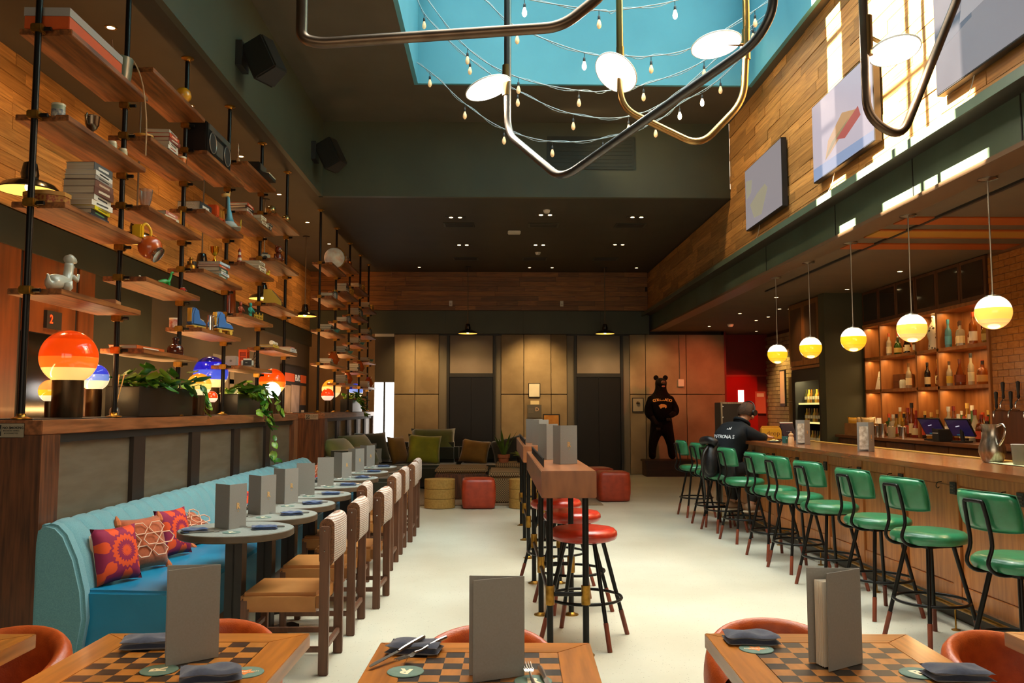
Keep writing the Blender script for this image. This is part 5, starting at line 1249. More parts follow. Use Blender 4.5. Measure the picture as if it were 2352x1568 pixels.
solid('red_tin', MB().lathe([(0, 0), (.03, 0), (.03, .03), (0, .03)], n=20, cap=False), cm('a8402a', .4), 'small flat red tin behind the trophy cup', 'tin', (-2.64, 5.2, 3.12 + e_), 0, 40, 0, [('lid', MB().lathe([(0, .0305), (.031, .0305), (.031, .042), (0, .042)], n=20, cap=False), cm('b85a3a', .4))])
def trophy(loc, s, m, lab, rz=0, base=blackpaint):
    t = thing('trophy_cup', lab, 'trophy', loc, rz)
    MB().lathe([(0, 0), (.035*s, 0), (.035*s, .025*s), (0, .025*s)], n=20, cap=False).build('plinth', base, t, smooth=40)
    MB().lathe([(0, .0255*s), (.028*s, .0255*s), (.02*s, .04*s), (.008*s, .06*s), (.008*s, .085*s), (.025*s, .1*s), (.042*s, .13*s), (.045*s, .18*s), (.048*s, .185*s), (.042*s, .18*s), (.02*s, .11*s), (0, .105*s)], n=24, cap=False).build('cup', m, t, smooth=40)
    for sy in (-1, 1): MB().tube(bez([(0, sy*.042*s, .17*s), (0, sy*.07*s, .185*s), (0, sy*.078*s, .15*s), (0, sy*.06*s, .12*s), (0, sy*.035*s, .12*s)], 4), .004*s, 6).build('handle', m, t, smooth=True)
trophy((-2.6, 5.42, 3.12 + e_), 1.0, mat('pewter', '8a7a68', .25, 1.0), 'pewter trophy cup with handles on the second highest shelf')
for y_, h_ in ((5.56, .05), (5.72, .05)): solid('spice_jar', MB().lathe([(0, 0), (.03, 0), (.03, h_), (0, h_)], n=20, cap=False), cm('b8ae8c', .4), 'pale ribbed jar ' + ('beside the trophy cup' if y_ < 5.6 else 'close to the second pole'), 'jar', (-2.53, y_, 3.12 + e_), 0, 40, 0, [('lid', MB().lathe([(0, h_), (.026, h_), (.026, h_ + .015), (0, h_ + .015)], n=20, cap=False), cm('d8ceb0', .4))])
octp = [(.13*math.cos(R(45*i + 22.5)), .1*math.sin(R(45*i + 22.5))) for i in range(8)]
solid('octagonal_box', MB().prism(octp, 2, 0, .065), mat('tile_print', 'a8742c', .5, c2='8a3c14', scale=60, kind='voronoi'), 'tan octagonal box with tile pattern beside the tall book stack', 'box', (-2.66, 5.03, 2.61 + e_), 0, None, .002, [('lid', MB().prism([(x*1.03, y*1.03) for x, y in octp], 2, .066, .09), cm('b88034'))])
stack(-2.59, 5.38, 2.61, [(.18, .25, .026, '2a2e38', 'black-blue', 'a0a0a0'), (.17, .25, .03, '16181c', 'black', '5a8a5a'), (.17, .24, .024, 'd8c010', 'yellow', '6a6a10'), (.19, .25, .034, 'd8d0c0', 'cream', '3a3a3a'), (.19, .25, .034, 'c9c2b4', 'grey-white', '222222'), (.2, .25, .048, '5a3020', 'dark brown', 'c9b8a0'), (.2, .25, .045, '6a4030', 'brown', 'b89a80'), (.19, .25, .026, '8a8078', 'grey', '302820'), (.19, .25, .03, 'd0c8bc', 'white', '202020'), (.18, .24, .05, '4a4a4a', 'thick grey', 'd0c8bc')], 'in the tall stack beside the octagonal box')
eb = thing('eyeball_lamp', 'orange ball clip lamp hanging off the end of a shelf', 'lamp', (-2.43, 5.98, 2.6))
MB().ball((.0, .0, -.04), .082, 28, 18).build('shell', mat('orange_enamel', 'b8501a', .25, coat=.5), eb, smooth=True)
MB().lathe([(.05, 0), (.058, .01), (.058, .03), (.05, .032)], n=24).xf(Matrix.Translation((.045, -.02, -.085)) @ Matrix.Rotation(R(125), 4, 'Y')).build('rim', chrome, eb, smooth=40)
MB().tube(bez([(-.04, -.05, .1), (-.02, -.03, .12), (.0, .0, .08), (.0, .0, .03)], 4), .01, 8).build('clip_arm', mat('yellow_enamel', 'd8a818', .35), eb, smooth=True)
MB().box(-.1, -.03, -.08, -.03, .01, .11).build('clip', MATS['yellow_enamel'], eb, bevel=.01)
# white dinosaur
dn = thing('dinosaur_figurine', 'white ceramic dinosaur figurine on the lowest shelf above the orange lamp', 'figurine', (-2.6, 5.12, 2.1106), R(90)); wh = mat('white_ceramic', 'b8b8a8', .3, coat=.4)
MB().tube(bez([(-.16, 0, .1), (-.14, 0, .05), (-.09, 0, .06), (-.02, 0, .07), (.04, 0, .08), (.075, 0, .14), (.08, 0, .2)], 4), [.006, .009, .012, .018, .026, .034, .041, .046, .049, .05, .05, .049, .047, .045, .042, .039, .036, .033, .031, .029, .028, .027, .027, .026, .026], 12).build('torso', wh, dn, smooth=True)
MB().tube([(.06, 0, .222), (.09, 0, .228), (.13, 0, .226), (.155, 0, .222)], [.026, .031, .022, .013], 12).build('head', wh, dn, smooth=True); MB().tube([(.08, 0, .205), (.115, 0, .19), (.14, 0, .185)], [.018, .013, .008], 10).build('jaw', wh, dn, smooth=True)
for sy in (-1, 1):
    MB().tube([(-.03, sy*.045, .07), (-.02, sy*.05, .035), (-.03, sy*.05, .012), (.03, sy*.05, .01)], [.035, .028, .016, .012], 10).build('leg', wh, dn, smooth=True); MB().tube([(.075, sy*.03, .12), (.115, sy*.035, .1), (.14, sy*.03, .14)], [.014, .012, .009], 8).build('arm', wh, dn, smooth=True)
solid('wood_block', MB().box(-.05, .05, -.07, .07, 0, .03), cm('9a6238'), 'small plain wooden block at the end of the lowest shelf', 'block', (-2.54, 5.64, 2.1106), R(10), None, .004, [('inlay', MB().box(.0502, .0508, -.05, .05, .008, .022), cm('b88454'))])
# bay 2
solid('yellow_ball', MB().ball((0, 0, .064), .064, 28, 18), cm('d8941a', .3, coat=.4), 'glossy yellow ball on the highest shelf', 'ball', (-2.52, 6.75, 3.88 + e_), 0, True, 0, [('seam', MB().tube([(.0642*math.cos(R(15*i)), 0, .064 + .0642*math.sin(R(15*i))) for i in range(24)], .001, 5, closed=True), cm('b87814'))])
def can(loc, r, h, c, lab, nm='canister', lid=None, pat=None):
    solid(nm, MB().lathe([(0, 0), (r, 0), (r, h), (0, h)], n=24, cap=False), pat or cm(c, .4), lab, nm.replace('_', ' '), loc, 0, 40, 0, [('lid', MB().lathe([(0, h), (r*1.03, h), (r*1.03, h + .014), (0, h + .014)], n=24, cap=False), cm(lid or c, .35))])
can((-2.65, 6.33, 3.375 + e_), .07, .085, 'c87a1c', 'orange patterned canister beside a stack of books', lid='d89a3c', pat=mat('can_print', 'd08a2c', .4, c2='b84a12', scale=22))
stack(-2.58, 6.5, 3.375, [(.18, .2, .03, '6a4a3a', 'brown', '0'*6), (.18, .2, .03, 'd8d0c0', 'cream', 'a83a1c'), (.19, .2, .028, 'c9c0b0', 'pale', '402a20'), (.19, .2, .03, '7a3020', 'maroon', 'd8c8b0'), (.18, .2, .03, 'c94a20', 'orange-red', 'e8d8c0'), (.18, .2, .025, 'b8ac9c', 'grey', '402a20')], 'in the stack beside the orange canister')
can((-2.52, 6.76, 3.375 + e_), .036, .05, 'd06a18', 'small orange mug-shaped pot on the edge of a shelf', 'mug', 'd8c8a8')
vz = solid('glass_vase', MB().lathe([(0, 0), (.032, 0), (.036, .02), (.03, .06), (.045, .12), (.052, .19), (.049, .19), (.042, .12), (.027, .06), (.03, .025), (0, .02)], n=24, cap=False), mat('vase_glass', 'e8d8c8', .05, trans=.85, ior=1.3), 'clear waisted glass vase on the middle shelf', 'vase', (-2.62, 6.33, 2.87 + e_), 0, 40, 0, [('foot', MB().lathe([(0, 0), (.034, 0), (.034, .004), (0, .004)], n=20, cap=False), MATS['vase_glass'] if 'vase_glass' in MATS else glass)])
stack(-2.6, 6.55, 2.87, [(.2, .24, .03, 'd8c8a8', 'cream', 'a03020'), (.19, .22, .03, 'b86a5a', 'pink', 'e8d8c0')], 'lying behind the small yellow frame')
solid('picture_frame_stand', MB().box(-.005, .005, -.045, .045, 0, .12), cm('d8a010', .4), 'small yellow picture frame standing by a pole', 'picture', (-2.5, 6.73, 2.87 + e_), R(20), None, .002, [('picture', MB().box(.0052, .006, -.036, .036, .01, .11), cm('c0602a'))])
solid('orange_dish', MB().lathe([(0, 0), (.05, 0), (.075, .02), (.07, .022), (.045, .008), (0, .008)], n=28, cap=False), cm('c8641a', .4), 'flat orange dish with a tiny white ornament', 'dish', (-2.62, 6.25, 2.36 + e_), 0, 40, 0, [('ornament', MB().lathe([(.012, .009), (.014, .03), (.006, .045)], (.0, .03, 0), 10), wh)])
gd = solid('toy_dinosaur', MB().tube(bez([(-.09, 0, .03), (-.05, 0, .035), (0, 0, .045), (.03, 0, .05), (.05, 0, .09), (.055, 0, .12), (.075, 0, .125)], 4), [.004, .006, .009, .012, .016, .02, .022, .022, .022, .021, .019, .016, .014, .012, .011, .01, .0095, .009, .009, .009, .0095, .01, .0095, .009, .006], 10), cm('1f8a3a', .4), 'small green long-necked toy dinosaur', 'toy', (-2.55, 6.58, 2.36 + e_), R(60), True, 0, [('leg', MB().cyl((sx, sy, 0), (sx, sy*.8, .04), .009, .011, 8), cm('1f8a3a', .4)) for sx in (-.02, .025) for sy in (-.015, .015)])
solid('toy_car', MB().prism([(-.035, .008), (.035, .008), (.035, .018), (.018, .02), (.01, .03), (-.015, .03), (-.022, .02), (-.035, .018)], 1, -.014, .014), cm('b02a1c', .3, coat=.4), 'tiny red and white toy car by the third pole', 'toy', (-2.5, 6.82, 2.36 + e_), R(70), None, .002, [('wheel', MB().cyl((sx, sy*.012, .008), (sx, sy*.017, .008), .008, n=10), blackpaint) for sx in (-.02, .02) for sy in (-1, 1)] + [('roof', MB().box(-.014, .008, -.012, .012, .0305, .034), wh)])
book((-2.62, 6.28, 1.85 + e_), .2, .5, .026, 0, 'c2581c', 'long flat orange book on the lowest shelf beside a brown bottle', 'e8d8c0')
solid('brown_bottle', MB().lathe([(0, 0), (.055, 0), (.062, .01), (.062, .06), (.05, .08), (.022, .092), (.02, .125), (.026, .127), (.026, .14), (0, .14)], n=28, cap=False), mat('brown_glass', '3a140a', .1, coat=.6), 'squat brown glass bottle beside the orange book', 'bottle', (-2.56, 6.86, 1.85 + e_), 0, 40, 0, [('stopper', MB().lathe([(0, .14), (.018, .14), (.018, .15), (0, .15)], n=16, cap=False), blackpaint)])
# bay 3
bo = thing('boombox', 'black portable stereo with silver trim on the highest shelf', 'radio', (-2.58, 7.55, 3.63 + e_)); sv = mat('silver_trim', '9a9288', .3, .8)
MB().box(-.1, .1, -.33, .33, 0, .27).build('case', mat('boombox_black', '100e0c', .35), bo, bevel=.012)
for sy in (-1, 1): 
    q = MB().cyl((.1, sy*.2, .11), (.108, sy*.2, .11), .09, n=28).build('speaker', mat('cone_grey', '2a2624', .5), bo, smooth=40); MB().tube([(.109, sy*.2 + .09*math.cos(R(15*i)), .11 + .09*math.sin(R(15*i))) for i in range(24)], .005, 6, closed=True).build('speaker_ring', sv, q, smooth=True)
MB().box(.1, .106, -.09, .09, .04, .17).build('tape_door', sv, bo); MB().box(.1, .108, -.3, .3, .205, .255).build('tuner_strip', sv, bo); MB().tube(fillet([(.0, -.25, .27), (.0, -.25, .33), (.0, .25, .33), (.0, .25, .27)], .03), .01, 8).build('carry_handle', sv, bo, smooth=True)
book((-2.62, 7.44, 3.12 + e_), .24, .36, .022, R(3), 'cfc6b8', 'wide white book lying under a dark boxed book', 'b0a898')
bd = book((-2.64, 7.42, 3.1435), .2, .26, .07, R(-3), '2e2e30', 'thick dark boxed book lettered MAKING DESIGN', 'cfc6b8')
text('MAKING', .036, cm('cfc6b8'), bd, (-.0, -.1305, .05), (R(90), 0, 0), align='CENTER'); text('DESIGN', .036, cm('cfc6b8'), bd, (-.0, -.1305, .02), (R(90), 0, 0), align='CENTER')
tk = thing('toy_truck', 'orange wooden toy truck with figures on the shelf beside the giraffe', 'toy', (-2.56, 7.75, 3.12 + e_), R(85)); orr = cm('c2481a', .4)
MB().box(-.1, .1, -.045, .045, .02, .05).build('bed', orr, tk, bevel=.004); MB().box(-.1, -.03, -.045, .045, .0505, .15).build('cab', orr, tk, bevel=.006); MB().box(.02, .025, -.04, .04, .05, .13).build('post', cm('d8a040'), tk); MB().box(.08, .085, -.04, .04, .05, .13).build('post', cm('d8a040'), tk); MB().ball((-.02, 0, .09), .022, 12, 8).build('figure', cm('4a8aa0'), tk, smooth=True)
for sx in (-.07, .06):
    for sy in (-1, 1): MB().cyl((sx, sy*.045, .022), (sx, sy*.056, .022), .022, n=14).build('wheel', cm('8a3010'), tk, smooth=40)
gf = thing('toy_giraffe', 'pale blue toy giraffe on a white card base', 'toy', (-2.51, 7.98, 3.12 + e_), R(200)); bl = cm('5a9ab0', .5)
MB().tube([(0, 0, .06), (.0, 0, .1), (.01, 0, .2), (.015, 0, .29), (.02, 0, .31)], [.045, .03, .017, .014, .016], 12).build('neck', bl, gf, smooth=True); MB().tube([(.0, 0, .315), (.04, 0, .318), (.075, 0, .305)], [.022, .02, .014], 10).build('head', cm('d0a860', .5), gf, smooth=True)
for sy in (-1, 1): MB().cyl((.01, sy*.012, .325), (.0, sy*.016, .355), .004, .006, 6).build('horn', cm('d0a860', .5), gf)
MB().lathe([(0, .006), (.09, .006), (.07, .04), (.03, .075), (0, .075)], n=20, cap=False).build('skirt', cm('a8b0ac', .7), gf, smooth=True); MB().box(-.1, .1, -.1, .1, 0, .005).build('base', wh, gf); MB().box(-.105, -.1, -.09, .06, 0, .08).build('card', cm('d8c83c'), gf)
solid('brass_jug', MB().lathe([(0, 0), (.04, 0), (.05, .03), (.045, .06), (.015, .08), (.015, .11), (.025, .115), (0, .115)], n=24, cap=False), brass, 'round brass bottle beside the colourful book stack', 'bottle', (-2.66, 7.42, 2.61 + e_), 0, 40, 0, [('stopper', MB().ball((0, 0, .125), .013, 10, 6), brass)])
zt3 = stack(-2.58, 7.78, 2.61, [(.2, .27, .03, '7a9a90', 'pale green', 'd8d8d0'), (.2, .27, .024, 'd0ccc4', 'white', '5a80a0'), (.19, .26, .04, '3a4a3c', 'dark green', 'c8c0a8'), (.2, .27, .022, 'c84a20', 'orange', 'e0d0c0'), (.2, .26, .024, '9ab0b8', 'pale blue', 'e8e8e8')], 'in the stack under the gold trophy')
trophy((-2.58, 7.8, zt3 + .0005), .85, mat('gold_trophy', 'd89a28', .2, 1.0), 'gold trophy cup standing on a stack of books', R(30))
solid('black_cup', MB().lathe([(0, 0), (.03, 0), (.042, .13), (.038, .13), (.027, .01), (0, .01)], n=20, cap=False), blackpaint, 'tall black tapered cup beside the gold trophy', 'cup', (-2.72, 7.62, 2.61 + e_), 0, 40, 0, [('foot', MB().lathe([(0, 0), (.032, 0), (.032, .003), (0, .003)], n=16, cap=False), black)])
def skate(loc, rz, lab):
    t = thing('roller_skate', lab, 'roller skate', loc, rz, 'pair of blue roller skates'); bls = cm('3a6aa8', .5); y_ = cm('d0a840', .5)
    MB().prism([(-.1, .05), (.13, .05), (.14, .075), (.11, .1), (.03, .12), (.0, .2), (-.07, .21), (-.1, .15)], 1, -.035, .035).build('boot', bls, t, bevel=.014, seg=3); MB().box(-.1, .13, -.036, .036, .038, .05).build('sole', y_, t, bevel=.004)
    for sx in (-.065, .085):
        for sy in (-1, 1): MB().cyl((sx, sy*.012, .02), (sx, sy*.042, .02), .02, n=16).build('wheel', y_, t, smooth=40)
        MB().box(sx - .01, sx + .01, -.012, .012, .018, .038).build('truck', steel, t)
    MB().box(-.104, -.098, -.02, .02, .08, .2).build('heel_stripe', y_, t)
    for k in range(4): MB().tube([(.035 + k*.016, -.034, .112 - k*.004), (.045 + k*.016, 0, .122 - k*.004), (.035 + k*.016, .034, .112 - k*.004)], .003, 5).build('lace', cm('e0d0a0'), t)
skate((-2.66, 7.58, 2.1106), R(80), 'blue roller skate standing behind the striped mug'); skate((-2.53, 7.9, 2.1106), R(70), 'blue roller skate next to the steel jug')
can((-2.74, 7.3, 2.1106), .042, .075, 'c8b8a8', 'pale mug with red and blue print beside a roller skate', 'mug', 'd0c4b4', mat('mug_print', 'c8b8a8', .4, c2='a04030', scale=24))
solid('steel_jug', MB().lathe([(0, 0), (.03, 0), (.036, .08), (.03, .14), (.034, .16), (0, .16)], n=20, cap=False), chrome, 'small polished steel jug between the roller skates', 'jug', (-2.58, 7.74, 2.1106), 0, 40, 0, [('handle', MB().tube(bez([(.03, 0, .15), (.065, 0, .14), (.065, 0, .08), (.034, 0, .06)], 4), .005, 6), chrome)])
# bay 4
solid('twisted_bottle', MB().lathe([(0, 0), (.028, 0), (.03, .1), (.018, .13), (.008, .15), (.012, .18), (.006, .2), (.011, .23), (.006, .25), (.008, .28), (.003, .3)], n=16, cap=False), cm('b08458', .3, coat=.3), 'slim bottle with twisted pale stopper on the highest shelf', 'bottle', (-2.68, 8.75, 3.88 + e_), 0, 40, 0, [('band', MB().lathe([(.0305, .03), (.0312, .07)], n=16, cap=False), cm('8a5a34'))])
rdo = thing('table_radio', 'old black table radio with ivory keys on the highest shelf', 'radio', (-2.58, 9.05, 3.88 + e_)); MB().box(-.08, .08, -.14, .14, 0, .16).build('case', cm('1a1612', .35), rdo, bevel=.01); MB().prism([(.0, 0), (.1, 0), (.1, .03), (.0, .06)], 1, -.14, .14).xf(Matrix.Translation((.08, 0, 0))).build('front_ledge', cm('2a2018'), rdo); MB().box(.081, .085, -.11, .11, .08, .15).build('dial', sv, rdo)
for k in range(8): MB().box(.11, .18, -.13 + k*.034, -.104 + k*.034, .032, .045).build('key', cm('d8ccb0'), rdo)
stack(-2.63, 8.72, 3.375, [(.2, .26, .028, 'c8bca8', 'cream', '803020'), (.2, .26, .03, 'a84a38', 'brick red', 'e0d0c0'), (.19, .25, .03, 'd0c8b8', 'white', '404040'), (.19, .25, .028, '3a2a20', 'dark brown', 'c0b0a0'), (.19, .25, .03, 'c04a28', 'orange-red', 'e0d0c0')], 'in the stack beside the giraffe')
stack(-2.55, 9.02, 3.375, [(.16, .2, .03, 'd0c0a0', 'cream', '7a5030'), (.16, .2, .03, 'c8b490', 'tan', '7a3020'), (.16, .2, .03, 'd8ccb0', 'ivory', '603020')], 'in the middle stack of the same shelf')
stack(-2.53, 9.28, 3.375, [(.12, .14, .025, '2a2420', 'black', 'c0b0a0'), (.12, .14, .022, 'c8c0b0', 'white', '303030'), (.12, .14, .022, '3a3430', 'charcoal', 'd0c0a0')], 'in the small stack by the fifth pole')
lh = thing('toy_lighthouse', 'red and white striped toy lighthouse', 'toy', (-2.66, 8.82, 2.87 + e_))
for k in range(6): r0, r1 = .036 - k*.004, .032 - k*.004; MB().lathe([(0, k*.03), (r0, k*.03), (r1, k*.03 + .0298), (0, k*.03 + .0298)], n=18, cap=False).build('band', cm('8a2a18' if k % 2 == 0 else 'd8ccb8', .5), lh, smooth=40)
MB().lathe([(0, .18), (.018, .18), (.014, .2), (.002, .22)], n=12, cap=False).build('lantern', cm('8a2a18', .5), lh, smooth=40)
stack(-2.58, 9.05, 2.87, [(.2, .24, .03, 'cfc0a0', 'cream', '604020'), (.2, .24, .03, 'd8ccb4', 'white', '703020'), (.19, .22, .028, 'b8a07a', 'tan', '402a1a'), (.19, .22, .026, 'd0c4ac', 'ivory', '704030')], 'in the stack beside the toy lighthouse')
solid('toy_duck', MB().ball((0, 0, .022), .022, 14, 8, (1.3, .9, 1)), cm('d8b020', .4), 'tiny yellow toy duck beside the books', 'toy', (-2.5, 9.3, 2.87 + e_), 0, True, 0, [('head', MB().ball((.02, 0, .05), .014, 12, 8), cm('d8b020', .4)), ('beak', MB().cyl((.03, 0, .048), (.045, 0, .046), .006, .002, 6), cm('c86a18'))])
solid('amber_vase', MB().lathe([(0, 0), (.06, 0), (.065, .02), (.055, .3), (.06, .34), (.055, .34), (.05, .3), (.05, .03), (0, .03)], n=24, cap=False), mat('amber_glass', 'a8481a', .08, trans=.6, coat=.5), 'tall amber glass vase on the second lowest shelf', 'vase', (-2.72, 8.72, 2.36 + e_), 0, 40, 0, [('rim', MB().tube([(.0575*math.cos(R(15*i)), .0575*math.sin(R(15*i)), .34) for i in range(24)], .003, 6, closed=True), mat('amber_rim', 'b8601c', .2))])
def figure(loc, c, lab, rz=0):
    t = thing('toy_figure', lab, 'toy', loc, rz); m = cm(c, .5); MB().tube([(0, 0, .07), (0, 0, .12), (0, 0, .135)], [.02, .024, .012], 10).build('torso', m, t, smooth=True); MB().ball((0, 0, .152), .017, 12, 8).build('head', m, t, smooth=True)
    for s in (-1, 1): MB().cyl((s*.01, 0, 0), (s*.01, 0, .075), .01, .011, 8).build('leg', m, t, smooth=40); MB().tube([(s*.024, 0, .12), (s*.035, -.01, .095), (s*.028, -.025, .08)], .007, 6).build('arm', m, t, smooth=True)
    MB().lathe([(.018, .16), (.016, .172), (.005, .182)], n=10).build('hat', m, t, smooth=40)
figure((-2.58, 8.98, 2.36 + e_), '2a9a88', 'teal toy soldier figure', R(60)); figure((-2.66, 8.9, 2.36 + e_), 'a84a28', 'brown toy soldier figure beside the teal one', R(60))
tf = thing('toy_fence', 'yellow toy fence beside the teal figure', 'toy', (-2.53, 9.12, 2.36 + e_), R(78)); 
for k in range(6): MB().box(-.1 + k*.036, -.09 + k*.036, -.004, .004, 0, .07 + .02*(k % 2)).build('picket', cm('d0a838'), tf)
for z_ in (.02, .05): MB().box(-.1, .09, -.003, .003, z_, z_ + .008).build('rail', cm('d0a838'), tf)
solid('speaker_cube', MB().box(-.055, .055, -.055, .055, 0, .11), cm('9a948c', .5), 'pale grey cube speaker on the lowest shelf', 'speaker', (-2.68, 8.72, 1.85 + e_), R(5), None, .006, [('dot', MB().cyl((0, -.0552, .06), (0, -.057, .06), .012, n=12), cm('6a645c'))])
ac = thing('alarm_clock', 'white rounded alarm clock with dark face', 'clock', (-2.54, 8.78, 1.85 + e_), R(15)); MB().box(-.06, .06, -.035, .035, 0, .09).build('case', wh, ac, bevel=.02, seg=4); MB().box(-.042, .042, -.037, -.0352, .018, .072).build('face', blackpaint, ac, bevel=.008); MB().box(-.02, .0, -.039, -.037, .044, .048).build('hand', wh, ac)
pb = thing('toy_phone_booth', 'orange-red toy phone booth behind the alarm clock', 'toy', (-2.7, 9.2, 1.85 + e_)); 
MB().box(-.045, .045, -.045, .045, 0, .02).build('base', orr, pb); MB().box(-.045, .045, -.045, .045, .18, .21).build('roof', orr, pb)
for sx in (-1, 1):
    for sy in (-1, 1): MB().box(sx*.039 - .006, sx*.039 + .006, sy*.039 - .006, sy*.039 + .006, .02, .18).build('post', orr, pb)
for k in range(3): MB().box(-.04, .04, -.042, -.04, .05 + k*.04, .056 + k*.04).build('glazing_bar', orr, pb)
MB().box(-.034, .034, -.034, .034, .021, .179).build('interior', cm('8a2a10'), pb)
wt = thing('wire_tower', 'thin dark wire lattice tower beside the phone booth', 'model', (-2.62, 9.36, 1.85 + e_)); wm = MB()
for sx in (-1, 1):
    for sy in (-1, 1): wm.cyl((sx*.04, sy*.04, 0), (sx*.01, sy*.01, .2), .002, n=5)
wm.build('legs', black, wt); wm2 = MB()
for k in range(5):
    a, b = .04 - .006*k, .04 - .006*(k + 1); 
    for sx, sy, tx, ty in ((-1, -1, 1, -1), (1, -1, 1, 1), (1, 1, -1, 1), (-1, 1, -1, -1)): wm2.cyl((sx*a, sy*a, k*.04), (tx*b, ty*b, (k + 1)*.04), .0015, n=4)
wm2.build('bracing', black, wt)
# bay 5
for i, (x_, y_, s) in enumerate(((-2.63, 9.9, 1.0), (-2.56, 10.32, .9))):
    l = thing('brass_lamp', ('taller' if i == 0 else 'lower') + ' brass lamp with a clear ball on the highest shelf by the sixth pole', 'lamp', (x_, y_, 3.63 + e_)); MB().lathe([(0, 0), (.045*s, 0), (.05*s, .05*s), (.035*s, .07*s), (0, .07*s)], n=22, cap=False).build('base', mat('copper', 'a8683c', .3, 1.0), l, smooth=40); MB().ball((0, 0, .115*s), .058*s, 22, 14).build('ball', mat('mercury_glass', 'a88c5a', .15, .8), l, smooth=True)
kb = thing('bear_figurine', 'glossy brown bear figurine', 'figurine', (-2.6, 10.15, 3.12 + e_), R(60)); kbm = cm('6a2a10', .25, coat=.4)
MB().tube([(0, 0, .06), (0, 0, .1), (0, 0, .15), (0, 0, .165)], [.05, .055, .04, .02], 14).build('torso', kbm, kb, smooth=True); MB().ball((0, 0, .2), .045, 18, 12).build('head', kbm, kb, smooth=True)
for s in (-1, 1): MB().ball((s*.035, 0, .24), .015, 10, 6).build('ear', kbm, kb, smooth=True); MB().cyl((s*.028, 0, 0), (s*.028, 0, .07), .022, .024, 10).build('leg', kbm, kb, smooth=40); MB().tube([(s*.05, 0, .14), (s*.065, -.01, .1), (s*.05, -.03, .08)], [.016, .015, .013], 8).build('arm', kbm, kb, smooth=True)
MB().ball((0, -.04, .19), .018, 10, 6).build('muzzle', cm('a87848'), kb, smooth=True)
vc = thing('toy_camera', 'boxy white camera tilted beside the bear figurine', 'camera', (-2.68, 9.85, 3.12 + e_), R(20)); MB().box(-.06, .06, -.04, .04, 0, .09).build('case', cm('b0a890'), vc, bevel=.008); MB().cyl((0, -.04, .045), (0, -.06, .045), .025, n=18).build('lens', blackpaint, vc, smooth=40); MB().box(-.03, .03, -.03, .03, .09, .11).build('viewfinder', blackpaint, vc)
gb = thing('game_console', 'black box with yellow edge and slanted screen', 'arcade game', (-2.62, 10.05, 2.61 + e_), R(10)); MB().prism([(-.1, 0), (.1, 0), (.1, .06), (-.02, .2), (-.1, .2)], 1, -.14, .14).xf(Matrix.Rotation(R(0), 4, 'Z')).build('case', cm('16140f', .4), gb, bevel=.004); MB().prism([(-.102, 0), (.102, 0), (.102, .062), (-.018, .203), (-.102, .203)], 1, -.148, -.1405).build('side_panel', cm('c09a28'), gb); MB().obox((.045, 0, .134), (.05, 0, -.058), (0, .12, 0), (.004, 0, .0035)).build('screen', cm('3a4038', .2, coat=.5), gb)
stack(-2.62, 9.86, 2.11, [(.2, .26, .024, 'c8b040', 'yellow-green', '6a5a10'), (.19, .24, .024, 'd8b848', 'yellow', '604a10')], 'in the pile of pale rolls by the fifth pole'); solid('paper_roll', MB().cyl((0, -.16, .025), (0, .16, .025), .025, n=18), paper, 'white paper roll lying on the yellow books', 'paper roll', (-2.58, 9.95, 2.159), R(5), 40, 0, [('band', MB().cyl((0, -.02, .025), (0, .02, .025), .0255, n=18), cm('c8b040'))])
stack(-2.55, 10.4, 2.11, [(.2, .3, .02, 'd8d0c4', 'white', '808080'), (.19, .26, .024, 'd0c8bc', 'pale grey', '604040'), (.16, .2, .018, 'c86a58', 'pinkish', 'e8d8d0')], 'in the loose pile beside the sixth pole')
# ---- second unit: globe of the world, books, vases
gw = thing('world_globe', 'illuminated world globe on the highest shelf of the second unit', 'globe', (-2.58, 13.55, 3.63 + e_)); MB().ball((0, 0, .2), .16, 32, 20).build('sphere', mat('globe_map', 'c8bfa0', .35, c2='b07030', scale=9, emit=.15), gw, smooth=True); MB().tube([(.175*math.cos(R(10*i - 90)), 0, .2 + .175*math.sin(R(10*i - 90))) for i in range(19)], .006, 6).build('meridian', brass, gw, smooth=True); MB().lathe([(0, 0), (.09, 0), (.08, .015), (.015, .025), (.012, .04), (0, .04)], n=24, cap=False).build('stand', brass, gw, smooth=40)
rg = random.Random(21); pal = ['c8bca8', 'd8ccb8', 'b8a890', '8a3a28', '3a4a50', 'd0c4b0', 'a89a84', 'c8a848']
zz2 = {0: ODD, 1: EVEN, 2: ODD, 3: (1.85, 2.36, 2.88, 3.4)}
desc = {}
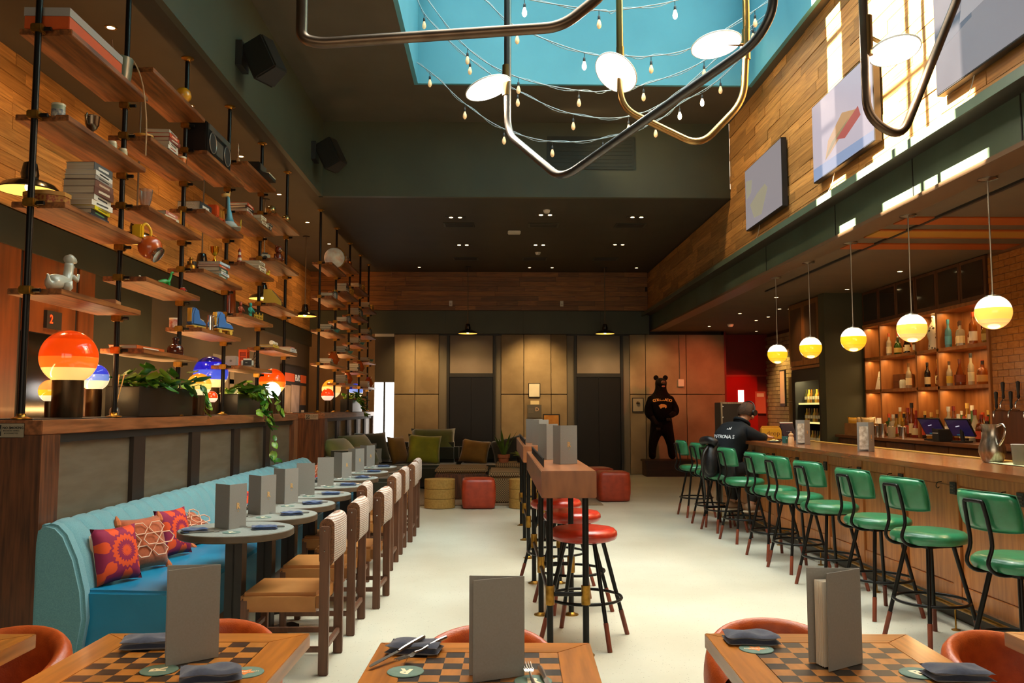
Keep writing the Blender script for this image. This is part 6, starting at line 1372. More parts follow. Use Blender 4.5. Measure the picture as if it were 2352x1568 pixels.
for b in range(4):
    for j, z in enumerate(zz2[b]):
        y0, y1 = P2[b] + .2, P2[b + 1] - .15; where = 'in the %s bay behind the sofa' % nth[b]; lev = lv[j] if len(zz2[b]) == 5 else ['lowest', 'second lowest', 'second highest', 'highest'][j]
        if b == 0 and j == 3: continue
        n = rg.randint(2, 4); names = ['cream', 'ivory', 'tan', 'brick', 'slate', 'pale', 'beige', 'mustard']
        idx = rg.sample(range(8), n); zz = z + e_
        for i_ in idx:
            h_ = rg.uniform(.028, .045); book((-2.6, y0 + .12, zz), .2, .24, h_, R(rg.uniform(-5, 5)), pal[i_], '%s book on the %s shelf %s' % (names[i_], lev, where), '5a4030', 'books on the second shelving unit'); zz += h_ + .0004
        k = (b*5 + j) % 5; yv = y0 + .55; l_ = '%s on the %s shelf %s'
        if k == 0: solid('vase', MB().lathe([(0, 0), (.06, 0), (.1, .08), (.06, .17), (.04, .19), (.05, .21), (0, .21)], n=20, cap=False), mat('amber_vase2', 'b8501a', .12, coat=.5), l_ % ('round amber vase', lev, where), 'vase', (-2.56, yv, z + e_), 0, 40, 0, [('rim', MB().lathe([(.05, .208), (.052, .215), (.046, .215)], n=20), brass)])
        elif k == 1: solid('bowl', MB().lathe([(0, 0), (.05, 0), (.09, .06), (.085, .06), (.04, .015), (0, .015)], n=20, cap=False), cm('5a9a90', .3, coat=.4), l_ % ('small turquoise bowl', lev, where), 'bowl', (-2.55, yv, z + e_), 0, 40, 0, [('knob', MB().ball((0, 0, .03), .02, 10, 6), cm('c8a060'))])
        elif k == 2: solid('jar', MB().lathe([(0, 0), (.05, 0), (.055, .13), (.03, .16), (0, .16)], n=18, cap=False), cm('6a7070', .2, coat=.4), l_ % ('grey glass jar', lev, where), 'jar', (-2.56, yv, z + e_), 0, 40, 0, [('lid', MB().lathe([(0, .16), (.035, .16), (.03, .185), (0, .185)], n=16, cap=False), brass)])
        elif k == 3: solid('gift_box', MB().box(-.07, .07, -.12, .12, 0, .1), mat('yellow_pattern', 'd0a030', .5, c2='8a4a18', scale=30), l_ % ('yellow patterned box', lev, where), 'box', (-2.56, yv, z + e_), 0, None, .004, [('lid', MB().box(-.072, .072, -.122, .122, .1, .12), cm('d8b040'))])
        else: solid('copper_pot', MB().lathe([(0, 0), (.05, 0), (.055, .1), (.05, .1), (.045, .01), (0, .01)], n=18, cap=False), MATS['copper'], l_ % ('copper pot', lev, where), 'pot', (-2.56, yv, z + e_), 0, 40, 0, [('handle', MB().cyl((0, .05, .08), (0, .16, .1), .006, n=6), MATS['copper'])])
# ================================================================== things on and behind the bar
BT = 1.0605
def bar_menu(loc, rz, lab):
    t = menu_thing(lab, loc, rz, 55, True, grp='menus on the bar', flip=1)
    mb = MB(); mb.obox((.07, -.022, .115), (.055, -.02, 0), (.0004, .001, 0), (0, 0, .1)); mb.build('page', mat('bar_page', 'e8dcc8', .7, c2='b09a80', scale=30), t)
    return t
bar_menu((3.27, 8.86, BT), R(200), 'grey menu with white page standing on the bar beside the pepper mill')
bar_menu((3.30, 7.42, BT), R(200), 'grey menu with white page standing on the bar between stools and taps')
pt = thing('water_pitcher', 'brushed steel water pitcher standing on the bar', 'pitcher', (3.42, 5.85, BT))
MB().lathe([(0, 0), (.058, 0), (.07, .02), (.085, .07), (.084, .1), (.066, .16), (.056, .2), (.06, .235), (.066, .26), (.062, .26), (.052, .2), (.062, .16), (.078, .1), (.07, .03), (0, .02)], n=36, cap=False).build('body', steel, pt, smooth=40)
MB().tube(bez([(.0, -.055, .245), (.02, -.1, .262), (.02, -.128, .225), (.01, -.12, .17), (.0, -.085, .12)], 6), .009, 10).build('handle', chrome, pt, smooth=True)
MB().prism([(-.03, .05), (.03, .05), (.008, .1), (-.008, .1)], 2, .225, .262).build('spout', steel, pt, bevel=.008)
bg2 = thing('beaker', 'clear plastic beaker beside the steel pitcher', 'glass', (3.43, 5.55, BT + .006)); MB().lathe([(0, 0), (.045, 0), (.055, .13), (.052, .13), (.043, .006), (0, .006)], n=28, cap=False).build('body', mat('beaker_plastic', 'd8d4b8', .1, trans=.8, ior=1.3), bg2, smooth=40); MB().tube([(.0535*math.cos(R(15*i)), .0535*math.sin(R(15*i)), .13) for i in range(24)], .002, 6, closed=True).build('rim', white_pl, bg2)
tag(MB().grid(lambda u, v: (3.36 + u*.16, 5.4 + v*.4, BT + .0035 + .003*math.sin(u*9)*math.cos(v*14)), 12, 20).build('bar_towel', mat('pale_towel', 'd8d8a8', .9, c2='c8c890', scale=60), smooth=True), 'pale folded bar towel under the clear beaker', 'towel')
for i, (x, y) in enumerate(((3.85, 6.35), (3.88, 6.18), (3.95, 6.27))):
    c = thing('black_cup', 'black cup with pale rim behind the bar, ' + ('furthest from the steel pitcher', 'next to the steel pitcher', 'deepest in the well')[i], 'cup', (x, y, .93), group='black cups behind the bar'); MB().lathe([(0, 0), (.04, 0), (.05, .1), (.046, .1), (.036, .005), (0, .005)], n=24, cap=False).build('body', blackpaint, c, smooth=40); MB().tube([(.048*math.cos(R(15*i_)), .048*math.sin(R(15*i_)), .1) for i_ in range(24)], .003, 6, closed=True).build('rim', white_pl, c)
MB_s = thing('speed_rail', 'stainless under-bar station holding black cups', 'bar station', (0, 0, 0)); MB().box(3.66, 4.1, 4.2, 11.2, .85, .928).build('tray', steel, MB_s, bevel=.004); MB().box(3.68, 4.08, 4.22, 11.18, 0, .849).build('stand', mat('dark_steel', '4a4642', .4, .8), MB_s)
# near the person
yb = thing('snack_carton', 'yellow carton lettered drop on the far end of the bar', 'carton', (3.47, 10.75, BT), R(-10)); MB().box(-.12, .12, -.08, .08, 0, .12).build('carton', cm('c8920c', .5), yb, bevel=.003); text('drop', .085, cm('6a3a08'), yb, (.02, -.0812, .06), (R(90), 0, 0))
MB().prism([(-.12, 0), (.12, 0), (.1, .03), (-.1, .03)], 1, .02, .03).xf(Matrix.Translation((0, 0, .12))).build('flap', cm('b07c0a'), yb)
lt_ = thing('card_tablet', 'dark tablet stand with red and white top edge on the bar', 'tablet', (3.42, 9.95, BT), R(20)); mb = MB(); mb.obox((0, 0, .1), (.09, 0, 0), (0, .006, .0), (0, .04, .1)); mb.build('screen', cm('241e28', .2, coat=.4), lt_); mb = MB(); mb.obox((0, .038, .192), (.09, 0, 0), (0, .007, 0), (0, .002, .006)); mb.build('red_edge', cm('b01828', .4), lt_); mb = MB(); mb.obox((0, .041, .205), (.09, 0, 0), (0, .007, 0), (0, .002, .006)); mb.build('white_edge', wh, lt_); MB().box(-.06, .06, .0, .12, 0, .01).build('foot', blackpaint, lt_)
text('order', .03, cm('a098a8'), lt_, (0, -.005, .1), (R(72), 0, 0))
pm_ = solid('pepper_mill', MB().lathe([(0, 0), (.03, 0), (.03, .06), (.022, .075), (.026, .085), (.026, .1), (.01, .11), (0, .11)], n=20, cap=False), cm('d0a070', .5), 'pale wooden pepper mill on the bar', 'pepper mill', (3.12, 9.0, BT), 0, 40, 0, [('knob', MB().ball((0, 0, .118), .01, 10, 6), cm('b07840'))])
solid('salt_shaker', MB().lathe([(0, 0), (.02, 0), (.02, .05), (.015, .06), (0, .06)], n=16, cap=False), wh, 'small white salt shaker behind the pepper mill', 'shaker', (3.2, 9.0, BT), 0, 40, 0, [('cap', MB().lathe([(0, .06), (.016, .06), (.014, .07), (0, .07)], n=14, cap=False), chrome)])
solid('teal_cup', MB().lathe([(0, 0), (.028, 0), (.035, .07), (.032, .07), (.025, .005), (0, .005)], n=20, cap=False), cm('2a6a68', .4), 'small teal cup beside the pepper mill', 'cup', (3.13, 9.22, BT), 0, 40, 0, [('handle', MB().tube(bez([(.0, -.032, .055), (.0, -.055, .045), (.0, -.028, .02)], 4), .004, 6), cm('2a6a68', .4))])
pl_ = thing('plate_of_chips', 'small plate with pale chips on the bar beside the person', 'plate', (3.08, 9.42, BT)); MB().lathe([(0, 0), (.05, 0), (.085, .01), (.083, .012), (.05, .004), (0, .004)], n=28, cap=False).build('plate', blackpaint, pl_, smooth=40)
for k in range(7): MB().ball((.03*math.cos(k*1.7), .04*math.sin(k*2.3), .014 + .004*(k % 3)), .02, 8, 5, (1, .8, .35)).build('chip', cm('e0cf90', .7), pl_, smooth=True)
# POS terminals
def pos(loc, rz, lab):
    t = thing('pos_terminal', lab, 'touch screen', loc, rz, 'tilted till screens on the back counter'); t.scale = (.82, .82, .82); Mx = Matrix.Translation((0, 0, .2)) @ Matrix.Rotation(R(38), 4, 'X')
    MB().box(-.17, .17, -.012, .012, -.15, .15).xf(Mx).build('housing', blackpaint, t, bevel=.006); s = MB().box(-.155, .155, -.0135, -.0122, -.135, .135).xf(Mx).build('screen', mat('till_screen', '1c1830', .2, emit=.22, ecol='3a2c60', coat=.4), t)
    MB().obox((-.02, -.0142, .03), (.03, 0, .008), (0, .0006, 0), (0, 0, .007)).xf(Mx).build('logo_mark', mat('till_mark', 'd8d8e8', .4, emit=.6), s); MB().box(-.09, .02, -.0145, -.0136, -.125, -.11).xf(Mx).build('button', mat('till_teal', '2a7a88', .4, emit=.4), s)
    MB().cyl((0, .05, .02), (0, .02, .2), .03, .022, 12).build('neck', blackpaint, t, smooth=40); MB().box(-.1, .1, -.06, .12, 0, .02).build('foot', blackpaint, t, bevel=.004)
CT = 1.0585
pos((5.12, 9.95, CT), R(-62), 'tilted purple till screen next to the black receipt printer'); pos((5.12, 9.35, CT), R(-62), 'tilted dark purple till screen closest to the beer taps')
rp = thing('receipt_printer', 'black receipt printer between the till screens', 'printer', (5.06, 9.62, CT)); MB().box(-.08, .08, -.08, .08, 0, .14).build('case', blackpaint, rp, bevel=.01); MB().box(-.082, -.06, -.06, .06, .09, .1).build('paper_slot', white_pl, rp)
cb = thing('cardboard_box', 'open brown cardboard box holding snack bags on the back counter', 'box', (5.05, 11.75, CT)); cbm = mat('cardboard', '9a6834', .8, c2='8a5a2a', scale=8); 
for a in ((-.14, .14, -.22, -.215, 0, .17), (-.14, .14, .215, .22, 0, .17), (-.14, -.135, -.215, .215, 0, .17), (.135, .14, -.215, .215, 0, .17), (-.135, .135, -.215, .215, 0, .005)): MB().box(*a).build('side', cbm, cb)
text('II 4II', .07, cm('5a3210'), cb, (-.02, -.2212, .09), (R(90), 0, 0))
for i, (dx, dy, m_) in enumerate(((-.03, .1, 'c8922a'), (.02, -.06, 'b89a6a'), (.05, -.13, 'a88a58'))):
    o = tag(link('snack_bag', cushion_mesh('snack_bag', .2, .24, .1, cm(m_, .25, coat=.4)), None, (5.05 + dx, 11.75 + dy, CT + .02)), ('yellow', 'silver', 'crumpled tan')[i] + ' snack bag standing in the cardboard box', 'snack bag'); o.rotation_euler = (R(8 - 8*i), 0, R(20*i - 50))
# ---- bottles
SH = {'tall': [(0, 0), (.034, 0), (.036, .01), (.036, .17), (.03, .2), (.014, .225), (.0135, .3), (0, .3)], 'squat': [(0, 0), (.046, 0), (.05, .01), (.05, .11), (.038, .15), (.016, .165), (.015, .22), (0, .22)],
      'cone': [(0, 0), (.052, 0), (.054, .01), (.045, .1), (.024, .17), (.014, .2), (.013, .26), (0, .26)], 'box': [(0, 0), (.042, 0), (.043, .006), (.043, .15), (.036, .17), (.014, .18), (.013, .25), (0, .25)], 'slim': [(0, 0), (.03, 0), (.031, .008), (.031, .2), (.013, .235), (.012, .32), (0, .32)]}
LQ = {'clear': 'd8c8a8', 'whisky': 'a8581a', 'amber': '7a3408', 'green': '3a5a20', 'dark': '241408', 'gold': 'c89a38', 'blue': '6ab0c0', 'red': '9a2a1c'}
bmesh_c = {}
def bottle(loc, sh, lq, lbl, cap, lab, s=1.0, grp=None):
    t = thing('bottle', lab, 'bottle', loc, 0, grp); t.scale = (s, s, s); k = (sh, lq)
    if k not in bmesh_c:
        m_ = mat('liquor_' + lq, LQ[lq], .08, trans=(.55 if lq in ('clear', 'gold', 'blue') else .3), ior=1.3, coat=.4)
        bmesh_c[k] = MB().lathe(SH[sh], n=16 if sh != 'box' else 8, cap=False).mesh('glass', m_, 40)
    link('glass', bmesh_c[k], t); r = max(p[0] for p in SH[sh]); h = SH[sh][-1][1]
    kk = ('lab', sh, lbl)
    if kk not in bmesh_c: bmesh_c[kk] = MB().lathe([(r + .0006, h*.12), (r + .0006, h*.42)], n=16 if sh != 'box' else 8, cap=False).mesh('label', cm(lbl, .7), 40)
    link('label', bmesh_c[kk], t); kc = ('cap', sh, cap)
    if kc not in bmesh_c: bmesh_c[kc] = MB().lathe([(0, h - .035), (.0155, h - .035), (.0165, h + .012), (0, h + .012)], n=12, cap=False).mesh('cap', cm(cap, .4), 40)
    link('cap', bmesh_c[kc], t); return t
def row(y0, y1, z, specs, where, x=5.5):
    n = len(specs)
    for i, (sh, lq, lbl, cap, nm, s) in enumerate(specs):
        y = y1 - (i + .5)*(y1 - y0)/n
        bottle((x + (.035 if i % 2 else -.03), y, z), sh, lq, lbl, cap, '%s on the %s' % (nm, where), s, 'bottles on the back bar')
T_, M_, C_ = 2.1605, 1.7005, 1.0585
row(10.88, 11.8, T_, [('tall', 'clear', 'd8c8a0', 'c05a30', 'slim clear bottle with orange cap', 1), ('tall', 'clear', 'b8b030', 'a04020', 'clear bottle with lime label', 1), ('squat', 'green', 'd8b860', '303a18', 'squat green bottle', 1), ('squat', 'dark', 'd8c088', '2a2a18', 'dark squat bottle', 1), ('tall', 'dark', 'e0d0a0', '201810', 'black slim bottle', .9), ('squat', 'clear', 'e8dcc0', '303030', 'clear squat bottle with cream label', 1.05), ('squat', 'gold', 'e8e0c8', '3a2a18', 'golden squat bottle', 1.05)], 'top back-bar shelf under a globe pendant')
row(9.3, 10.24, T_, [('tall', 'blue', '5aa0b4', '4a9ab0', 'blue-capped clear bottle', 1.1), ('box', 'clear', 'e0c890', '3a2410', 'square clear bottle', 1.15), ('box', 'clear', 'e8d4a0', '5a3a20', 'square clear bottle with cream label', 1.15), ('squat', 'whisky', 'e8d8b0', '804020', 'short whisky bottle', 1), ('tall', 'whisky', 'e8d8c0', 'c04818', 'tall whisky bottle with orange cap', 1.2), ('tall', 'amber', 'e8d8b8', 'b89050', 'amber bottle with gold cap', 1.2), ('squat', 'gold', 'd8b860', '3a3020', 'golden decanter bottle', 1.1)], 'top back-bar shelf beside the tiled wall')
vb = thing('ceramic_bottle', 'tall white ceramic bottle with dark painted pattern on the top back-bar shelf', 'bottle', (5.5, 10.55, T_)); MB().lathe([(0, 0), (.075, 0), (.08, .02), (.07, .12), (.09, .2), (.06, .3), (.025, .36), (.03, .42), (0, .42)], n=28, cap=False).build('body', mat('painted_ceramic', 'e8dcc0', .3, c2='4a3a2c', scale=18, kind='voronoi', lo=.25, hi=.32), vb, smooth=40); MB().ball((0, 0, .43), .028, 14, 8).build('stopper', wh, vb, smooth=True)
sp = thing('silver_tray', 'round polished silver tray leaning in the top back-bar shelf', 'tray', (5.6, 12.08, T_)); mb = MB().lathe([(0, -.004), (.15, -.004), (.16, .004), (.15, .008), (.1, .002), (0, .002)], n=36, cap=False); mb.xf(Matrix.Translation((0, 0, .158)) @ Matrix.Rotation(R(-78), 4, 'Y')).build('dish', chrome, sp, smooth=40); mb = MB().tube([(.158*math.cos(R(12*i)), .158*math.sin(R(12*i)), .004) for i in range(30)], .004, 6, closed=True); mb.xf(Matrix.Translation((0, 0, .158)) @ Matrix.Rotation(R(-78), 4, 'Y')).build('rim', chrome, sp)
row(10.88, 11.3, M_, [('tall', 'clear', 'e8d0a0', '6a4a28', 'clear bottle with white label', 1.05), ('slim', 'gold', 'e0c888', '402a18', 'slim golden bottle', 1)], 'middle back-bar shelf beside the small wooden case')
row(10.33, 10.78, M_, [('tall', 'dark', 'd8c090', '201410', 'dark wine bottle', 1), ('tall', 'amber', 'e8d8a8', 'c89a38', 'gold-topped amber bottle', 1.1), ('squat', 'amber', 'a06a30', '3a2010', 'round brown bottle', .85)], 'middle back-bar shelf in the narrow bay')
row(9.3, 10.24, M_, [('tall', 'clear', 'c8a030', '4a3018', 'clear bottle with yellow label', .95), ('squat', 'amber', '8a4a18', '3a2010', 'low amber bottle', 1), ('cone', 'amber', '7a3410', '5a2408', 'tall brown pear-shaped bottle', 1.15), ('slim', 'gold', 'd8b870', '4a3a28', 'slim golden bottle', 1.1), ('slim', 'clear', 'd8c8a0', '303030', 'slim clear bottle', 1.1), ('squat', 'whisky', 'e8d0a0', 'c8401c', 'whisky bottle with tall red cap', 1.2), ('squat', 'whisky', 'd09a50', '2a1a10', 'whisky decanter', 1.15), ('tall', 'whisky', 'e0c088', '3a2a1a', 'straight whisky bottle', .9)], 'middle back-bar shelf beside the tiled wall')
fm = thing('framed_card', 'cream framed card leaning on the middle back-bar shelf', 'card', (5.5, 12.08, M_)); mb = MB(); mb.obox((.0, 0, .13), (.008, 0, .0), (0, .11, 0), (.03, 0, .13)); mb.build('card', paper, fm); 
for k in range(3): MB().obox((-.008 + .0 + .005*k, .0, .17 - k*.03), (.003, 0, 0), (0, .06, 0), (.001, 0, .003)).build('print_line', cm('8a7a60'), fm)
sk = thing('cocktail_shakers', 'pair of small white shakers beside the wooden case', 'shaker', (5.5, 11.4, M_)); MB().lathe([(0, 0), (.025, 0), (.028, .1), (.012, .12), (0, .12)], n=14, cap=False).build('shaker', wh, sk, smooth=40); MB().lathe([(0, 0), (.025, 0), (.028, .1), (.012, .12), (0, .12)], (.0, .07, 0), 14, cap=False).build('shaker', wh, sk, smooth=40)
wk = thing('wooden_case', 'dark wooden case on the middle back-bar shelf', 'case', (5.6, 11.62, M_)); MB().box(-.08, .08, -.14, .14, 0, .2).build('case', MATS['cupboard_wood'], wk, bevel=.004); MB().box(-.084, -.08, -.13, .13, .095, .1).build('lid_line', blackpaint, wk)
rg = random.Random(12); shn = list(SH); nmz = {'clear': 'clear', 'whisky': 'whisky-coloured', 'amber': 'amber', 'green': 'green', 'dark': 'dark', 'gold': 'golden', 'blue': 'pale blue', 'red': 'red'}; capn = {'201810': 'black', 'c8a050': 'gold', 'c04820': 'orange', 'd8d0c0': 'white', '8a2a1c': 'red'}
seen = {}
for y0, y1, n, wh_ in ((10.88, 11.75, 15, 'beside the paper lampshades'), (9.3, 10.2, 16, 'behind the till screens'), (10.33, 10.8, 5, 'behind the receipt printer')):
    for i in range(n):
      while True:
        lq = rg.choice(['clear', 'clear', 'whisky', 'amber', 'green', 'dark', 'gold', 'red']); sh = rg.choice(shn); cap = rg.choice(list(capn))
        if (lq, sh, cap, wh_) not in seen: seen[(lq, sh, cap, wh_)] = 1; break
      y = y0 + (i//2 + .5)/((n + 1)//2)*(y1 - y0)
      bottle((5.58 if i % 2 else 5.42, y + rg.uniform(-.012, .012), C_), sh, lq, rg.choice(['e8d8b0', 'd8c090', 'c84a28', 'e8e0d0', 'b89040']), cap, '%s %s bottle with %s cap in the crowd %s' % (nmz[lq], sh.replace('box', 'square'), capn[cap], wh_), rg.uniform(.95, 1.35), 'bottles crowded on the back counter')
for i, y in enumerate((12.2, 11.98)):
    l = thing('paper_shade_lamp', 'small lamp with paper shade on the back counter, closer to the ' + ('green column' if i == 0 else 'crowd of bottles'), 'lamp', (5.42, y, C_), 0, 'paper shade lamps'); MB().lathe([(.05, .14), (.038, .24)], n=20, cap=False).build('shade', mat('paper_shade', 'e8c890', .7, emit=.5), l, smooth=40); MB().lathe([(0, 0), (.03, 0), (.03, .01), (.008, .02), (.008, .14), (0, .14)], n=14, cap=False).build('stand', blackpaint, l, smooth=40)
tag(MB().box(5.64, 5.645, 11.95, 12.2, 1.3, 1.58).build('pinned_note', paper), 'white note pinned inside the back bar above the paper lamps', 'notice')
for i, (x, y, c, nm) in enumerate(((5.1, 11.35, 'b0a890', 'steel mixing tin'), (5.1, 11.2, 'c0b8a0', 'tall steel shaker'), (5.1, 10.95, 'd8c8b8', 'clear syrup bottle'), (5.15, 10.75, 'b8b0a0', 'steel ice bucket'))): solid('bar_tool', MB().lathe([(0, 0), (.045, 0), (.055, .14 + .03*(i == 1)), (.05, .14 + .03*(i == 1)), (.04, .01), (0, .01)], n=22, cap=False), chrome if i != 2 else MATS['liquor_clear'], nm + ' on the back counter', 'bar tool', (x, y, CT), 0, 40, 0, [('rim', MB().tube([(.0525*math.cos(R(15*k)), .0525*math.sin(R(15*k)), .14 + .03*(i == 1)) for k in range(24)], .002, 5, closed=True), chrome)])
# glassware silhouettes behind the upper cabinet panes are part of the cabinets; flight case by the far end of the bar
fc = thing('flight_case', 'tall black flight case with steel corners behind the person', 'case', (3.5, 12.75, 0)); MB().box(-.17, .17, -.2, .2, .05, 1.52).build('body', cm('241a14', .5), fc, bevel=.006)
for sx in (-1, 1):
    MB().box(sx*.17 - .012, sx*.17 + .012, -.212, -.188, .05, 1.53).build('edge', steel, fc)
    for z_ in (.1, .5, .9, 1.3, 1.46): MB().ball((sx*.15, -.205, z_), .014, 8, 5).build('rivet', chrome, fc, smooth=True)
for z_ in (1.5,): MB().box(-.17, .17, -.212, -.2, z_, z_ + .025).build('edge', steel, fc)
for sx in (-1, 1):
    for sy in (-1, 1): MB().ball((sx*.14, sy*.16, .026), .026, 10, 6).build('castor', blackpaint, fc, smooth=True)
rdn = thing('wall_notice', 'pale red notice sheet on the red corridor wall', 'notice', (6.06, 19.455, 1.62)); MB().box(-.12, .12, -.006, 0, -.3, .2).build('sheet', cm('d05a48', .5), rdn); MB().box(-.08, .08, -.008, -.006, .08, .16).build('print', cm('f0c8b8'), rdn)
# ================================================================== person at the bar and the carved bear
def skin_mesh(name, V, E_, m, sub=2):
    me = bpy.data.meshes.new(name); me.from_pydata([v[:3] for v in V], E_, []); o = bpy.data.objects.new(name, me); col.objects.link(o)
    o.modifiers.new('skin', 'SKIN'); sd = o.modifiers.new('sub', 'SUBSURF'); sd.levels = sub; sd.render_levels = sub
    for i, v in enumerate(V):
        r = v[3]; me.skin_vertices[0].data[i].radius = r if isinstance(r, tuple) else (r, r)
    me.skin_vertices[0].data[0].use_root = True
    dg = bpy.context.evaluated_depsgraph_get(); dg.update(); ev = o.evaluated_get(dg); out = bpy.data.meshes.new_from_object(ev); out.name = name
    bpy.data.objects.remove(o); out.materials.clear(); out.materials.append(m); out.polygons.foreach_set('use_smooth', [True]*len(out.polygons)); return out
skin_t = mat('skin', 'c08a68', .5); jac = mat('navy_jacket', '15191d', .75, c2='101418', scale=12, bump=.15, bscale=14, spec=.15); trs = mat('dark_trousers', '15140f', .75)
PX, PY = 2.70, 9.98
pe = thing('person', 'person in a dark lettered jacket hunched over the bar on a green stool', 'person', (PX, PY, 0), R(32))
# local frame: faces +x (towards the bar)
V = [(-.02, 0, .80, .12), (.02, 0, .95, .11), (.13, 0, 1.11, .12), (.22, 0, 1.22, .07), (.28, 0, 1.285, .05), (.345, -.005, 1.365, .085), (.375, -.005, 1.41, .07),
     (.15, -.17, 1.18, .055), (.27, -.25, 1.08, .045), (.45, -.16, 1.10, .036), (.52, -.13, 1.105, .028),          # near arm to wrist
     (.15, .17, 1.18, .055), (.3, .24, 1.08, .045), (.48, .14, 1.10, .036), (.55, .1, 1.105, .028),
     (.02, -.1, .74, .085), (.25, -.15, .73, .065), (.25, -.16, .42, .05), (.2, -.16, .30, .04), (.3, -.17, .285, .032),
     (.02, .1, .74, .085), (.25, .13, .73, .065), (.25, .13, .42, .05), (.2, .13, .30, .04), (.3, .13, .285, .032)]
E_ = [(0, 1), (1, 2), (2, 3), (3, 4), (4, 5), (5, 6), (2, 7), (7, 8), (8, 9), (9, 10), (2, 11), (11, 12), (12, 13), (13, 14), (0, 15), (15, 16), (16, 17), (17, 18), (18, 19), (0, 20), (20, 21), (21, 22), (22, 23), (23, 24)]
def fingers(base, wx, wy, sg):
    """palm + five fingers from the wrist index, curled round something on the bar"""
    b = len(V); V.append((wx + .05, wy, 1.098, (.03, .014))); E_.append((base, b))
    for k in range(4):
        y_ = wy + sg*(-.027 + k*.018); L1 = (.036, .042, .04, .03)[k]
        i = len(V); V.extend([(wx + .075, y_, 1.098, .0085), (wx + .078 + L1, y_, 1.09, .008), (wx + .075 + L1*1.4, y_, 1.076, .007)]); E_.extend([(b, i), (i, i + 1), (i + 1, i + 2)])
    i = len(V); V.extend([(wx + .035, wy - sg*.035, 1.094, .0095), (wx + .065, wy - sg*.05, 1.085, .008), (wx + .085, wy - sg*.045, 1.078, .007)]); E_.extend([(b, i), (i, i + 1), (i + 1, i + 2)])
fingers(10, .52, -.13, 1); fingers(14, .55, .1, -1)
link('body', skin_mesh('body', V, E_, skin_t, 2), pe)
JV = [(-.03, 0, .72, .19), (.0, 0, .86, .18), (.06, 0, 1.0, .19), (.14, 0, 1.12, .185), (.22, 0, 1.22, .11), (.27, 0, 1.265, .08),
      (.14, -.18, 1.165, .085), (.27, -.265, 1.075, .075), (.42, -.175, 1.09, .06), (.50, -.14, 1.10, .043), (.14, .18, 1.165, .085), (.3, .255, 1.075, .075), (.45, .155, 1.09, .06), (.53, .11, 1.10, .043)]
JE = [(0, 1), (1, 2), (2, 3), (3, 4), (4, 5), (3, 6), (6, 7), (7, 8), (8, 9), (3, 10), (10, 11), (11, 12), (12, 13)]
jk = link('jacket', skin_mesh('jacket', JV, JE, jac, 2), pe)
MB().tube([(.265 + .08*math.cos(R(20*i)), .08*math.sin(R(20*i)), 1.27 - .045*math.cos(R(20*i))) for i in range(18)], .022, 8, closed=True).build('collar', jac, jk, smooth=True)
TV_ = [(.0, 0, .72, .14), (.02, -.1, .735, .105), (.26, -.15, .73, .08), (.25, -.16, .42, .065), (.215, -.16, .33, .06), (.02, .1, .735, .105), (.26, .13, .73, .08), (.25, .13, .42, .065), (.215, .13, .33, .06)]
link('trousers', skin_mesh('trousers', TV_, [(0, 1), (1, 2), (2, 3), (3, 4), (0, 5), (5, 6), (6, 7), (7, 8)], trs, 2), pe)
for y_ in (-.165, .13):
    s = MB().tube([(.14, y_, .30), (.2, y_, .295), (.28, y_, .285), (.34, y_, .28)], [(.04), .048, .042, .028], 12).build('shoe', cm('a07a5a', .6), pe, smooth=True); MB().box(.11, .36, y_ - .045, y_ + .045, .235, .256).build('sole', cm('d8c8b0', .6), s, bevel=.008)
hr = mat('brown_hair', '4a3524', .7, c2='33231a', scale=30, stretch=(1, 1, 4), bump=.3, spec=.2)
hv = MB()
def hairf(u, v):
    th = 2*math.pi*u; ph = math.pi*(.02 + .66*v); r = .108 + .006*math.sin(9*th)*v
    if math.cos(th) > .3: ph = math.pi*(.02 + (.66 - .26*(math.cos(th) - .3)/.7)*v)
    p = Vector((r*1.05*math.sin(ph)*math.cos(th), r*.93*math.sin(ph)*math.sin(th), r*1.08*math.cos(ph)))
    p = Matrix.Rotation(R(22), 3, 'Y') @ p
    return (.35 + p.x, p.y - .003, 1.39 + p.z)
hv.grid(hairf, 36, 16); hv.build('hair', hr, pe, smooth=True)
hp = MB().tube([(.355 + .04*math.sin(R(9*i)), .118*math.cos(R(9*i)), 1.395 + .12*math.sin(R(9*i))) for i in range(21)], .008, 6).build('headphone_band', blackpaint, pe, smooth=True)
for sy in (-1, 1):
    MB().cyl((.365, sy*.095, 1.38), (.365, sy*.125, 1.38), .04, .034, 16).build('headphone_cup', mat('headphone_black', '121212', .35), hp, smooth=40); MB().tube([(.355, sy*.09, 1.355), (.34, sy*.1, 1.335), (.355, sy*.098, 1.315)], [.012, .016, .01], 8).build('ear', skin_t, pe, smooth=True)
MB().tube([(.425, -.0, 1.375), (.45, 0, 1.35), (.445, 0, 1.335)], [.012, .018, .012], 8).build('nose', skin_t, pe, smooth=True); MB().tube([(.422, -.025, 1.305), (.433, 0, 1.303), (.422, .025, 1.305)], .006, 6).build('mouth', cm('9a5a48', .5), pe, smooth=True)
for sy in (-1, 1): MB().ball((.428, sy*.034, 1.385), .011, 10, 6).build('eye', cm('2a2018', .3), pe, smooth=True)
lw = mat('jacket_lettering', 'c9cdd0', .6)
from mathutils.bvhtree import BVHTree
def face(o, n, upv):
    n = Vector(n).normalized(); z = n; y = (Vector(upv) - z*Vector(upv).dot(z)).normalized(); x = y.cross(z); o.rotation_euler = Matrix((x, y, z)).transposed().to_euler()
def tree_of(ob):
    me = ob.data; return BVHTree.FromPolygons([v.co.copy() for v in me.vertices], [tuple(p.vertices) for p in me.polygons])
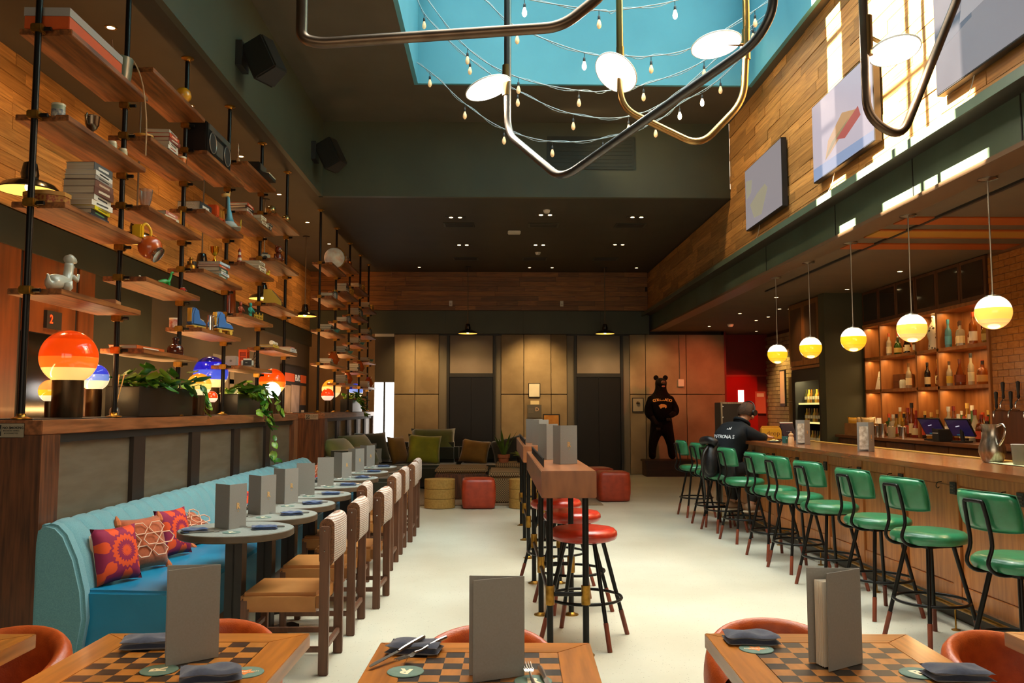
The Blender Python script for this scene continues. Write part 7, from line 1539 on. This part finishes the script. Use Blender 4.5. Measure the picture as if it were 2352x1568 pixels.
def letters_on(ob, word, origin, direction, along, upv, size, m, step, arch=0., bold=.001):
    bt = tree_of(ob); n = len(word); d_ = Vector(direction).normalized()
    for i, ch in enumerate(word):
        k = i - (n - 1)/2; p = Vector(origin) + Vector(along)*step*k - Vector(upv)*arch*k*k
        h = bt.ray_cast(p, d_)
        if h[0] is None: continue
        o = text(ch, size, m, ob, h[0] + h[1]*.002, (0, 0, 0), bold=bold, ext=.0015); face(o, h[1]*.8 - d_*.6, Vector(upv) + Vector(along)*arch*2*k/step)
letters_on(jk, 'PETRONAS', (-1, 0, 1.12), (1, 0, -.02), (0, -1, 0), (.3, 0, 1), .062, lw, .042)
st_ = MB()
for k, (a, b) in enumerate(((-.03, .018), (-.008, .032), (.014, .046))): st_.prism([(a, 0), (a + .016, 0), (a + .016 - .008, b), (a + .004, b)], 2, 0, .0015)
h_ = tree_of(jk).ray_cast(Vector((-1, -.03, 1.185)), Vector((1, 0, 0))); so_ = st_.build('stripe_emblem', lw, jk); face(so_, h_[1], (.3, 0, 1)); so_.location = h_[0] + h_[1]*.002
# puffer coat hung on the stool
pc_ = thing('puffer_coat', 'black puffer coat slung over the back of the occupied stool', 'coat', (2.45, 9.95, 0)); pm2 = mat('puffer_black', '14161a', .42, c2='0c0e12', scale=8, bump=.4, bscale=24, spec=.3)
link('coat_body', skin_mesh('coat_body', [(.05, .0, 1.0, .08), (.04, 0, .9, .1), (.03, 0, .78, .11), (.05, 0, .62, .1), (.03, -.14, .98, .07), (.0, -.18, .82, .085), (.02, -.17, .66, .08), (.16, .02, 1.02, .06)], [(0, 1), (1, 2), (2, 3), (0, 4), (4, 5), (5, 6), (0, 7)], pm2, 2), pc_)
MB().tube(bez([(.08, -.2, 1.03), (.0, -.16, 1.07), (-.03, .0, 1.06), (.0, .13, 1.04)], 5), [.03] + [.045]*14 + [.03], 10).build('hood', pm2, pc_, smooth=True)
MB().tube(bez([(-.02, -.18, 1.0), (-.09, -.24, .9), (-.1, -.24, .7), (-.07, -.2, .5), (-.07, -.19, .4)], 5), .012, 8).build('strap', blackpaint, pc_, smooth=True)
# ---- bear
bp_ = thing('wooden_plinth', 'dark wooden box plinth under the carved bear', 'plinth', (3.68, 18.32, 0)); MB().box(-.5, .5, -.26, .26, 0, .3).build('box', mat('plinth_dark', '3a1e10', .5, c2='2c160a', scale=3, stretch=(1, 8, 8)), bp_); MB().box(-.53, .53, -.29, .29, .3, .345).build('lid', MATS['plinth_dark'], bp_, bevel=.004)
fur = mat('bear_fur', '120c08', .9, c2='0c0806', scale=40, bump=.6, spec=.15); swt = mat('black_sweatshirt', '0a0909', .95, bump=.1, bscale=40, spec=.1)
be = thing('carved_bear', 'standing black bear statue wearing a black sweatshirt with gold lettering', 'statue', (3.55, 18.3, .3455))
BV = [(0, 0, .75, .19), (0, 0, 1.05, .2), (0, 0, 1.3, .16), (.0, -.01, 1.45, .13), (.0, -.02, 1.58, .13), (.0, -.04, 1.67, .15), (.02, -.15, 1.62, .075), (.025, -.21, 1.6, .055),
      (-.12, 0, .6, .14), (-.19, 0, .3, .095), (-.2, 0, .08, .085), (-.21, -.12, .05, .07), (.14, 0, .6, .14), (.21, 0, .3, .095), (.22, 0, .08, .085), (.23, -.12, .05, .07),
      (-.2, 0, 1.25, .1), (-.26, -.05, .98, .08), (-.18, -.2, .8, .06), (-.11, -.24, .72, .05), (.2, 0, 1.25, .1), (.28, -.06, 1.0, .08), (.2, -.22, .95, .06), (.1, -.27, .92, .05)]
BE = [(0, 1), (1, 2), (2, 3), (3, 4), (4, 5), (5, 6), (6, 7), (0, 8), (8, 9), (9, 10), (10, 11), (0, 12), (12, 13), (13, 14), (14, 15), (2, 16), (16, 17), (17, 18), (18, 19), (2, 20), (20, 21), (21, 22), (22, 23)]
link('body', skin_mesh('body', BV, BE, fur, 2), be)
for sx in (-1, 1): MB().ball((sx*.1, -.02, 1.745), .055, 14, 10, (1, .5, 1)).build('ear', fur, be, smooth=True); MB().ball((sx*.05, -.15, 1.7), .012, 8, 6).build('eye', cm('2a1a10', .2), be)
MB().ball((.03, -.255, 1.61), .022, 10, 6).build('nose', blackpaint, be, smooth=True); MB().ball((.02, -.2, 1.555), .03, 10, 6, (1.2, .8, .6)).build('mouth', cm('a85a40', .6), be, smooth=True); MB().ball((.02, -.19, 1.64), .05, 12, 8, (1, 1, .8)).build('muzzle', cm('5a3420', .8), be, smooth=True)
for sx, y_, z_ in ((-.11, -.27, .70), (.1, -.29, .9)):
    for k in range(4): MB().cyl((sx - .035 + k*.023, y_, z_ - .02), (sx - .035 + k*.023, y_ - .02, z_ - .07), .008, .003, 6).build('claw', cm('3a2a1c', .4), be)
SV = [(0, 0, .72, .23), (0, 0, 1.0, .24), (0, 0, 1.25, .21), (0, 0, 1.42, .14), (-.2, 0, 1.24, .13), (-.28, -.05, 1.0, .11), (-.22, -.14, .86, .09), (.2, 0, 1.24, .13), (.3, -.06, 1.02, .11), (.23, -.16, .96, .09)]
sw = link('sweatshirt', skin_mesh('sweatshirt', SV, [(0, 1), (1, 2), (2, 3), (2, 4), (4, 5), (5, 6), (2, 7), (7, 8), (8, 9)], swt, 2), be)
gl_ = mat('gold_lettering', 'd8aa5c', .6)
letters_on(sw, 'COLORADO', (0, -1, 1.27), (0, 1, 0), (1, 0, 0), (0, 0, 1), .085, gl_, .05, .0016, .003)
h_ = tree_of(sw).ray_cast(Vector((0, -1, 1.13)), Vector((0, 1, 0)))
MB().prism([(-.1, .02), (-.04, .06), (.04, .055), (.09, .03), (.1, -.02), (.07, -.05), (.05, -.02), (-.02, -.03), (-.05, -.06), (-.08, -.02)], 1, -.012, .01).xf(Matrix.Translation((0, h_[0].y, 1.13)) @ Matrix.Scale(.85, 4)).build('buffalo_emblem', gl_, sw)
# ================================================================== recessed lights, detectors and their light
WARM = (1, .64, .30); AMB = (1, .56, .22)
lensM = MB().lathe([(0, -.004), (.03, -.004), (.03, 0), (0, 0)], n=16, cap=False).mesh('lens', mat('downlight_glow', 'ffe0a0', .4, emit=9, ecol=(1, .74, .36)), 40)
trimM = MB().box(-.16, .16, -.06, .06, -.004, .0).mesh('trim', blackpaint)
ringM = MB().lathe([(.032, -.006), (.045, -.006), (.047, 0), (.032, 0)], n=20, cap=False).mesh('trim_ring', mat('eyelet_brass', '8a6a3c', .4, .8), 40)
def twin(x, y, z, lab, grp):
    t = thing('twin_downlight', lab, 'downlight', (x, y, z), 0, grp); link('trim', trimM, t)
    for sx in (-.07, .07): link('lens', lensM, t, (sx, 0, -.004))
def eyelet(x, y, z, lab, grp):
    t = thing('downlight', lab, 'downlight', (x, y, z), 0, grp); link('trim_ring', ringM, t); link('lens', lensM, t)
for i, (x, y) in enumerate(((-.63, 13.2), (.77, 13.0), (2.21, 13.13), (-.6, 15.46), (.8, 15.43), (2.25, 15.37))):
    twin(x, y, ZL - .001, 'twin recessed downlight over the lounge, %s in the %s row' % (['first', 'second', 'third'][i % 3], 'sofa-side' if i > 2 else 'aisle-side'), 'twin downlights over the lounge')
    lamp('lounge_spot', 'SPOT', (x, y, ZL - .05), 30, (1, .56, .2), .05, target=(x, y + .3, 0), spot=62, blend=.7)
for i, x in enumerate((-1.62, .72, 1.2, 3.0)): 
    eyelet(x, 17.95, ZL - .001, 'small eyelet light near the rear wood band, %s along it' % nth[i], 'eyelets by the rear band')
for x, e in ((-1.72, 150), (-.53, 60), (.85, 230), (2.26, 60), (3.4, 50)): lamp('wall_washer', 'SPOT', (x, 17.75, 3.03), e*.55, (1, .66, .26), .06, target=(x, 18.7, 2.0), spot=95, blend=1.0)
for i, y in enumerate((6.56, 8.3, 10.0, 11.8, 13.6, 15.4, 17.0)):
    eyelet(-3.03, y, ZL - .001, 'brass eyelet light in the ceiling over the shelving, %s from the lift lobby' % (nth + ['seventh'])[i], 'eyelets over the shelving')
    lamp('shelf_spot', 'SPOT', (-3.03, y, ZL - .05), 48, AMB, .05, target=(-2.75, y + .2, 0), spot=80, blend=.8)
    lamp('band_spot', 'SPOT', (-3.2, y, ZL - .06), 20, AMB, .05, target=(XL, y + .3, 3.3), spot=110, blend=.9)
for y0, L_ in ((7.8, 5.6), (15.1, 4.6)): lamp('ledge_fill', 'AREA', (-3.12, y0, 1.42), 60, (1, .5, .17), .08, rot=(R(180), R(-18), 0), sy=L_)  # added fill without a fixture, brightens the shelf undersides
for i, (x, y) in enumerate(((-1.75, 5.2), (-1.7, 7.2), (-1.6, 3.2), (1.0, 2.9), (-.1, 2.7), (-1.0, 2.8))):
    if i < 3: eyelet(x, y, ZH - .001, 'brass eyelet in the raised ceiling, %s from the roof light corner' % nth[i], 'eyelets in the raised ceiling')
    lamp('table_spot', 'SPOT', (x if i < 3 else x, y, ZH - .06), 190 if i > 2 else 90, (1, .64, .28), .08, target=(x*.9, y - .5, .7), spot=40, blend=.8)
# bar side
ordx = ['first', 'second', 'third', 'fourth', 'fifth', 'sixth', 'seventh', 'eighth', 'ninth', 'tenth', 'eleventh', 'twelfth', 'thirteenth']
for i, (x, y) in enumerate(sorted(((5.02, 7.99), (5.02, 8.76), (5.02, 12.0), (4.985, 13.7), (4.85, 14.4), (5.03, 14.41), (5.06, 15.66), (5.03, 16.3), (4.37, 15.1), (4.42, 17.5), (5.74, 18.6), (5.02, 10.4), (4.3, 12.9)), key=lambda q: q[1])):
    eyelet(x, y, ZB - .001, 'small round downlight in the bar ceiling, %s counted from the striped band' % ordx[i], 'downlights in the bar ceiling')
for y in (4.4, 5.8, 7.2, 8.6, 10.0, 11.4): 
    lamp('bar_spot', 'SPOT', (3.78, y, ZB - .05), 70, WARM, .05, target=(2.85, y, .9), spot=85, blend=.8)
    lamp('aisle_spot', 'SPOT', (4.5, y, ZB - .05), 38, WARM, .05, target=(5.3, y, .9), spot=80, blend=.8)
for a, b in ((9.24, 10.27), (10.31, 10.8), (10.84, 11.83), (11.87, 12.33)):
    for z in (2.595, 2.115, 1.655): lamp('shelf_strip_light', 'AREA', (5.47, (a + b)/2, z - .006), 3.6*(b - a), (1, .62, .24), .03, rot=(0, 0, 0), sy=(b - a)*.94)
lamp('fridge_light', 'AREA', (5.0, 13.3, 1.93), 14, (1, .82, .4), .06, sy=1.0)
lamp('corridor_red_light', 'SPOT', (5.6, 18.7, 3.0), 60, (1, .08, .04), .06, target=(5.55, 19.5, .9), spot=60, blend=.7)
lamp('corridor_red_wash', 'SPOT', (5.0, 16.6, 3.08), 190, (1, .2, .07), .06, target=(4.2, 18.7, 1.7), spot=70, blend=.9)
lamp('brick_washer', 'SPOT', (5.6, 17.9, 3.05), 170, (1, .66, .24), .05, target=(6.25, 18.4, 1.4), spot=80, blend=.8)
# detectors
dt = thing('access_point', 'white square wireless access point on the lounge ceiling', 'access point', (.313, 14.28, ZL - .03)); MB().box(-.11, .11, -.11, .11, 0, .03).build('case', white_pl, dt, bevel=.012, seg=3); MB().box(-.01, .01, -.06, -.055, -.001, .0).build('status_mark', chrome, dt)
for x, y, w_ in ((.81, 16.2, 'closer to the rear band'), (.77, 12.7, 'closer to the raised ceiling')):
    d = thing('smoke_detector', 'small white ceiling detector ' + w_, 'detector', (x, y, ZL)); MB().lathe([(.05, 0), (.05, -.025), (.035, -.045), (0, -.045)], n=20, cap=False).build('dome', white_pl, d, smooth=40); MB().lathe([(.055, -.006), (.055, 0)], n=20).build('base', white_pl, d)
sd_ = thing('smoke_detector', 'red-lit ceiling detector in the bar corridor', 'detector', (4.75, 17.1, ZB)); MB().lathe([(.06, 0), (.06, -.03), (.04, -.05), (0, -.05)], n=20, cap=False).build('dome', white_pl, sd_, smooth=40); MB().lathe([(.065, -.006), (.065, 0)], n=20).build('base', white_pl, sd_)
for i, x in enumerate((-.6, .78, 2.2)):
    for j, y in enumerate((13.75, 16.9)):
        g = thing('ceiling_grille', 'dark slotted air grille in the lounge ceiling, %s in the %s row' % (nth[i], 'rear' if j else 'front'), 'air grille', (x, y, ZL)); MB().box(-.25, .25, -.16, .16, -.008, 0).build('frame', darkgreen, g)
        for k in range(5): MB().box(-.22, .22, -.12 + k*.055, -.1 + k*.055, -.012, -.008).build('slat', blackpaint, g)
wg = thing('wall_grille', 'wide dark air grille high on the green soffit', 'air grille', (1.35, YF, 5.1)); MB().box(-.62, .62, -.012, 0, -.28, .2).build('frame', darkgreen, wg)
for k in range(8): MB().box(-.58, .58, -.018, -.012, -.24 + k*.055, -.215 + k*.055).build('slat', darkgreen, wg)

for x in (-.53, 2.26): lamp('lift_door_spot', 'SPOT', (x, 18.45, 2.9), 9, (1, .7, .36), .03, target=(x, 18.72, 1.75), spot=34, blend=1.0)

for y in (5.6, 7.6, 9.6, 11.4): lamp('plank_wall_fill', 'SPOT', (.6, y, 5.4), 170, (1, .7, .36), .1, target=(3.34, y + .2, 4.5), spot=64, blend=.9)  # added fill spots with no fixture, warm up the plank wall
lamp('cabinet_spot', 'SPOT', (4.1, 13.4, 3.05), 30, WARM, .05, target=(4.85, 13.3, 2.3), spot=70, blend=.8)
